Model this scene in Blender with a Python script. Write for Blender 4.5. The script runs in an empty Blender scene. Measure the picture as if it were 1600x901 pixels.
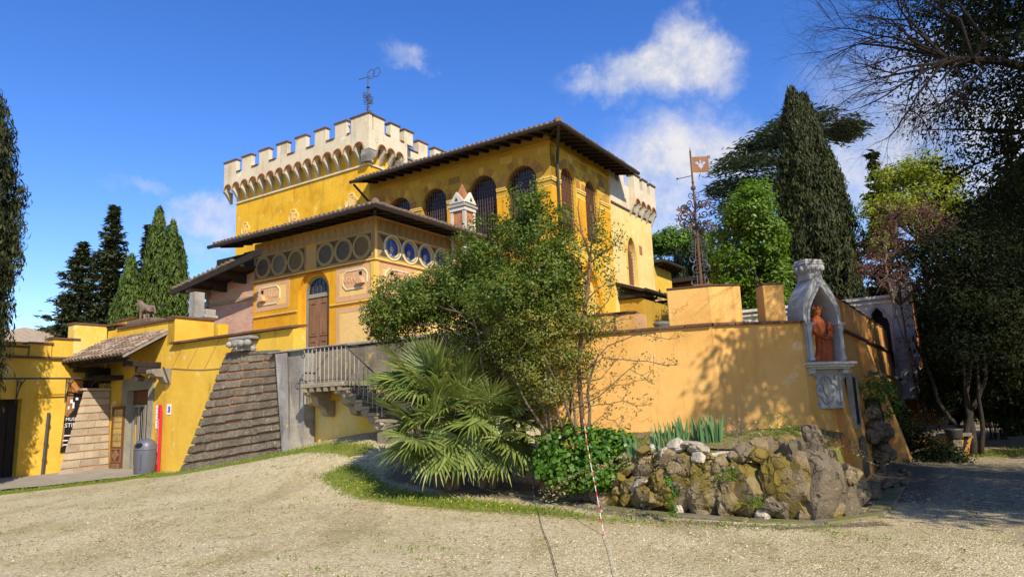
import bpy, math, random
import numpy as np
from mathutils import Vector, Matrix, geometry, noise as mnoise
rnd = random.Random(7)
rng = np.random.default_rng(7)
R = math.radians
scene = bpy.context.scene
col = scene.collection

# ------------------------------------------------------------------ camera
def camera():
    p, r = R(9.57), R(2.22)
    cp, sp = math.cos(p), math.sin(p)
    F = Vector((0, cp, sp)); R0 = Vector((1, 0, 0)); U0 = Vector((0, -sp, cp))
    Rt = math.cos(r) * R0 - math.sin(r) * U0
    Up = math.sin(r) * R0 + math.cos(r) * U0
    cd = bpy.data.cameras.new('camera'); co = bpy.data.objects.new('camera', cd); col.objects.link(co)
    m = Matrix((( Rt.x, Up.x, -F.x, 0), (Rt.y, Up.y, -F.y, 0), (Rt.z, Up.z, -F.z, 1.65), (0, 0, 0, 1)))
    co.matrix_world = m
    cd.sensor_width = 36; cd.lens = 36 * 1089 / 1600.0
    cd.clip_end = 3000; cd.clip_start = 0.05
    scene.camera = co
camera()

# ------------------------------------------------------------------ light
SUN_AZ, SUN_EL = 156.8, 37.5
sd = bpy.data.lights.new('sun', 'SUN'); so = bpy.data.objects.new('sun', sd); col.objects.link(so)
sd.energy = 5.0; sd.angle = R(0.53); sd.color = (1.0, 0.93, 0.80)
dirv = Vector((math.sin(R(SUN_AZ)) * math.cos(R(SUN_EL)), math.cos(R(SUN_AZ)) * math.cos(R(SUN_EL)), math.sin(R(SUN_EL))))
so.rotation_euler = dirv.to_track_quat('Z', 'Y').to_euler()
so.location = (6, -14, 12)
vs = scene.view_settings
vs.view_transform = 'Standard'; vs.look = 'None'; vs.exposure = 0.33; vs.gamma = 1.0
scene.cycles.use_denoising = True
scene.cycles.max_bounces = 6
scene.cycles.transparent_max_bounces = 8

# ------------------------------------------------------------------ node helper
class G:
    """small helper that writes shader node graphs"""
    def __init__(s, nt): s.nt = nt; s.nodes = nt.nodes; s.k = 0
    def n(s, t, **kw):
        x = s.nodes.new(t)
        for a, b in kw.items(): setattr(x, a, b)
        return x
    def put(s, sock, val):
        if isinstance(val, bpy.types.NodeSocket): s.nt.links.new(val, sock)
        elif isinstance(val, (tuple, list)):
            v = tuple(val)
            if len(v) == 3 and sock.type == 'RGBA': v = v + (1,)
            sock.default_value = v
        else: sock.default_value = val
    def pos(s): return s.n('ShaderNodeNewGeometry').outputs['Position']
    def obj(s): return s.n('ShaderNodeTexCoord').outputs['Object']
    def island(s): return s.n('ShaderNodeNewGeometry').outputs['Random Per Island']
    def orand(s): return s.n('ShaderNodeObjectInfo').outputs['Random']
    def attr(s, name): return s.n('ShaderNodeAttribute', attribute_name=name).outputs['Fac']
    def scale(s, v, sc):
        m = s.n('ShaderNodeVectorMath', operation='MULTIPLY'); s.put(m.inputs[0], v); m.inputs[1].default_value = sc
        return m.outputs[0]
    def vm(s, op, a, b=None):
        m = s.n('ShaderNodeVectorMath', operation=op); s.put(m.inputs[0], a)
        if b is not None: s.put(m.inputs[1], b)
        return m.outputs['Value'] if op in ('LENGTH', 'DOT_PRODUCT') else m.outputs[0]
    def noise(s, v, sc, det=4, rough=.55, col=False, dist=0):
        x = s.n('ShaderNodeTexNoise'); s.put(x.inputs['Vector'], v)
        x.inputs['Scale'].default_value = sc; x.inputs['Detail'].default_value = det; x.inputs['Roughness'].default_value = rough
        x.inputs['Distortion'].default_value = dist
        return x.outputs['Color' if col else 'Fac']
    def voro(s, v, sc, feat='F1', out='Distance', rand=1):
        x = s.n('ShaderNodeTexVoronoi', feature=feat); s.put(x.inputs['Vector'], v); x.inputs['Scale'].default_value = sc
        x.inputs['Randomness'].default_value = rand
        return x.outputs[out]
    def m(s, op, a, b=0.0, c=None, clamp=False):
        x = s.n('ShaderNodeMath', operation=op, use_clamp=clamp); s.put(x.inputs[0], a); s.put(x.inputs[1], b)
        if c is not None: s.put(x.inputs[2], c)
        return x.outputs[0]
    def mr(s, v, a, b, c=0.0, d=1.0, smooth=True):
        x = s.n('ShaderNodeMapRange', interpolation_type='SMOOTHSTEP' if smooth else 'LINEAR'); s.put(x.inputs[0], v)
        x.inputs[1].default_value = a; x.inputs[2].default_value = b; x.inputs[3].default_value = c; x.inputs[4].default_value = d
        return x.outputs[0]
    def mix(s, f, a, b, mode='MIX'):
        x = s.n('ShaderNodeMix', data_type='RGBA', blend_type=mode); s.put(x.inputs[0], f); s.put(x.inputs[6], a); s.put(x.inputs[7], b)
        return x.outputs[2]
    def ramp(s, f, stops):
        x = s.n('ShaderNodeValToRGB'); s.put(x.inputs[0], f); e = x.color_ramp.elements
        while len(e) < len(stops): e.new(.5)
        for el, (p, c) in zip(e, stops): el.position = p; el.color = tuple(c) + (1,)
        return x.outputs[0]
    def sep(s, v):
        x = s.n('ShaderNodeSeparateXYZ'); s.put(x.inputs[0], v); return x.outputs
    def bump(s, h, strength=.4, dist=.02, nrm=None):
        x = s.n('ShaderNodeBump'); s.put(x.inputs['Height'], h); x.inputs['Strength'].default_value = strength; x.inputs['Distance'].default_value = dist
        if nrm is not None: s.put(x.inputs['Normal'], nrm)
        return x.outputs[0]
    def bsdf(s, color, rough=.85, nrm=None, metal=0, spec=.3, **kw):
        x = s.n('ShaderNodeBsdfPrincipled'); s.put(x.inputs['Base Color'], color); s.put(x.inputs['Roughness'], rough)
        x.inputs['Metallic'].default_value = metal; x.inputs['Specular IOR Level'].default_value = spec
        if nrm is not None: s.put(x.inputs['Normal'], nrm)
        for a, b in kw.items(): s.put(x.inputs[a.replace('_', ' ')], b)
        return x.outputs[0]
def material(name, fn):
    m = bpy.data.materials.new(name); m.use_nodes = True; m.node_tree.nodes.clear()
    g = G(m.node_tree); out = g.n('ShaderNodeOutputMaterial')
    g.nt.links.new(fn(g), out.inputs['Surface'])
    return m

# ------------------------------------------------------------------ sky and clouds
def pix_dir(x, y):
    """direction of a point of the sky, from the azimuth and height read off the photograph"""
    p, r = R(9.57), R(2.22); cp, sp = math.cos(p), math.sin(p)
    F = Vector((0, cp, sp)); R0 = Vector((1, 0, 0)); U0 = Vector((0, -sp, cp))
    Rt = math.cos(r) * R0 - math.sin(r) * U0; Up = math.sin(r) * R0 + math.cos(r) * U0
    return (F + Rt * ((x - 800) / 1089) - Up * ((y - 450.5) / 1089)).normalized()
w = bpy.data.worlds.new('World'); scene.world = w; w.use_nodes = True
w.node_tree.nodes.clear()
g = G(w.node_tree)
sky = g.n('ShaderNodeTexSky', sky_type='NISHITA'); sky.sun_disc = False
sky.sun_elevation = R(SUN_EL); sky.sun_rotation = R(SUN_AZ); sky.altitude = 300; sky.air_density = 1.0; sky.dust_density = 0.35; sky.ozone_density = 2.5
SKY_STRENGTH = 0.12
hs = g.n('ShaderNodeHueSaturation'); g.put(hs.inputs['Color'], sky.outputs[0]); hs.inputs['Saturation'].default_value = 1.32; hs.inputs['Value'].default_value = 1.42; hs.inputs['Hue'].default_value = 0.517
dirn = g.n('ShaderNodeTexCoord').outputs['Generated']
wob = g.scale(g.vm('SUBTRACT', g.noise(dirn, 9, 8, .62, col=True), (.5, .5, .5)), (.16, .16, .15))
wd = g.vm('ADD', dirn, wob)
dens = None
for (x, y, rx, rz, k) in ((1040, 108, .080, .038, 1.0), (1090, 75, .045, .045, .9), (960, 138, .065, .022, .75), (1105, 112, .05, .035, .8), (1075, 255, .115, .055, .9), (1500, 225, .17, .11, .75), (1350, 280, .16, .06, .7),
                          (648, 84, .028, .022, .45), (655, 105, .02, .018, .4), (325, 343, .050, .026, .75), (290, 395, .04, .014, .3), (1020, 330, .085, .045, .8), (215, 290, .03, .012, .22)):
    d = pix_dir(x, y)
    q = g.vm('LENGTH', g.scale(g.vm('SUBTRACT', wd, tuple(d)), (1 / rx, 1 / rx, 1 / rz)))
    f = g.mr(q, 1.5, .35, 0, k)
    dens = f if dens is None else g.m('MAXIMUM', dens, f)
zz = g.sep(dirn)[2]
far = g.m('MULTIPLY', g.mr(g.noise(g.scale(dirn, (1, 1, 2.6)), 3.1, 7, .6), .60, .82, 0, .5), g.mr(g.sep(dirn)[1], -.05, .30, 1, 0))
dens = g.m('MAXIMUM', dens, far)
fine = g.noise(dirn, 16, 6, .65)
cc = g.mix(g.mr(fine, .3, .7), (.70 / SKY_STRENGTH * .62, .74 / SKY_STRENGTH * .66, .86 / SKY_STRENGTH * .70), (1.0 / SKY_STRENGTH * .74, .96 / SKY_STRENGTH * .74, .93 / SKY_STRENGTH * .74))
skyc = g.mix(g.m('MULTIPLY', dens, g.mr(fine, .2, .65, .55, 1)), hs.outputs[0], cc)
bg = g.n('ShaderNodeBackground'); g.put(bg.inputs[0], skyc); bg.inputs[1].default_value = SKY_STRENGTH
wo = g.n('ShaderNodeOutputWorld'); g.nt.links.new(bg.outputs[0], wo.inputs[0])

# ------------------------------------------------------------------ mesh helpers
AZ = R(32.77)
U = Vector((math.sin(AZ), math.cos(AZ), 0)); V = Vector((-math.cos(AZ), math.sin(AZ), 0))
O = Vector((-4.506, 22.613, 0))
def W(a, b, z=0.0): return O + U * a + V * b + Vector((0, 0, z))      # villa grid -> world
def AB(x, y): d = Vector((x, y, 0)) - O; return d.dot(U), d.dot(V)
GRID = math.atan2(U.y, U.x)

def setp(o, label=None, cat=None, group=None, kind=None):
    if label: o['label'] = label
    if cat: o['category'] = cat
    if group: o['group'] = group
    if kind: o['kind'] = kind
    return o
def thing(name, label, cat, loc=(0, 0, 0), group=None, rotz=0):
    o = bpy.data.objects.new(name, None); col.objects.link(o); o.location = loc; o.rotation_euler = (0, 0, rotz)
    o.empty_display_size = .2
    return setp(o, label, cat, group)
def root_loc(p):
    v = Vector((0, 0, 0))
    while p is not None: v = v + p.location; p = p.parent
    return v
def link(name, me, parent=None, loc=(0, 0, 0), rot=(0, 0, 0), scale=(1, 1, 1)):
    o = bpy.data.objects.new(name, me); col.objects.link(o)
    o.location = loc; o.rotation_euler = rot; o.scale = scale
    if parent is not None: o.parent = parent
    return o
class MB:
    def __init__(s): s.v = []; s.f = []; s.mi = []; s.cur = 0
    def add(s, vs, fs):
        k = len(s.v); s.v += [tuple(x) for x in vs]
        for f in fs: s.f.append(tuple(i + k for i in f)); s.mi.append(s.cur)
        return s
    def hexa(s, p):
        return s.add(p, [(3, 2, 1, 0), (4, 5, 6, 7), (0, 1, 5, 4), (1, 2, 6, 5), (2, 3, 7, 6), (3, 0, 4, 7)])
    def box(s, a0, a1, b0, b1, z0, z1):      # villa grid box
        return s.hexa([W(a0, b0, z0), W(a0, b1, z0), W(a1, b1, z0), W(a1, b0, z0), W(a0, b0, z1), W(a0, b1, z1), W(a1, b1, z1), W(a1, b0, z1)])
    def wbox(s, c, size, rot=(0, 0, 0)):
        from mathutils import Euler
        m = Euler(rot).to_matrix(); c = Vector(c); sx, sy, sz = [q / 2 for q in size]
        return s.hexa([c + m @ Vector(q) for q in ((-sx, -sy, -sz), (sx, -sy, -sz), (sx, sy, -sz), (-sx, sy, -sz), (-sx, -sy, sz), (sx, -sy, sz), (sx, sy, sz), (-sx, sy, sz))])
    def prism(s, poly, d, caps=(1, 1)):
        """planar outline (may be concave) pushed along d"""
        poly = [Vector(p) for p in poly]; d = Vector(d); n = len(poly)
        tris = geometry.tessellate_polygon([poly])
        back = [p + d for p in poly]
        fs = []
        nrm = Vector((0, 0, 0))
        for i in range(n):
            nrm += (poly[i] - poly[0]).cross(poly[(i + 1) % n] - poly[0])
        flip = nrm.dot(d) > 0      # front outline faces against d
        def o(t): return tuple(reversed(t)) if flip else tuple(t)
        for t in tris:
            a, b, c = t
            if (poly[b] - poly[a]).cross(poly[c] - poly[a]).dot(d) > 0: a, b, c = a, c, b
            if caps[0]: fs.append((a, b, c))
            if caps[1]: fs.append((n + a, n + c, n + b))
        for i in range(n):
            j = (i + 1) % n
            q = (i, j, n + j, n + i)
            fs.append(tuple(reversed(q)) if not flip else q)
        return s.add(poly + back, fs)
    def wall(s, outer, holes, d):
        """outline with holes, front face and reveals pushed along d"""
        loops = [[Vector(p) for p in outer]] + [[Vector(p) for p in h] for h in holes]
        flat = [p for l in loops for p in l]; n = len(flat); d = Vector(d)
        fs = []
        for t in geometry.tessellate_polygon(loops):
            a, b, c = t
            if (flat[b] - flat[a]).cross(flat[c] - flat[a]).dot(d) > 0: a, b, c = a, c, b
            fs.append((a, b, c)); fs.append((n + a, n + c, n + b))
        k = 0
        for l in loops:
            m = len(l)
            for i in range(m):
                j = (i + 1) % m; fs.append((k + i, k + j, n + k + j, n + k + i))
            k += m
        return s.add(flat + [p + d for p in flat], fs)
    def tube(s, pts, r, n=6, cap=True):
        pts = [Vector(p) for p in pts]; m = len(pts)
        rs = r if isinstance(r, (list, tuple)) else [r] * m
        vs = []; ref = Vector((0, 0, 1))
        for i, p in enumerate(pts):
            t = (pts[min(i + 1, m - 1)] - pts[max(i - 1, 0)])
            if t.length < 1e-9: t = Vector((0, 0, 1))
            t.normalize()
            if i == 0:
                x = t.cross(Vector((0, 0, 1)) if abs(t.z) < .9 else Vector((1, 0, 0))).normalized()
            else:
                x = (x - t * x.dot(t)); x = x.normalized() if x.length > 1e-6 else t.orthogonal().normalized()
            y = t.cross(x)
            for k in range(n):
                a = 2 * math.pi * k / n; vs.append(p + (x * math.cos(a) + y * math.sin(a)) * rs[i])
        fs = [(i * n + k, i * n + (k + 1) % n, (i + 1) * n + (k + 1) % n, (i + 1) * n + k) for i in range(m - 1) for k in range(n)]
        if cap: fs += [tuple(range(n - 1, -1, -1)), tuple((m - 1) * n + k for k in range(n))]
        return s.add(vs, fs)
    def lathe(s, prof, c, n=16, sx=1, sy=1, rot=0):
        c = Vector(c); vs = []; m = len(prof)
        for r, z in prof:
            for k in range(n):
                a = 2 * math.pi * k / n + rot; vs.append(c + Vector((math.cos(a) * r * sx, math.sin(a) * r * sy, z)))
        fs = [(i * n + k, i * n + (k + 1) % n, (i + 1) * n + (k + 1) % n, (i + 1) * n + k) for i in range(m - 1) for k in range(n)]
        fs += [tuple(range(n - 1, -1, -1)), tuple((m - 1) * n + k for k in range(n))]
        return s.add(vs, fs)
    def mesh(s, name, mat, smooth=False, off=(0, 0, 0)):
        me = bpy.data.meshes.new(name); off = Vector(off)
        me.from_pydata([(x - off.x, y - off.y, z - off.z) for x, y, z in s.v], [], s.f)
        for m in (mat if isinstance(mat, (list, tuple)) else [mat]): me.materials.append(m)
        if any(s.mi): me.polygons.foreach_set('material_index', s.mi)
        if smooth: me.polygons.foreach_set('use_smooth', [True] * len(me.polygons))
        me.update()
        return me
    def build(s, name, mat, parent=None, smooth=False, origin=None, bevel=0, **props):
        off = root_loc(parent) if parent is not None else Vector((0, 0, 0))
        loc = Vector((0, 0, 0))
        if origin is not None: loc = Vector(origin) - off; off = Vector(origin)
        o = link(name, s.mesh(name, mat, smooth, off), parent, loc)
        if bevel:
            b = o.modifiers.new('b', 'BEVEL'); b.width = bevel; b.segments = 2; b.limit_method = 'ANGLE'; b.angle_limit = R(40)
        return setp(o, **props)
def arch(s0, s1, z0, zs, n=14, rise=None):
    """(s, z) outline of an arched opening, from lower left over the arch to lower right"""
    c = (s0 + s1) / 2; r = (s1 - s0) / 2; rise = rise or r
    return [(s0, z0)] + [(c - r * math.cos(math.pi * i / n), zs + rise * math.sin(math.pi * i / n)) for i in range(n + 1)] + [(s1, z0)]
def pointed(s0, s1, z0, zs, zt, n=8):
    c = (s0 + s1) / 2; out = [(s0, z0)]
    for i in range(n + 1):
        t = i / n; out.append((s0 + (c - s0) * (1 - math.cos(t * math.pi / 2)) ** .9 if 0 else s0 + (c - s0) * t ** 1.7, zs + (zt - zs) * (1 - (1 - t) ** 1.6)))
    return out + [(2 * c - x, z) for x, z in reversed(out[1:-1])] + [(s1, z0)]
def fa(a): return lambda s, z: W(a, s, z)        # facade of constant a, s runs along b
def fb(b): return lambda s, z: W(s, b, z)        # facade of constant b, s runs along a
def disc(c, r, n=24, rz=None): return [(c[0] + r * math.cos(2 * math.pi * i / n), c[1] + (rz or r) * math.sin(2 * math.pi * i / n)) for i in range(n)]
def rect(s0, s1, z0, z1): return [(s0, z0), (s0, z1), (s1, z1), (s1, z0)]
def on(f, pts): return [f(*p) for p in pts]
def strip_ring(mb, f, pts_in, pts_out, d):
    """closed or open band between two outlines of equal length, pushed along d"""
    n = len(pts_in)
    for i in range(n - 1):
        mb.prism(on(f, [pts_in[i], pts_in[i + 1], pts_out[i + 1], pts_out[i]]), d)
# numpy soup of triangles / quads
def soup(name, verts, faces_n, mat, parent=None, loc=(0, 0, 0), smooth=False, **props):
    """verts (N*k,3) with k consecutive vertices per face"""
    verts = np.asarray(verts, np.float32); k = faces_n; nv = len(verts); nf = nv // k
    me = bpy.data.meshes.new(name)
    me.vertices.add(nv); me.vertices.foreach_set('co', verts.ravel())
    me.loops.add(nv); me.loops.foreach_set('vertex_index', np.arange(nv, dtype=np.int32))
    me.polygons.add(nf); me.polygons.foreach_set('loop_start', np.arange(0, nv, k, dtype=np.int32))
    me.materials.append(mat)
    if smooth: me.polygons.foreach_set('use_smooth', np.ones(nf, bool))
    me.update(calc_edges=True)
    return setp(link(name, me, parent, loc), **props)
# ------------------------------------------------------------------ materials
M = {}
def stucco(name, c1, c2, stain, light=None, amt=.35, bump=.35):
    def fn(g):
        p = g.pos()
        n1 = g.noise(p, .9, 6, .62); n2 = g.noise(p, 5.5, 5, .6)
        st = g.noise(g.scale(p, (2.6, 2.6, .32)), 1.0, 6, .6)
        c = g.mix(g.mr(n1, .35, .68), c1, c2)
        c = g.mix(g.m('MULTIPLY', g.mr(st, .54, .76), amt), c, stain)
        if light is not None: c = g.mix(g.m('MULTIPLY', g.mr(g.noise(p, 1.7, 7, .66), .60, .68), .75), c, light)
        c = g.mix(g.mr(n2, .2, .9, .0, .22), c, g.mix(1, c, (.72, .70, .66), 'MULTIPLY'))
        # grime blotches, drip marks below ledges and hairline cracks
        c = g.mix(g.m('MULTIPLY', g.mr(g.noise(g.scale(p, (7, 7, .55)), 1.0, 7, .68), .58, .74), amt * .9), c, g.mix(1, c, (.48, .46, .44), 'MULTIPLY'))
        c = g.mix(g.m('MULTIPLY', g.mr(g.noise(p, .45, 8, .7), .56, .66), amt * .8), c, g.mix(1, c, (.70, .66, .58), 'MULTIPLY'))
        wv = g.vm('ADD', p, g.scale(g.noise(p, 1.4, 5, col=True), (.8, .8, .8)))
        ck = g.m('MULTIPLY', g.mr(g.voro(wv, .55, 'DISTANCE_TO_EDGE'), .0, .006, 1, 0), g.mr(g.noise(p, .8, 3), .52, .60))
        c = g.mix(g.m('MULTIPLY', ck, .55), c, g.mix(1, c, (.35, .32, .30), 'MULTIPLY'))
        h = g.m('ADD', g.m('MULTIPLY', g.noise(p, 60, 4), .35), g.m('MULTIPLY', g.noise(p, 6, 4), 1.0))
        return g.bsdf(c, .92, g.bump(h, bump, .03), spec=.15)
    M[name] = material(name, fn)
stucco('ochre', (.74, .43, .035), (.66, .34, .022), (.34, .20, .035), (.80, .58, .16), .55)
stucco('ochre_deep', (.70, .345, .022), (.62, .29, .016), (.34, .17, .02), None, .5)
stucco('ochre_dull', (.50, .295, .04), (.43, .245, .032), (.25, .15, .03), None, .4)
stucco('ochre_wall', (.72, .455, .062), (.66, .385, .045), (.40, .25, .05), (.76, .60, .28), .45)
stucco('ochre_patchy', (.74, .47, .06), (.72, .55, .22), (.45, .30, .08), (.82, .74, .50), .3)
stucco('ochre_pale', (.74, .50, .13), (.68, .44, .09), (.42, .28, .08), (.78, .66, .38), .28)
stucco('ochre_light', (.76, .57, .22), (.70, .50, .17), (.44, .33, .14), (.80, .70, .46), .45)
stucco('cream', (.66, .555, .39), (.60, .485, .315), (.30, .27, .21), (.76, .70, .58), .65)
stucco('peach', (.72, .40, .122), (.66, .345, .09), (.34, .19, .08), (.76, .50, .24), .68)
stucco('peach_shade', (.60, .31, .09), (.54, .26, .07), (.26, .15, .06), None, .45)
stucco('orange_red', (.62, .22, .035), (.52, .17, .03), (.28, .12, .04), None, .4)
stucco('pink_field', (.60, .36, .19), (.56, .32, .15), (.42, .22, .12), (.66, .44, .26), .2)
stucco('pale_field', (.76, .50, .19), (.72, .45, .14), (.55, .30, .10), None, .2)
stucco('tan_paint', (.50, .31, .12), (.44, .27, .10), (.28, .18, .08), None, .3)
stucco('grey_plaster', (.37, .335, .29), (.22, .20, .175), (.10, .095, .09), (.62, .48, .16), .85, .9)
stucco('parapet_brown', (.26, .215, .145), (.18, .145, .10), (.08, .07, .05), (.60, .42, .12), .7, .8)
stucco('frieze_ground', (.125, .085, .052), (.10, .07, .045), (.06, .045, .03), (.22, .155, .085), .3)
stucco('frieze_tan', (.34, .25, .14), (.28, .20, .11), (.17, .12, .07), None, .35)
stucco('red_line', (.36, .13, .06), (.30, .10, .05), (.2, .08, .04), None, .3)
def stone(name, c1, c2, c3, lich=(.62, .60, .52), la=.3, sc=1.0, moss=None, bump=.8):
    def fn(g):
        p = g.pos()
        n1 = g.noise(p, 2.2 * sc, 8, .65); n2 = g.noise(p, 11 * sc, 6, .7)
        c = g.mix(g.mr(n1, .32, .66), c1, c2)
        c = g.mix(g.mr(n2, .55, .72, 0, .8), c, c3)
        c = g.mix(g.m('MULTIPLY', g.mr(g.noise(p, 19 * sc, 4, .6), .60, .66), la), c, lich)
        rndv = g.orand()
        c = g.mix(1, c, g.mix(rndv, (.82, .80, .78), (1.16, 1.14, 1.10)), 'MULTIPLY')
        if moss is not None:
            up = g.sep(g.n('ShaderNodeNewGeometry').outputs['Normal'])[2]
            c = g.mix(g.m('MULTIPLY', g.mr(g.m('ADD', g.noise(p, 2.2, 6, .62), g.m('MULTIPLY', up, .05)), .43, .58), .85), c, moss)
        h = g.m('ADD', g.m('MULTIPLY', n1, 1.4), g.m('MULTIPLY', g.noise(p, 30 * sc, 5, .65), .5))
        if moss is not None or name == 'rock_dark':      # fracture lines
            wv = g.vm('ADD', p, g.scale(g.noise(p, 2.6, 6, .65, col=True), (.45, .45, .45)))
            e = g.mr(g.voro(wv, 3.4, 'DISTANCE_TO_EDGE'), 0, .045, 1, 0); e = g.m('MULTIPLY', e, g.mr(g.noise(p, 2.4, 4), .48, .62))
            c = g.mix(g.m('MULTIPLY', e, .55), c, g.mix(1, c, (.25, .22, .19), 'MULTIPLY')); h = g.m('SUBTRACT', h, g.m('MULTIPLY', e, .9))
        return g.bsdf(c, .93, g.bump(h, bump, .05), spec=.15)
    M[name] = material(name, fn)
stone('stair_stone', (.34, .285, .20), (.26, .215, .15), (.13, .11, .08), (.52, .46, .34), .35)
stone('rock', (.285, .215, .125), (.185, .14, .08), (.13, .095, .055), (.55, .50, .38), .25, 1.0, (.19, .135, .02), 1.0)
stone('rock_pale', (.52, .46, .36), (.40, .34, .25), (.24, .20, .14), (.70, .66, .56), .5, 1.0, None, .8)
stone('rock_dark', (.19, .15, .10), (.125, .10, .068), (.07, .055, .042), (.42, .38, .30), .35, 1.2, None, 1.0)
stone('course_dark', (.235, .19, .135), (.15, .125, .09), (.07, .06, .05), (.58, .55, .48), .85, 1.6, None, 1.2)
stone('course_tan', (.44, .36, .25), (.34, .28, .20), (.24, .20, .15), (.55, .50, .42), .3, 1.0, None, .6)
stone('grey_stone', (.36, .34, .30), (.28, .26, .23), (.15, .14, .12), (.60, .58, .54), .35)
stone('corbel_stone', (.56, .50, .38), (.46, .41, .32), (.24, .22, .18), (.66, .62, .52), .4, 1.2, None, .6)
stone('kerb_stone', (.27, .23, .165), (.21, .18, .13), (.13, .11, .08), (.36, .31, .22), .3, .8, (.16, .15, .05), .6)
stone('pietra', (.30, .27, .20), (.23, .21, .155), (.15, .135, .10), (.40, .38, .30), .2, 1.0, None, .4)
stone('marble', (.42, .405, .385), (.33, .32, .31), (.19, .185, .18), (.60, .58, .55), .3, 1.3, None, .5)
stone('white_stone', (.66, .62, .54), (.56, .52, .45), (.30, .28, .24), (.74, .72, .66), .3, 1.0, None, .5)
stone('terracotta', (.40, .105, .035), (.32, .08, .028), (.22, .07, .035), (.62, .30, .18), .3, 2.0, None, .4)
stone('statue_brown', (.22, .16, .115), (.16, .115, .085), (.12, .085, .065), (.42, .34, .28), .2, 2.0, None, .5)
stone('brick_red', (.40, .175, .085), (.33, .135, .065), (.20, .09, .055), (.52, .38, .27), .5, 1.5, None, .5)
stone('block_ochre', (.56, .33, .06), (.48, .28, .05), (.36, .21, .05), (.60, .42, .14), .15, .6, None, .3)
stone('block_brown', (.40, .215, .05), (.33, .18, .045), (.24, .13, .04), (.46, .29, .09), .15, .6, None, .3)
stone('block_red', (.46, .22, .055), (.40, .19, .05), (.30, .15, .05), (.5, .3, .1), .12, .6, None, .3)
stone('tile', (.25, .165, .11), (.17, .125, .09), (.085, .07, .058), (.40, .36, .29), .6, 1.5, None, .6)
stone('tile_pale', (.40, .30, .21), (.29, .225, .165), (.20, .15, .12), (.56, .50, .42), .5, 1.5, None, .6)
stone('cap_tile', (.16, .085, .055), (.12, .065, .045), (.07, .045, .035), (.24, .19, .14), .3, 1.5, None, .5)
stone('mortar', (.50, .255, .12), (.44, .21, .10), (.34, .20, .12), (.56, .42, .28), .25, 2.0, None, .6)
stone('concrete', (.31, .275, .215), (.25, .22, .175), (.22, .20, .17), (.50, .47, .40), .3, .8, None, .4)
stone('soil', (.22, .16, .10), (.16, .115, .07), (.10, .07, .045), (.40, .31, .18), .45, 1.0, (.16, .17, .03), 1.0)
def wood(name, c1, c2, rough=.7, sc=(14, 14, 1.2)):
    def fn(g):
        p = g.obj()
        n = g.noise(g.scale(p, sc), 1.0, 6, .65); n2 = g.noise(p, 3, 4)
        c = g.mix(g.mr(n, .3, .7), c1, c2)
        c = g.mix(g.mr(n2, .5, .8, 0, .5), c, g.mix(1, c, (.6, .58, .55), 'MULTIPLY'))
        return g.bsdf(c, rough, g.bump(n, .35, .01), spec=.25)
    M[name] = material(name, fn)
wood('door_wood', (.27, .14, .07), (.17, .085, .045))
wood('door_brown', (.17, .065, .03), (.11, .042, .022), .55)
wood('beam_dark', (.036, .026, .019), (.022, .017, .013), .85)
wood('soffit', (.05, .036, .026), (.034, .025, .019), .9)
wood('beam_grey', (.30, .245, .19), (.20, .165, .13), .9, (5, 5, 5))
def plain(name, c, rough=.6, metal=0, spec=.4, var=.25, bump=.0, sc=8):
    def fn(g):
        p = g.pos(); n = g.noise(p, sc, 5, .6)
        cc = g.mix(g.mr(n, .3, .75, 0, var), c, tuple(q * .45 for q in c))
        return g.bsdf(cc, rough, g.bump(n, bump, .01) if bump else None, metal, spec)
    M[name] = material(name, fn)
plain('iron', (.075, .068, .064), .55, .3)
plain('iron_rust', (.17, .085, .045), .8, .2, .3, .5)
plain('iron_pale', (.37, .33, .27), .6, .1, .4, .5, 0, 14)
plain('grille', (.13, .075, .05), .7, .2)
plain('gutter', (.06, .046, .036), .45, .5)
plain('bin_grey', (.105, .105, .125), .42, 0, .5, .15)
plain('dark', (.012, .011, .012), .8, 0, .2)
plain('interior', (.03, .026, .022), .9, 0, .1)
plain('red_paint', (.66, .02, .035), .4, 0, .5, .12)
plain('white_paint', (.78, .77, .74), .5, 0, .4, .12)
plain('blue_print', (.05, .10, .42), .5)
plain('orange_print', (.50, .20, .05), .6, 0, .3, .8, 0, 6)
plain('ochre_brown_print', (.36, .17, .06), .6, 0, .3, .9, 0, 9)
plain('black_print', (.016, .013, .014), .55, 0, .3)
plain('red_tape', (.72, .05, .03), .5)
plain('leaded', (.30, .29, .26), .5, .3)
plain('flag_brown', (.20, .085, .03), .6, .4, .4, .4)
plain('disc_slate', (.115, .095, .068), .8, 0, .2, .5, .4)
plain('disc_olive', (.16, .12, .05), .8, 0, .2, .5, .4)
plain('disc_grey', (.17, .145, .11), .8, 0, .2, .6, .4)
plain('ring_tan', (.38, .265, .095), .85, 0, .2, .4, .3)
plain('ring_pale', (.72, .62, .36), .85, 0, .2, .3, .3)
plain('twig', (.15, .115, .075), .9, 0, .1, .5, .5, 30)
plain('twig_dark', (.030, .023, .020), .95, 0, .1, .5, .5, 30)
plain('bark', (.15, .115, .085), .95, 0, .1, .6, 1.0, 14)
plain('bark_dark', (.05, .04, .032), .95, 0, .1, .6, 1.0, 14)
plain('bark_red', (.20, .115, .07), .95, 0, .1, .6, 1.0, 14)
def glass(name, c, rough=.12):
    M[name] = material(name, lambda g: g.bsdf(g.mix(g.mr(g.noise(g.pos(), 2.5, 3), .3, .7), c, tuple(q * .5 for q in c)), rough, g.bump(g.noise(g.pos(), 3, 2), .08, .02), 0, .6))
glass('glass_dark', (.018, .02, .024))
glass('glass_blue', (.02, .085, .42))
glass('glass_yellow', (.55, .33, .05), .2)
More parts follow.
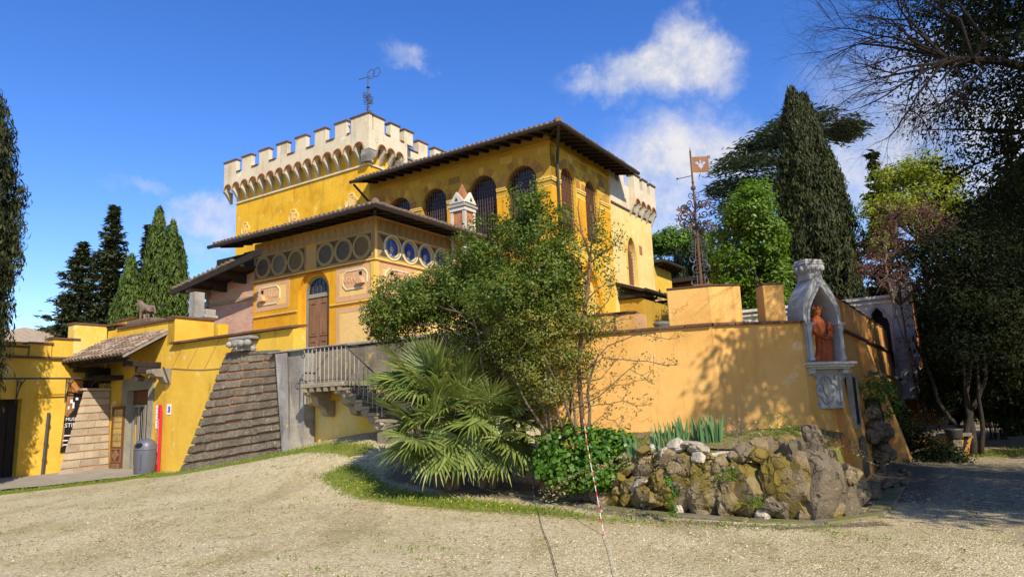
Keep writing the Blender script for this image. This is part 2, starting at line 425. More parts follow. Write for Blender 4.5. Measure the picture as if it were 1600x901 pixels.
def brickmat(name, c1, c2, mortar):
    def fn(g):
        p = g.pos(); x, y, z = g.sep(p)
        s = g.m('ADD', g.m('MULTIPLY', x, V.x), g.m('MULTIPLY', y, V.y))
        cv = g.n('ShaderNodeCombineXYZ'); g.put(cv.inputs[0], s); g.put(cv.inputs[1], z)
        b = g.n('ShaderNodeTexBrick'); g.put(b.inputs['Vector'], cv.outputs[0])
        b.inputs['Scale'].default_value = 1; b.inputs['Brick Width'].default_value = .27; b.inputs['Row Height'].default_value = .075; b.inputs['Mortar Size'].default_value = .009
        g.put(b.inputs['Color1'], c1); g.put(b.inputs['Color2'], c2); g.put(b.inputs['Mortar'], mortar)
        c = g.mix(g.mr(g.noise(p, 1.6, 6), .4, .7, 0, .45), b.outputs[0], mortar)
        h = g.m('ADD', g.m('MULTIPLY', b.outputs[1], -1.0), g.m('MULTIPLY', g.noise(p, 30, 4), .4))
        return g.bsdf(c, .92, g.bump(h, .8, .012), spec=.15)
    M[name] = material(name, fn)
brickmat('brick_pink', (.60, .33, .23), (.48, .24, .16), (.56, .40, .30))
def leafmat(name, c1, c2, c3, rough=.5, trans=.35, spec=.3):
    """leaf colours differ leaf by leaf; light also passes through the blade"""
    def fn(g):
        r = g.island(); p = g.pos()
        c = g.ramp(r, [(0, c1), (.5, c2), (1, c3)])
        c = g.mix(g.mr(g.noise(p, 1.3, 4, .6), .35, .7), c, g.mix(1, c, (.70, .80, .70), 'MULTIPLY'))
        b = g.bsdf(c, rough, spec=spec)
        t = g.n('ShaderNodeBsdfTranslucent'); g.put(t.inputs[0], g.mix(1, c, (1.25, 1.2, .55), 'MULTIPLY'))
        x = g.n('ShaderNodeMixShader'); x.inputs[0].default_value = trans
        g.nt.links.new(b, x.inputs[1]); g.nt.links.new(t.outputs[0], x.inputs[2])
        return x.outputs[0]
    M[name] = material(name, fn)
leafmat('leaf_shrub', (.075, .125, .016), (.125, .18, .024), (.22, .245, .04), .45, .4)
leafmat('leaf_shrub_olive', (.12, .15, .02), (.19, .205, .034), (.31, .28, .06), .45, .4)
leafmat('leaf_cypress', (.020, .028, .008), (.038, .046, .011), (.085, .085, .018), .7, .15)
leafmat('leaf_cypress_green', (.055, .088, .014), (.085, .125, .018), (.13, .165, .03), .7, .2)
leafmat('leaf_conifer', (.030, .042, .016), (.05, .062, .02), (.085, .085, .03), .7, .15)
leafmat('leaf_cedar', (.065, .09, .06), (.09, .12, .08), (.13, .155, .10), .7, .12)
leafmat('leaf_bright', (.085, .155, .012), (.135, .225, .016), (.21, .30, .03), .45, .4)
leafmat('leaf_pine', (.06, .12, .014), (.10, .19, .016), (.15, .25, .025), .6, .2)
leafmat('leaf_yellow', (.20, .235, .015), (.30, .33, .02), (.42, .42, .04), .5, .45)
leafmat('leaf_oak', (.014, .019, .008), (.022, .028, .010), (.036, .042, .014), .75, .12, .08)
leafmat('bud_red', (.16, .05, .055), (.24, .075, .08), (.32, .12, .12), .6, .3)
leafmat('leaf_ivy', (.055, .13, .012), (.095, .20, .016), (.155, .28, .03), .4, .3, .4)
leafmat('leaf_palm', (.135, .185, .042), (.21, .255, .062), (.38, .385, .12), .42, .3, .4)
leafmat('leaf_iris', (.10, .20, .075), (.14, .26, .10), (.19, .31, .13), .5, .3)
leafmat('grass_blade', (.11, .19, .010), (.18, .26, .014), (.30, .32, .04), .6, .4)
leafmat('litter', (.24, .15, .06), (.36, .26, .12), (.50, .40, .22), .8, .1)
leafmat('flower_yellow', (.75, .55, .02), (.80, .62, .03), (.85, .75, .10), .6, .3)
def pebble(g):
    c = g.ramp(g.island(), [(0, (.22, .175, .10)), (.35, (.42, .34, .20)), (.75, (.55, .455, .28)), (1, (.66, .57, .39))])
    return g.bsdf(c, .9, spec=.2)
M['pebble'] = material('pebble', pebble)
def gravel(g):
    p = g.pos(); gr = g.attr('grass'); pv = g.attr('dirt_shade')
    v1 = g.voro(p, 42, out='Color'); d1 = g.voro(p, 42); v2 = g.voro(p, 95, out='Color')
    s = g.sep(v1)[0]
    c = g.ramp(s, [(0, (.235, .18, .095)), (.3, (.44, .35, .19)), (.7, (.59, .48, .27)), (1, (.73, .63, .40))])
    c = g.mix(.35, c, g.ramp(g.sep(v2)[1], [(0, (.30, .235, .13)), (1, (.70, .59, .36))]))
    big = g.noise(p, .55, 6, .6)
    c = g.mix(g.mr(big, .36, .66, 0, .7), c, g.mix(1, c, (.72, .70, .58), 'MULTIPLY'))
    lf = g.noise(g.scale(p, (1, .55, 1)), 5.5, 7, .72)
    c = g.mix(g.mr(lf, .58, .64, 0, .7), c, (.19, .165, .045))
    c = g.mix(g.mr(g.noise(p, 1.1, 5, .6), .63, .72, 0, .6), c, (.52, .47, .38))
    tr = g.noise(g.scale(p, (.9, .16, 1)), 1.0, 5, .6)
    c = g.mix(g.mr(tr, .52, .62, 0, .55), c, g.mix(1, c, (.70, .66, .58), 'MULTIPLY'))
    c = g.mix(g.m('MULTIPLY', g.mr(g.noise(p, 1.7, 7, .7), .57, .64), .55), c, g.mix(g.noise(p, 30, 3), (.20, .19, .05), (.34, .30, .10)))
    n = g.noise(p, 9, 6, .7)
    gm = g.mr(g.m('ADD', gr, g.m('MULTIPLY', g.m('SUBTRACT', n, .5), 1.3)), .35, .62)
    c = g.mix(gm, c, g.mix(g.noise(p, 25, 4), (.12, .15, .02), (.27, .24, .06)))
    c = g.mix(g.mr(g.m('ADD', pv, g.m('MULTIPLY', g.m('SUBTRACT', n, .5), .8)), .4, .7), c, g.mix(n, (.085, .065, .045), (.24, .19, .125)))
    h = g.m('ADD', g.m('MULTIPLY', d1, -1.0), g.m('MULTIPLY', g.noise(p, 8, 5), .9))
    return g.bsdf(c, .95, g.bump(h, .7, .02), spec=.12)
M['gravel'] = material('gravel', gravel)
# ------------------------------------------------------------------ ground
CP = np.array([(0, 0, 0), (5, 2, 0), (-5, 2, 0), (-10, 8, 0), (-14, 14, 0), (-11.5, 21.8, 0), (-16, 20, 0), (-6, 11, 0), (3, 9, 0), (0.2, 11.5, 0), (8, 12, 0), (13, 18, .0), (20, 25, 0), (-20, 25, 0), (6.3, 13.5, 0),
    (-10.2, 21.7, .09), (-7.84, 20.0, .42), (-6, 18.9, .76), (-3.9, 17.5, 1.08), (-2.2, 16.6, 1.12), (0, 16.8, 1.1), (-.9, 13.4, .12), (-1.3, 14.6, .38), (-4, 15.2, .42), (-6.5, 15.6, .26), (-3, 12.6, .08), (0, 21, 1.2), (-3, 27, 1.2), (10, 32, .1), (-12, 30, .5)])
def _tps():
    n = len(CP); d = np.linalg.norm(CP[:, None, :2] - CP[None, :, :2], axis=2)
    K = np.where(d > 0, d * d * np.log(np.maximum(d, 1e-9)), 0) + np.eye(n) * .15
    P = np.c_[np.ones(n), CP[:, :2]]
    A = np.block([[K, P], [P.T, np.zeros((3, 3))]])
    return np.linalg.solve(A, np.r_[CP[:, 2], 0, 0, 0])
_tw = _tps()
def ground(x, y):
    x = np.asarray(x, float); y = np.asarray(y, float)
    d = np.sqrt((x[..., None] - CP[:, 0]) ** 2 + (y[..., None] - CP[:, 1]) ** 2)
    k = np.where(d > 0, d * d * np.log(np.maximum(d, 1e-9)), 0)
    z = k @ _tw[:-3] + _tw[-3] + _tw[-2] * x + _tw[-1] * y
    rr = np.sqrt(x * x + (y - 14) ** 2)
    return np.clip(z, -.02, 1.25) * np.clip((60 - rr) / 30, 0, 1)
def gz(x, y): return float(ground(np.array([x]), np.array([y]))[0])
def polydist(x, y, pts):
    """distance of points to a polyline"""
    best = np.full(np.shape(x), 1e9)
    for (x0, y0), (x1, y1) in zip(pts[:-1], pts[1:]):
        dx, dy = x1 - x0, y1 - y0; t = np.clip(((x - x0) * dx + (y - y0) * dy) / (dx * dx + dy * dy), 0, 1)
        best = np.minimum(best, np.hypot(x - x0 - t * dx, y - y0 - t * dy))
    return best
KERB = [(-1.0, 14.0), (-.45, 13.2), (.15, 12.65), (1.1, 11.5), (2.15, 10.42), (3.0, 9.75), (3.9, 9.3), (4.8, 9.7), (5.5, 10.7), (6.3, 12.0), (7.3, 13.5)]
GRASS_FRONT = [(-3.7, 15.0), (-2.7, 13.4), (-1.7, 12.75), (-.85, 12.3), (.1, 11.6), (1.1, 10.65), (1.9, 9.9), (3.0, 9.25), (3.7, 8.95)]
GRASS_W1 = [tuple(W(-4.3, 5.3)[:2]), tuple(W(-4.9, 3.6)[:2]), tuple(W(-5.15, 1.5)[:2]), tuple(W(-4.9, -.5)[:2]), tuple(W(-4.65, -2.5)[:2]), tuple(W(-4.9, -4.2)[:2])]
GRASS_PAVE = [(-13.2, 17.6), (-12.4, 19.3), (-11.7, 20.7), (-11.2, 21.5)]
GRASS_RIGHT = [(9.6, 17.3), (11.6, 17.6), (13.6, 18.6), (17, 21)]
def grassiness(x, y):
    g1 = np.clip(1.15 - polydist(x, y, GRASS_FRONT) / np.clip(.66 - .16 * (x + 1), .34, .66), 0, 1) * np.clip(.95 - (x + .2) / 4.5, .45, 1)
    g2 = np.clip(1.1 - polydist(x, y, GRASS_W1) / .55, 0, 1)
    g3 = np.clip(1.0 - polydist(x, y, GRASS_PAVE) / .7, 0, 1)
    g4 = np.clip(1.1 - polydist(x, y, GRASS_RIGHT) / .9, 0, 1) * .9
    back = np.clip((y - 30) / 6, 0, 1)
    return np.maximum.reduce([g1, g2, g3, g4, back])
def dirt_and_shade(x, y):
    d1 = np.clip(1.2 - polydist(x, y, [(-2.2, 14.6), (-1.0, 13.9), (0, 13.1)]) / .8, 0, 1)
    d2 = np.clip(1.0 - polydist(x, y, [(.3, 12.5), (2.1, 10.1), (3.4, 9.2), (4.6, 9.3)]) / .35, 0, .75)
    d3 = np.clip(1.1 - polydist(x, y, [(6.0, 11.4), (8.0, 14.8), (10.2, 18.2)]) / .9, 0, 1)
    d4 = np.clip((x - 4.6) / 1.8, 0, 1) * np.clip((y - 8.2) / 2.0, 0, 1) * .55  # humus under the trees, with path shade also put into the colour
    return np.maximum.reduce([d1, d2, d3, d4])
def build_ground():
    xs = np.unique(np.concatenate([np.arange(-24, 24.01, .22), np.linspace(24, 90, 24), -np.linspace(24, 90, 24), np.linspace(90, 2200, 14), -np.linspace(90, 2200, 14)]))
    ys = np.unique(np.concatenate([np.arange(-4, 32.01, .22), np.linspace(32, 110, 26), np.linspace(110, 2200, 14), -np.linspace(4, 120, 14), -np.linspace(120, 2200, 8)]))
    X, Y = np.meshgrid(xs, ys); Z = ground(X, Y)
    near = (np.abs(X) < 24) & (Y < 32)
    wob = np.array([mnoise.noise(Vector((a * .55, b * .55, 3.3))) for a, b in zip(X.ravel(), Y.ravel())]).reshape(X.shape)
    Z = Z + wob * .016 * near
    nx, ny = len(xs), len(ys)
    idx = np.arange(nx * ny).reshape(ny, nx)
    q = np.stack([idx[:-1, :-1], idx[:-1, 1:], idx[1:, 1:], idx[1:, :-1]], -1).reshape(-1, 4)
    me = bpy.data.meshes.new('ground')
    me.from_pydata(np.stack([X, Y, Z], -1).reshape(-1, 3).tolist(), [], q.tolist())
    me.polygons.foreach_set('use_smooth', [True] * len(q))
    for nm, fn in (('grass', grassiness), ('dirt_shade', dirt_and_shade)):
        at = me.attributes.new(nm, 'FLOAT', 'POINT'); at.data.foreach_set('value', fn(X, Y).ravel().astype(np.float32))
    me.materials.append(M['gravel'])
    setp(link('ground', me), 'pale gravel yard rising towards the terrace stair', kind='structure')
build_ground()

def sheet(name, pts, zf, mat, label, lift=.006):
    """a thin paved or soil sheet that follows the ground inside an outline"""
    pts = [Vector((x, y, 0)) for x, y in pts]
    x0, x1 = min(p.x for p in pts), max(p.x for p in pts); y0, y1 = min(p.y for p in pts), max(p.y for p in pts)
    import bmesh
    bm = bmesh.new(); vs = [bm.verts.new((p.x, p.y, 0)) for p in pts]; bm.faces.new(vs)
    for k in range(int((x1 - x0) / .3)):
        bmesh.ops.bisect_plane(bm, geom=bm.verts[:] + bm.edges[:] + bm.faces[:], plane_co=(x0 + .3 * (k + 1), 0, 0), plane_no=(1, 0, 0))
    for k in range(int((y1 - y0) / .3)):
        bmesh.ops.bisect_plane(bm, geom=bm.verts[:] + bm.edges[:] + bm.faces[:], plane_co=(0, y0 + .3 * (k + 1), 0), plane_no=(0, 1, 0))
    for v in bm.verts: v.co.z = zf(v.co.x, v.co.y) + lift
    bm.normal_update()
    for f in bm.faces:
        if f.normal.z < 0: f.normal_flip()
    me = bpy.data.meshes.new(name); bm.to_mesh(me); bm.free(); me.materials.append(mat)
    for p in me.polygons: p.use_smooth = True
    return setp(link(name, me), label, kind='structure')
sheet('pavement', [tuple(W(-3.75, 5.6)[:2]), tuple(W(-4.75, 5.2)[:2]), (-12.1, 20.2), (-13.5, 18.2), (-15.5, 14.5), (-19.5, 14.5), (-18.5, 22), tuple(W(-3.75, 9.3)[:2])], lambda x, y: gz(x, y) + .035 + .02 * mnoise.noise(Vector((x, y, 0))), M['concrete'], 'worn concrete apron in front of the entrance door', .02)

# garden bed behind the rocks, its soil level with the top of the rocks
def bed_z(x, y):
    t = polydist(np.array([x]), np.array([y]), KERB)[0]
    right = min(max((x - .2) / 1.6, 0), 1)
    top = .18 + .92 * right
    return gz(x, y) * (1 - right) + min(top, .62 + t * .4) + .05 * mnoise.noise(Vector((x * 2, y * 2, 1)))
def _inset(pts, w):
    out = []
    for i in range(1, len(pts) - 1):
        dx, dy = pts[i + 1][0] - pts[i - 1][0], pts[i + 1][1] - pts[i - 1][1]; L = math.hypot(dx, dy); out.append((pts[i][0] - dy / L * w, pts[i][1] + dx / L * w))
    return out
BED = _inset(KERB[:9], .74) + [(5.35, 11.9), (5.9, 12.95), (5.1, 12.5), (3.5, 12.35), (1.8, 13.0), (.3, 13.6), (-.3, 14.6), (-.8, 14.9)]
sheet('garden_bed', BED, bed_z, M['soil'], 'raised soil bed between the rocks and the orange wall', 0)
def build_kerb():
    # flat kerb stones laid end to end in front of the rocks
    t = thing('kerb', 'worn grey kerb curving along the foot of the rocks', 'kerb', (2.15, 10.45, 0))
    k = 0
    for (x0, y0), (x1, y1) in zip(KERB[:-1], KERB[1:]):
        L = math.hypot(x1 - x0, y1 - y0); n = max(1, round(L / .75))
        for i in range(n):
            p = Vector((x0 + (x1 - x0) * (i + .03) / n, y0 + (y1 - y0) * (i + .03) / n, 0)); q = Vector((x0 + (x1 - x0) * (i + .97) / n, y0 + (y1 - y0) * (i + .97) / n, 0))
            d = (q - p).normalized(); nn = Vector((-d.y, d.x, 0)); mb = MB()
            z0, z1 = gz(p.x, p.y), gz(q.x, q.y); h = .035 + rnd.uniform(-.012, .012)
            wo, wi = -.01 + rnd.uniform(-.02, .02), .24
            b = [p + nn * wo, q + nn * wo, q + nn * wi, p + nn * wi]
            mb.hexa([Vector((a.x, a.y, zz - .1)) for a, zz in zip(b, (z0, z1, z1, z0))] + [Vector((a.x, a.y, zz + h)) for a, zz in zip(b, (z0, z1, z1, z0))])
            o = mb.build('kerb_stone', M['kerb_stone'], t, bevel=.018)
build_kerb()
# ------------------------------------------------------------------ roofs shared by the villa's wings
def eave_roof(root, a0, a1, b0, b1, z, slope, wall_a=None, wall_b=None, over=.95, step=.56, hips=True, tile_step=.30):
    """hipped roof with its corner at (a0, b0) rising in +a and +b: tiled slopes, boarded soffit, one rafter per step, gutter"""
    m = MB()
    L = min(a1 - a0, b1 - b0); zr = z + L * slope; th = .13
    A, B, C, D = (a0, b0), (a1, b0), (a0, b1), (a0 + L, b0 + L)
    top = [W(a0, b0, z + th), W(a1, b0, z + th), W(a0, b1, z + th), W(a0 + L, b0 + L, zr + th), W(a1, b0 + L, zr + th), W(a0 + L, b1, zr + th)]
    bot = [p - Vector((0, 0, th)) for p in top]
    v = top + bot
    m.add(v, [(0, 1, 4, 3), (0, 3, 5, 2), (6, 9, 10, 7), (6, 8, 11, 9), (0, 6, 7, 1), (2, 8, 6, 0), (1, 7, 10, 4), (5, 11, 8, 2)])
    roof = m.build('roof', M['soffit'], root)
    # tile rows
    t = MB()
    def row(p, q, r=.085):
        d = (q - p); x = d.normalized(); s = x.cross(Vector((0, 0, 1))).normalized(); u = s.cross(x)
        k = 5; vs = []
        for e in (p, q):
            for i in range(k + 1):
                a = math.pi * i / k; vs.append(e + s * math.cos(a) * r + u * (math.sin(a) * r + .0))
        fs = [(i, i + 1, k + 2 + i, k + 1 + i) for i in range(k)] + [tuple(range(k, -1, -1))]
        t.add(vs, fs)
    b = b0 + .1
    while b < b1 - .05:
        run = min(b - b0, L); j = rnd.uniform(-.03, .03)
        if run > .15: row(W(a0 - .06 + j, b, z + th - .06 * slope), W(a0 + run, b, z + th + run * slope))
        b += tile_step * .72
    a = a0 + .1
    while a < a1 - .05:
        run = min(a - a0, L); j = rnd.uniform(-.03, .03)
        if run > .15: row(W(a, b0 - .06 + j, z + th - .06 * slope), W(a, b0 + run, z + th + run * slope))
        a += tile_step * .72
    t.build('roof_tiles', M['tile'], roof, kind='stuff')
    hip = MB(); hip.tube([W(a0 - .05, b0 - .05, z + th + .03), W(a0 + L, b0 + L, zr + th + .05)], .12, 8); hip.build('hip_ridge', M['tile'], roof)
    # rafters
    wa = wall_a if wall_a is not None else a0 + over; wb = wall_b if wall_b is not None else b0 + over
    def rafter(p, q):
        d = (q - p).normalized(); s = d.cross(Vector((0, 0, 1))).normalized() * .05; h = Vector((0, 0, -.13))
        mb = MB(); e = p + d * .12
        mb.hexa([p - s + h * .45, p + s + h * .45, q + s + h, q - s + h, p - s - h * .02, p + s - h * .02, q + s, q - s])
        mb.build('rafter', M['beam_dark'], roof)
    b = b0 + .75
    while b < b1 - .1:
        rafter(W(a0 + .05, b, z - .005), W(wa + .05, b, z - .005 + (over) * slope)); b += step
    a = a0 + .75
    while a < a1 - .1:
        rafter(W(a, b0 + .05, z - .005), W(a, wb + .05, z - .005 + (over) * slope)); a += step
    rafter(W(a0 + .08, b0 + .08, z - .02), W(wa + .03, wb + .03, z - .02 + over * slope))
    g = MB(); zg = z + .02
    g.tube([W(a0 - .10, b1 + .05, zg), W(a0 - .10, b0 - .10, zg)], .075, 8); g.build('gutter', M['gutter'], root)
    g = MB(); g.tube([W(a0 - .10, b0 - .10, zg), W(a1 + .05, b0 - .10, zg)], .075, 8); g.build('gutter', M['gutter'], root)
    return roof

# ------------------------------------------------------------------ frescoed pavilion (front wing of the villa)
def pavilion():
    root = thing('villa_pavilion', 'low frescoed yellow wing with blue round windows and an arched door', 'house', W(0, 0, 1.0))
    f0 = fa(0.0); dA = U * .35
    # facade with the door recess
    zt = 8.12
    recess = [(s, z) for s, z in arch(2.97 - .80, 2.97 + .80, 2.6, 5.87)]
    m = MB(); m.wall(on(f0, rect(0.001, 6.28, 2.0, zt)), [on(f0, recess)], dA); m.build('wall', M['ochre_deep'], root)
    m = MB(); m.wall(on(fa(.15), arch(2.97 - .84, 2.97 + .84, 2.6, 5.87)), [on(fa(.15), arch(2.97 - .61, 2.97 + .61, 2.62, 5.87))], U * .18); m.build('door_recess', M['ochre_deep'], root)
    # right-hand facade with five round windows
    g0 = fb(0.0); dB = V * .35
    rw = [.85 + .885 * k for k in range(5)]
    m = MB(); m.wall(on(g0, rect(0.0, 5.2, 2.0, zt)), [on(g0, disc((a, 7.15), .33)) for a in rw], dB); m.build('wall', M['pale_field'], root)
    m = MB(); m.box(.36, 5.2, 1.2, 9.2, 2.0, 8.0); m.build('room', M['interior'], root)
    # round windows
    for a in rw:
        wn = MB(); po = on(g0, disc((a, 7.15), .445, 32)); pi_ = on(g0, disc((a, 7.15), .328, 32))
        wn.wall([p - V * .035 for p in po], [[p - V * .035 for p in pi_]], V * .06)
        w_ = wn.build('round_window', M['ring_pale'], root)
        wn = MB(); wn.wall([p - V * .05 for p in on(g0, disc((a, 7.15), .372, 32))], [[p - V * .05 for p in on(g0, disc((a, 7.15), .335, 32))]], V * .04); wn.build('rim', M['ring_tan'], w_)
        gl = MB(); gl.prism([p + V * .06 for p in on(g0, disc((a, 7.15), .36, 28))], V * .02); gl.build('pane', M['glass_blue'], w_)
        pe = MB(); pe.prism([p + V * .052 for p in on(g0, disc((a + .02, 7.10), .11, 9))], V * .006); pe.prism([p + V * .052 for p in on(g0, disc((a - .03, 6.96), .075, 7))], V * .006); pe.build('painted_figure', M['marble'], w_)
        wn = MB()
        for q in (-.1, .1): wn.tube([W(a + q, .045, 6.85), W(a + q, .045, 7.45)], .006, 5)
        wn.build('glazing_bar', M['iron'], w_)
    # painted roundels of the left facade
    fr = MB(); fr.prism(on(fa(-.006), rect(.14, 2.82, 6.74, 7.56)), U * .006); fr.prism(on(fa(-.006), rect(3.42, 6.24, 6.74, 7.56)), U * .006); fr.build('frieze_panel', M['frieze_ground'], root)
    fr = MB(); fr.prism(on(fa(-.008), rect(2.86, 3.38, 6.76, 7.54)), U * .008); fr.build('frieze_tablet', M['tan_paint'], root)
    for k, b in enumerate((.57, 1.45, 2.33, 3.88, 4.80, 5.72)):
        c = (b, 7.14)
        rr = MB(); rr.wall(on(fa(-.05), disc(c, .435, 30)), [on(fa(-.05), disc(c, .335, 30))], U * .05); ro = rr.build('roundel', M['ring_tan'], root)
        rr = MB(); rr.wall(on(fa(-.062), disc(c, .36, 30)), [on(fa(-.062), disc(c, .325, 30))], U * .03); rr.build('rim', M['frieze_tan'], ro)
        dd = MB(); dd.prism(on(fa(-.022), disc(c, .34, 24)), U * .02); dd.build('disc', M[('disc_olive', 'disc_slate', 'disc_slate', 'disc_olive', 'disc_grey', 'disc_slate')[k]], ro)
    # linking knots between roundels, tan frames round each spandrel
    for b in (1.01, 1.89, 4.34, 5.26):
        k = MB(); k.prism(on(fa(-.045), disc((b, 7.14), .065, 10)), U * .04); k.build('frieze_knot', M['ring_tan'], root)
    for b0, b1 in ((.10, 2.84), (3.40, 6.26)):
        k = MB()
        k.prism(on(fa(-.02), rect(b0, b1, 6.70, 6.75)), U * .018); k.prism(on(fa(-.02), rect(b0, b1, 7.55, 7.60)), U * .018)
        k.prism(on(fa(-.02), rect(b0, b0 + .05, 6.752, 7.548)), U * .018); k.prism(on(fa(-.02), rect(b1 - .05, b1, 6.752, 7.548)), U * .018)
        k.build('frieze_border', M['frieze_tan'], root)
    # row of painted pointed gables above both friezes
    def gables(f, s0, s1, d, n):
        base = MB(); base.prism([p - d * .2 for p in on(f, rect(s0, s1, 7.62, 8.06))], d * .2); base.build('frieze_band', M['tan_paint'], root)
        w = (s1 - s0) / n
        for i in range(n):
            c = s0 + w * (i + .5); q = MB()
            q.prism([p - d * .6 for p in on(f, [(c - w * .40, 7.64), (c - w * .40, 7.78), (c - w * .16, 7.86), (c, 8.02), (c + w * .16, 7.86), (c + w * .40, 7.78), (c + w * .40, 7.64)])], d * .38)
            q.build('frieze_gable', M['frieze_tan'], root)
    gables(f0, .10, 6.26, U * .03, 19); gables(g0, .10, 5.0, V * .03, 15)
    # frieze of the right-hand facade: dark triangles between the windows
    fr = MB()
    for a in [.42 + .885 * k for k in range(6)]:
        for z0, z1 in ((7.52, 7.24), (6.78, 7.06)):
            fr.prism([p - V * .007 for p in on(g0, [(a - .22, z0), (a + .22, z0), (a, z1)])], V * .007)
    fr.build('frieze_panel', M['frieze_ground'], root)
    fr = MB(); fr.wall([p - V * .004 for p in on(g0, rect(.12, 5.1, 6.72, 7.58))], [[p - V * .004 for p in on(g0, disc((a, 7.15), .332))] for a in rw], V * .003); fr.build('frieze_panel', M['ring_tan'], root)
    # belts: thin red and ochre mouldings round both facades
    for z, h, pr, mt in ((6.62, .05, .05, 'ochre_pale'), (6.575, .03, .03, 'red_line'), (5.28, .045, .03, 'ochre_pale'), (5.22, .02, .016, 'red_line')):
        for s0, s1 in (((-pr, 2.12), (3.82, 6.28)) if z < 6 else ((-pr, 6.28),)):
            q = MB(); q.box(-pr, 0, s0, s1, z, z + h); q.build('belt', M[mt], root)
        q = MB(); q.box(0.001, 5.2, -pr, 0, z, z + h); q.build('belt', M[mt], root)
    q = MB(); q.box(-.04, .0, .0, .16, 2.4, 6.56); q.build('corner_pilaster', M['ochre_pale'], root)
    q = MB(); q.box(.001, .16, -.04, .0, 2.4, 6.56); q.build('corner_pilaster', M['ochre_pale'], root)
    # painted panels with carved plaques
    def panel(f, d, s0, s1, z0, z1, plaque=None, flip=1):
        q = MB(); q.wall([p - d * .012 for p in on(f, rect(s0, s1, z0, z1))], [[p - d * .012 for p in on(f, rect(s0 + .17, s1 - .17, z0 + .17, z1 - .17))]], d * .012)
        pn = q.build('painted_frame', M['pink_field'], root)
        q = MB(); q.prism([p - d * .006 for p in on(f, rect(s0 + .175, s1 - .175, z0 + .175, z1 - .175))], d * .006); q.build('painted_field', M['pale_field'], pn)
        if plaque:
            p0, p1, y0, y1 = plaque; k = .14
            oct_ = lambda e: [(p0 - e, y0 + k), (p0 - e, y1 - k), (p0 + k, y1 + e), (p1 - k, y1 + e), (p1 + e, y1 - k), (p1 + e, y0 + k), (p1 - k, y0 - e), (p0 + k, y0 - e)]
            q = MB(); q.wall([p - d * .04 for p in on(f, oct_(.045))], [[p - d * .04 for p in on(f, oct_(0))]], d * .036); pl = q.build('plaque', M['ring_pale'], root)
            q = MB(); q.prism([p - d * .02 for p in on(f, oct_(-.002))], d * .012); q.build('plaque_field', M['pink_field'], pl)
            c = (p0 + .24 if flip > 0 else p1 - .24); zc = y0 + .20
            q = MB(); q.prism([p - d * .16 for p in on(f, [(c - .20, zc - .10), (c - .12, zc + .09), (c + .05, zc + .13), (c + .20, zc + .02), (c + .12, zc - .12)])], d * .142); q.build('carved_head', M['pink_field'], pl, bevel=.03)
            q = MB(); q.prism([p - d * .022 for p in on(f, [(c - .02, zc + .18), (c - .02, zc + .33), (c + .12, zc + .33), (c + .12, zc + .22)])], d * .003); q.build('socket', M['dark'], pl)
            # faint carved scrollwork
            q = MB()
            for i in range(5):
                cc = c + flip * (.35 + i * .13)
                q.tube([W(*((-.03, cc + .05 * math.cos(t), (y0 + y1) / 2 + .1 * math.sin(t * 1.3 + i)) if f is f0 else (cc + .05 * math.cos(t), -.03, (y0 + y1) / 2 + .1 * math.sin(t * 1.3 + i)))) for t in [j * .9 for j in range(7)]], .012, 5)
            q.build('carved_scroll', M['pink_field'], pl)
    panel(f0, U, .20, 1.82, 5.36, 6.55, (.36, 1.46, 5.78, 6.36), 1)
    panel(f0, U, .20, 1.82, 3.0, 5.14)
    panel(f0, U, 4.25, 6.14, 5.48, 6.55, (4.78, 5.94, 5.74, 6.34), -1)
    panel(g0, V, .20, 1.95, 5.36, 6.55, (.50, 1.70, 5.78, 6.36), 1)
    panel(g0, V, .20, 1.95, 3.0, 5.14)
    panel(g0, V, 2.7, 4.6, 5.36, 6.55, (3.1, 4.3, 5.78, 6.36), 1)
    # arched door: two leaves and a fanlight
    door = MB(); door.wall(on(fa(.20), arch(2.36, 3.58, 2.6, 5.87)), [on(fa(.20), arch(2.43, 3.51, 2.62, 5.87))], U * .08); dr = door.build('door', M['pietra'], root)
    for s0, s1 in ((2.435, 2.967), (2.973, 3.505)):
        lf = MB(); lf.prism(on(fa(.25), rect(s0, s1, 2.66, 5.70)), U * .04)
        for z0, z1 in ((2.85, 4.2), (4.35, 5.55)):
            lf.wall(on(fa(.225), rect(s0 + .08, s1 - .08, z0, z1)), [on(fa(.225), rect(s0 + .13, s1 - .13, z0 + .05, z1 - .05))], U * .025)
            lf.prism(on(fa(.235), rect(s0 + .17, s1 - .17, z0 + .09, z1 - .09)), U * .014)
        lf.build('leaf', M['door_wood'], dr)
    q = MB(); q.prism(on(fa(.215), rect(2.43, 3.51, 5.72, 5.86)), U * .06); q.build('transom', M['pietra'], dr)
    fan = [(2.97 - .53 * math.cos(math.pi * i / 14), 5.88 + .53 * math.sin(math.pi * i / 14)) for i in range(15)]
    q = MB(); q.prism(on(fa(.275), fan), U * .02); q.build('fanlight', M['glass_dark'], dr)
    q = MB()
    for b in (2.66, 2.87, 3.07, 3.28): q.tube([W(.262, b, 5.87), W(.262, b, 5.87 + math.sqrt(.53 ** 2 - (b - 2.97) ** 2))], .012, 5)
    q.tube([W(.262, 2.5, 6.12), W(.262, 3.44, 6.12)], .012, 5); q.build('glazing_bar', M['grille'], dr)
    eave_roof(root, -.95, 5.1, -.95, 7.6, 8.03, .268)
    m = MB(); m.box(.4, 4.0, 6.281, 7.5, 5.5, 8.06); m.build('attic_wall', M['ochre_dull'], root)
    # brick end under a lower lean-to roof
    zb = lambda b: 7.44 - .149 * (b - 4.5)
    m = MB(); m.prism(on(fa(.08), [(6.284, 2.6), (6.284, zb(6.284) - .05), (9.18, zb(9.18) - .05), (9.18, 2.6)]), U * .3); m.build('brick_infill', M['brick_pink'], root)
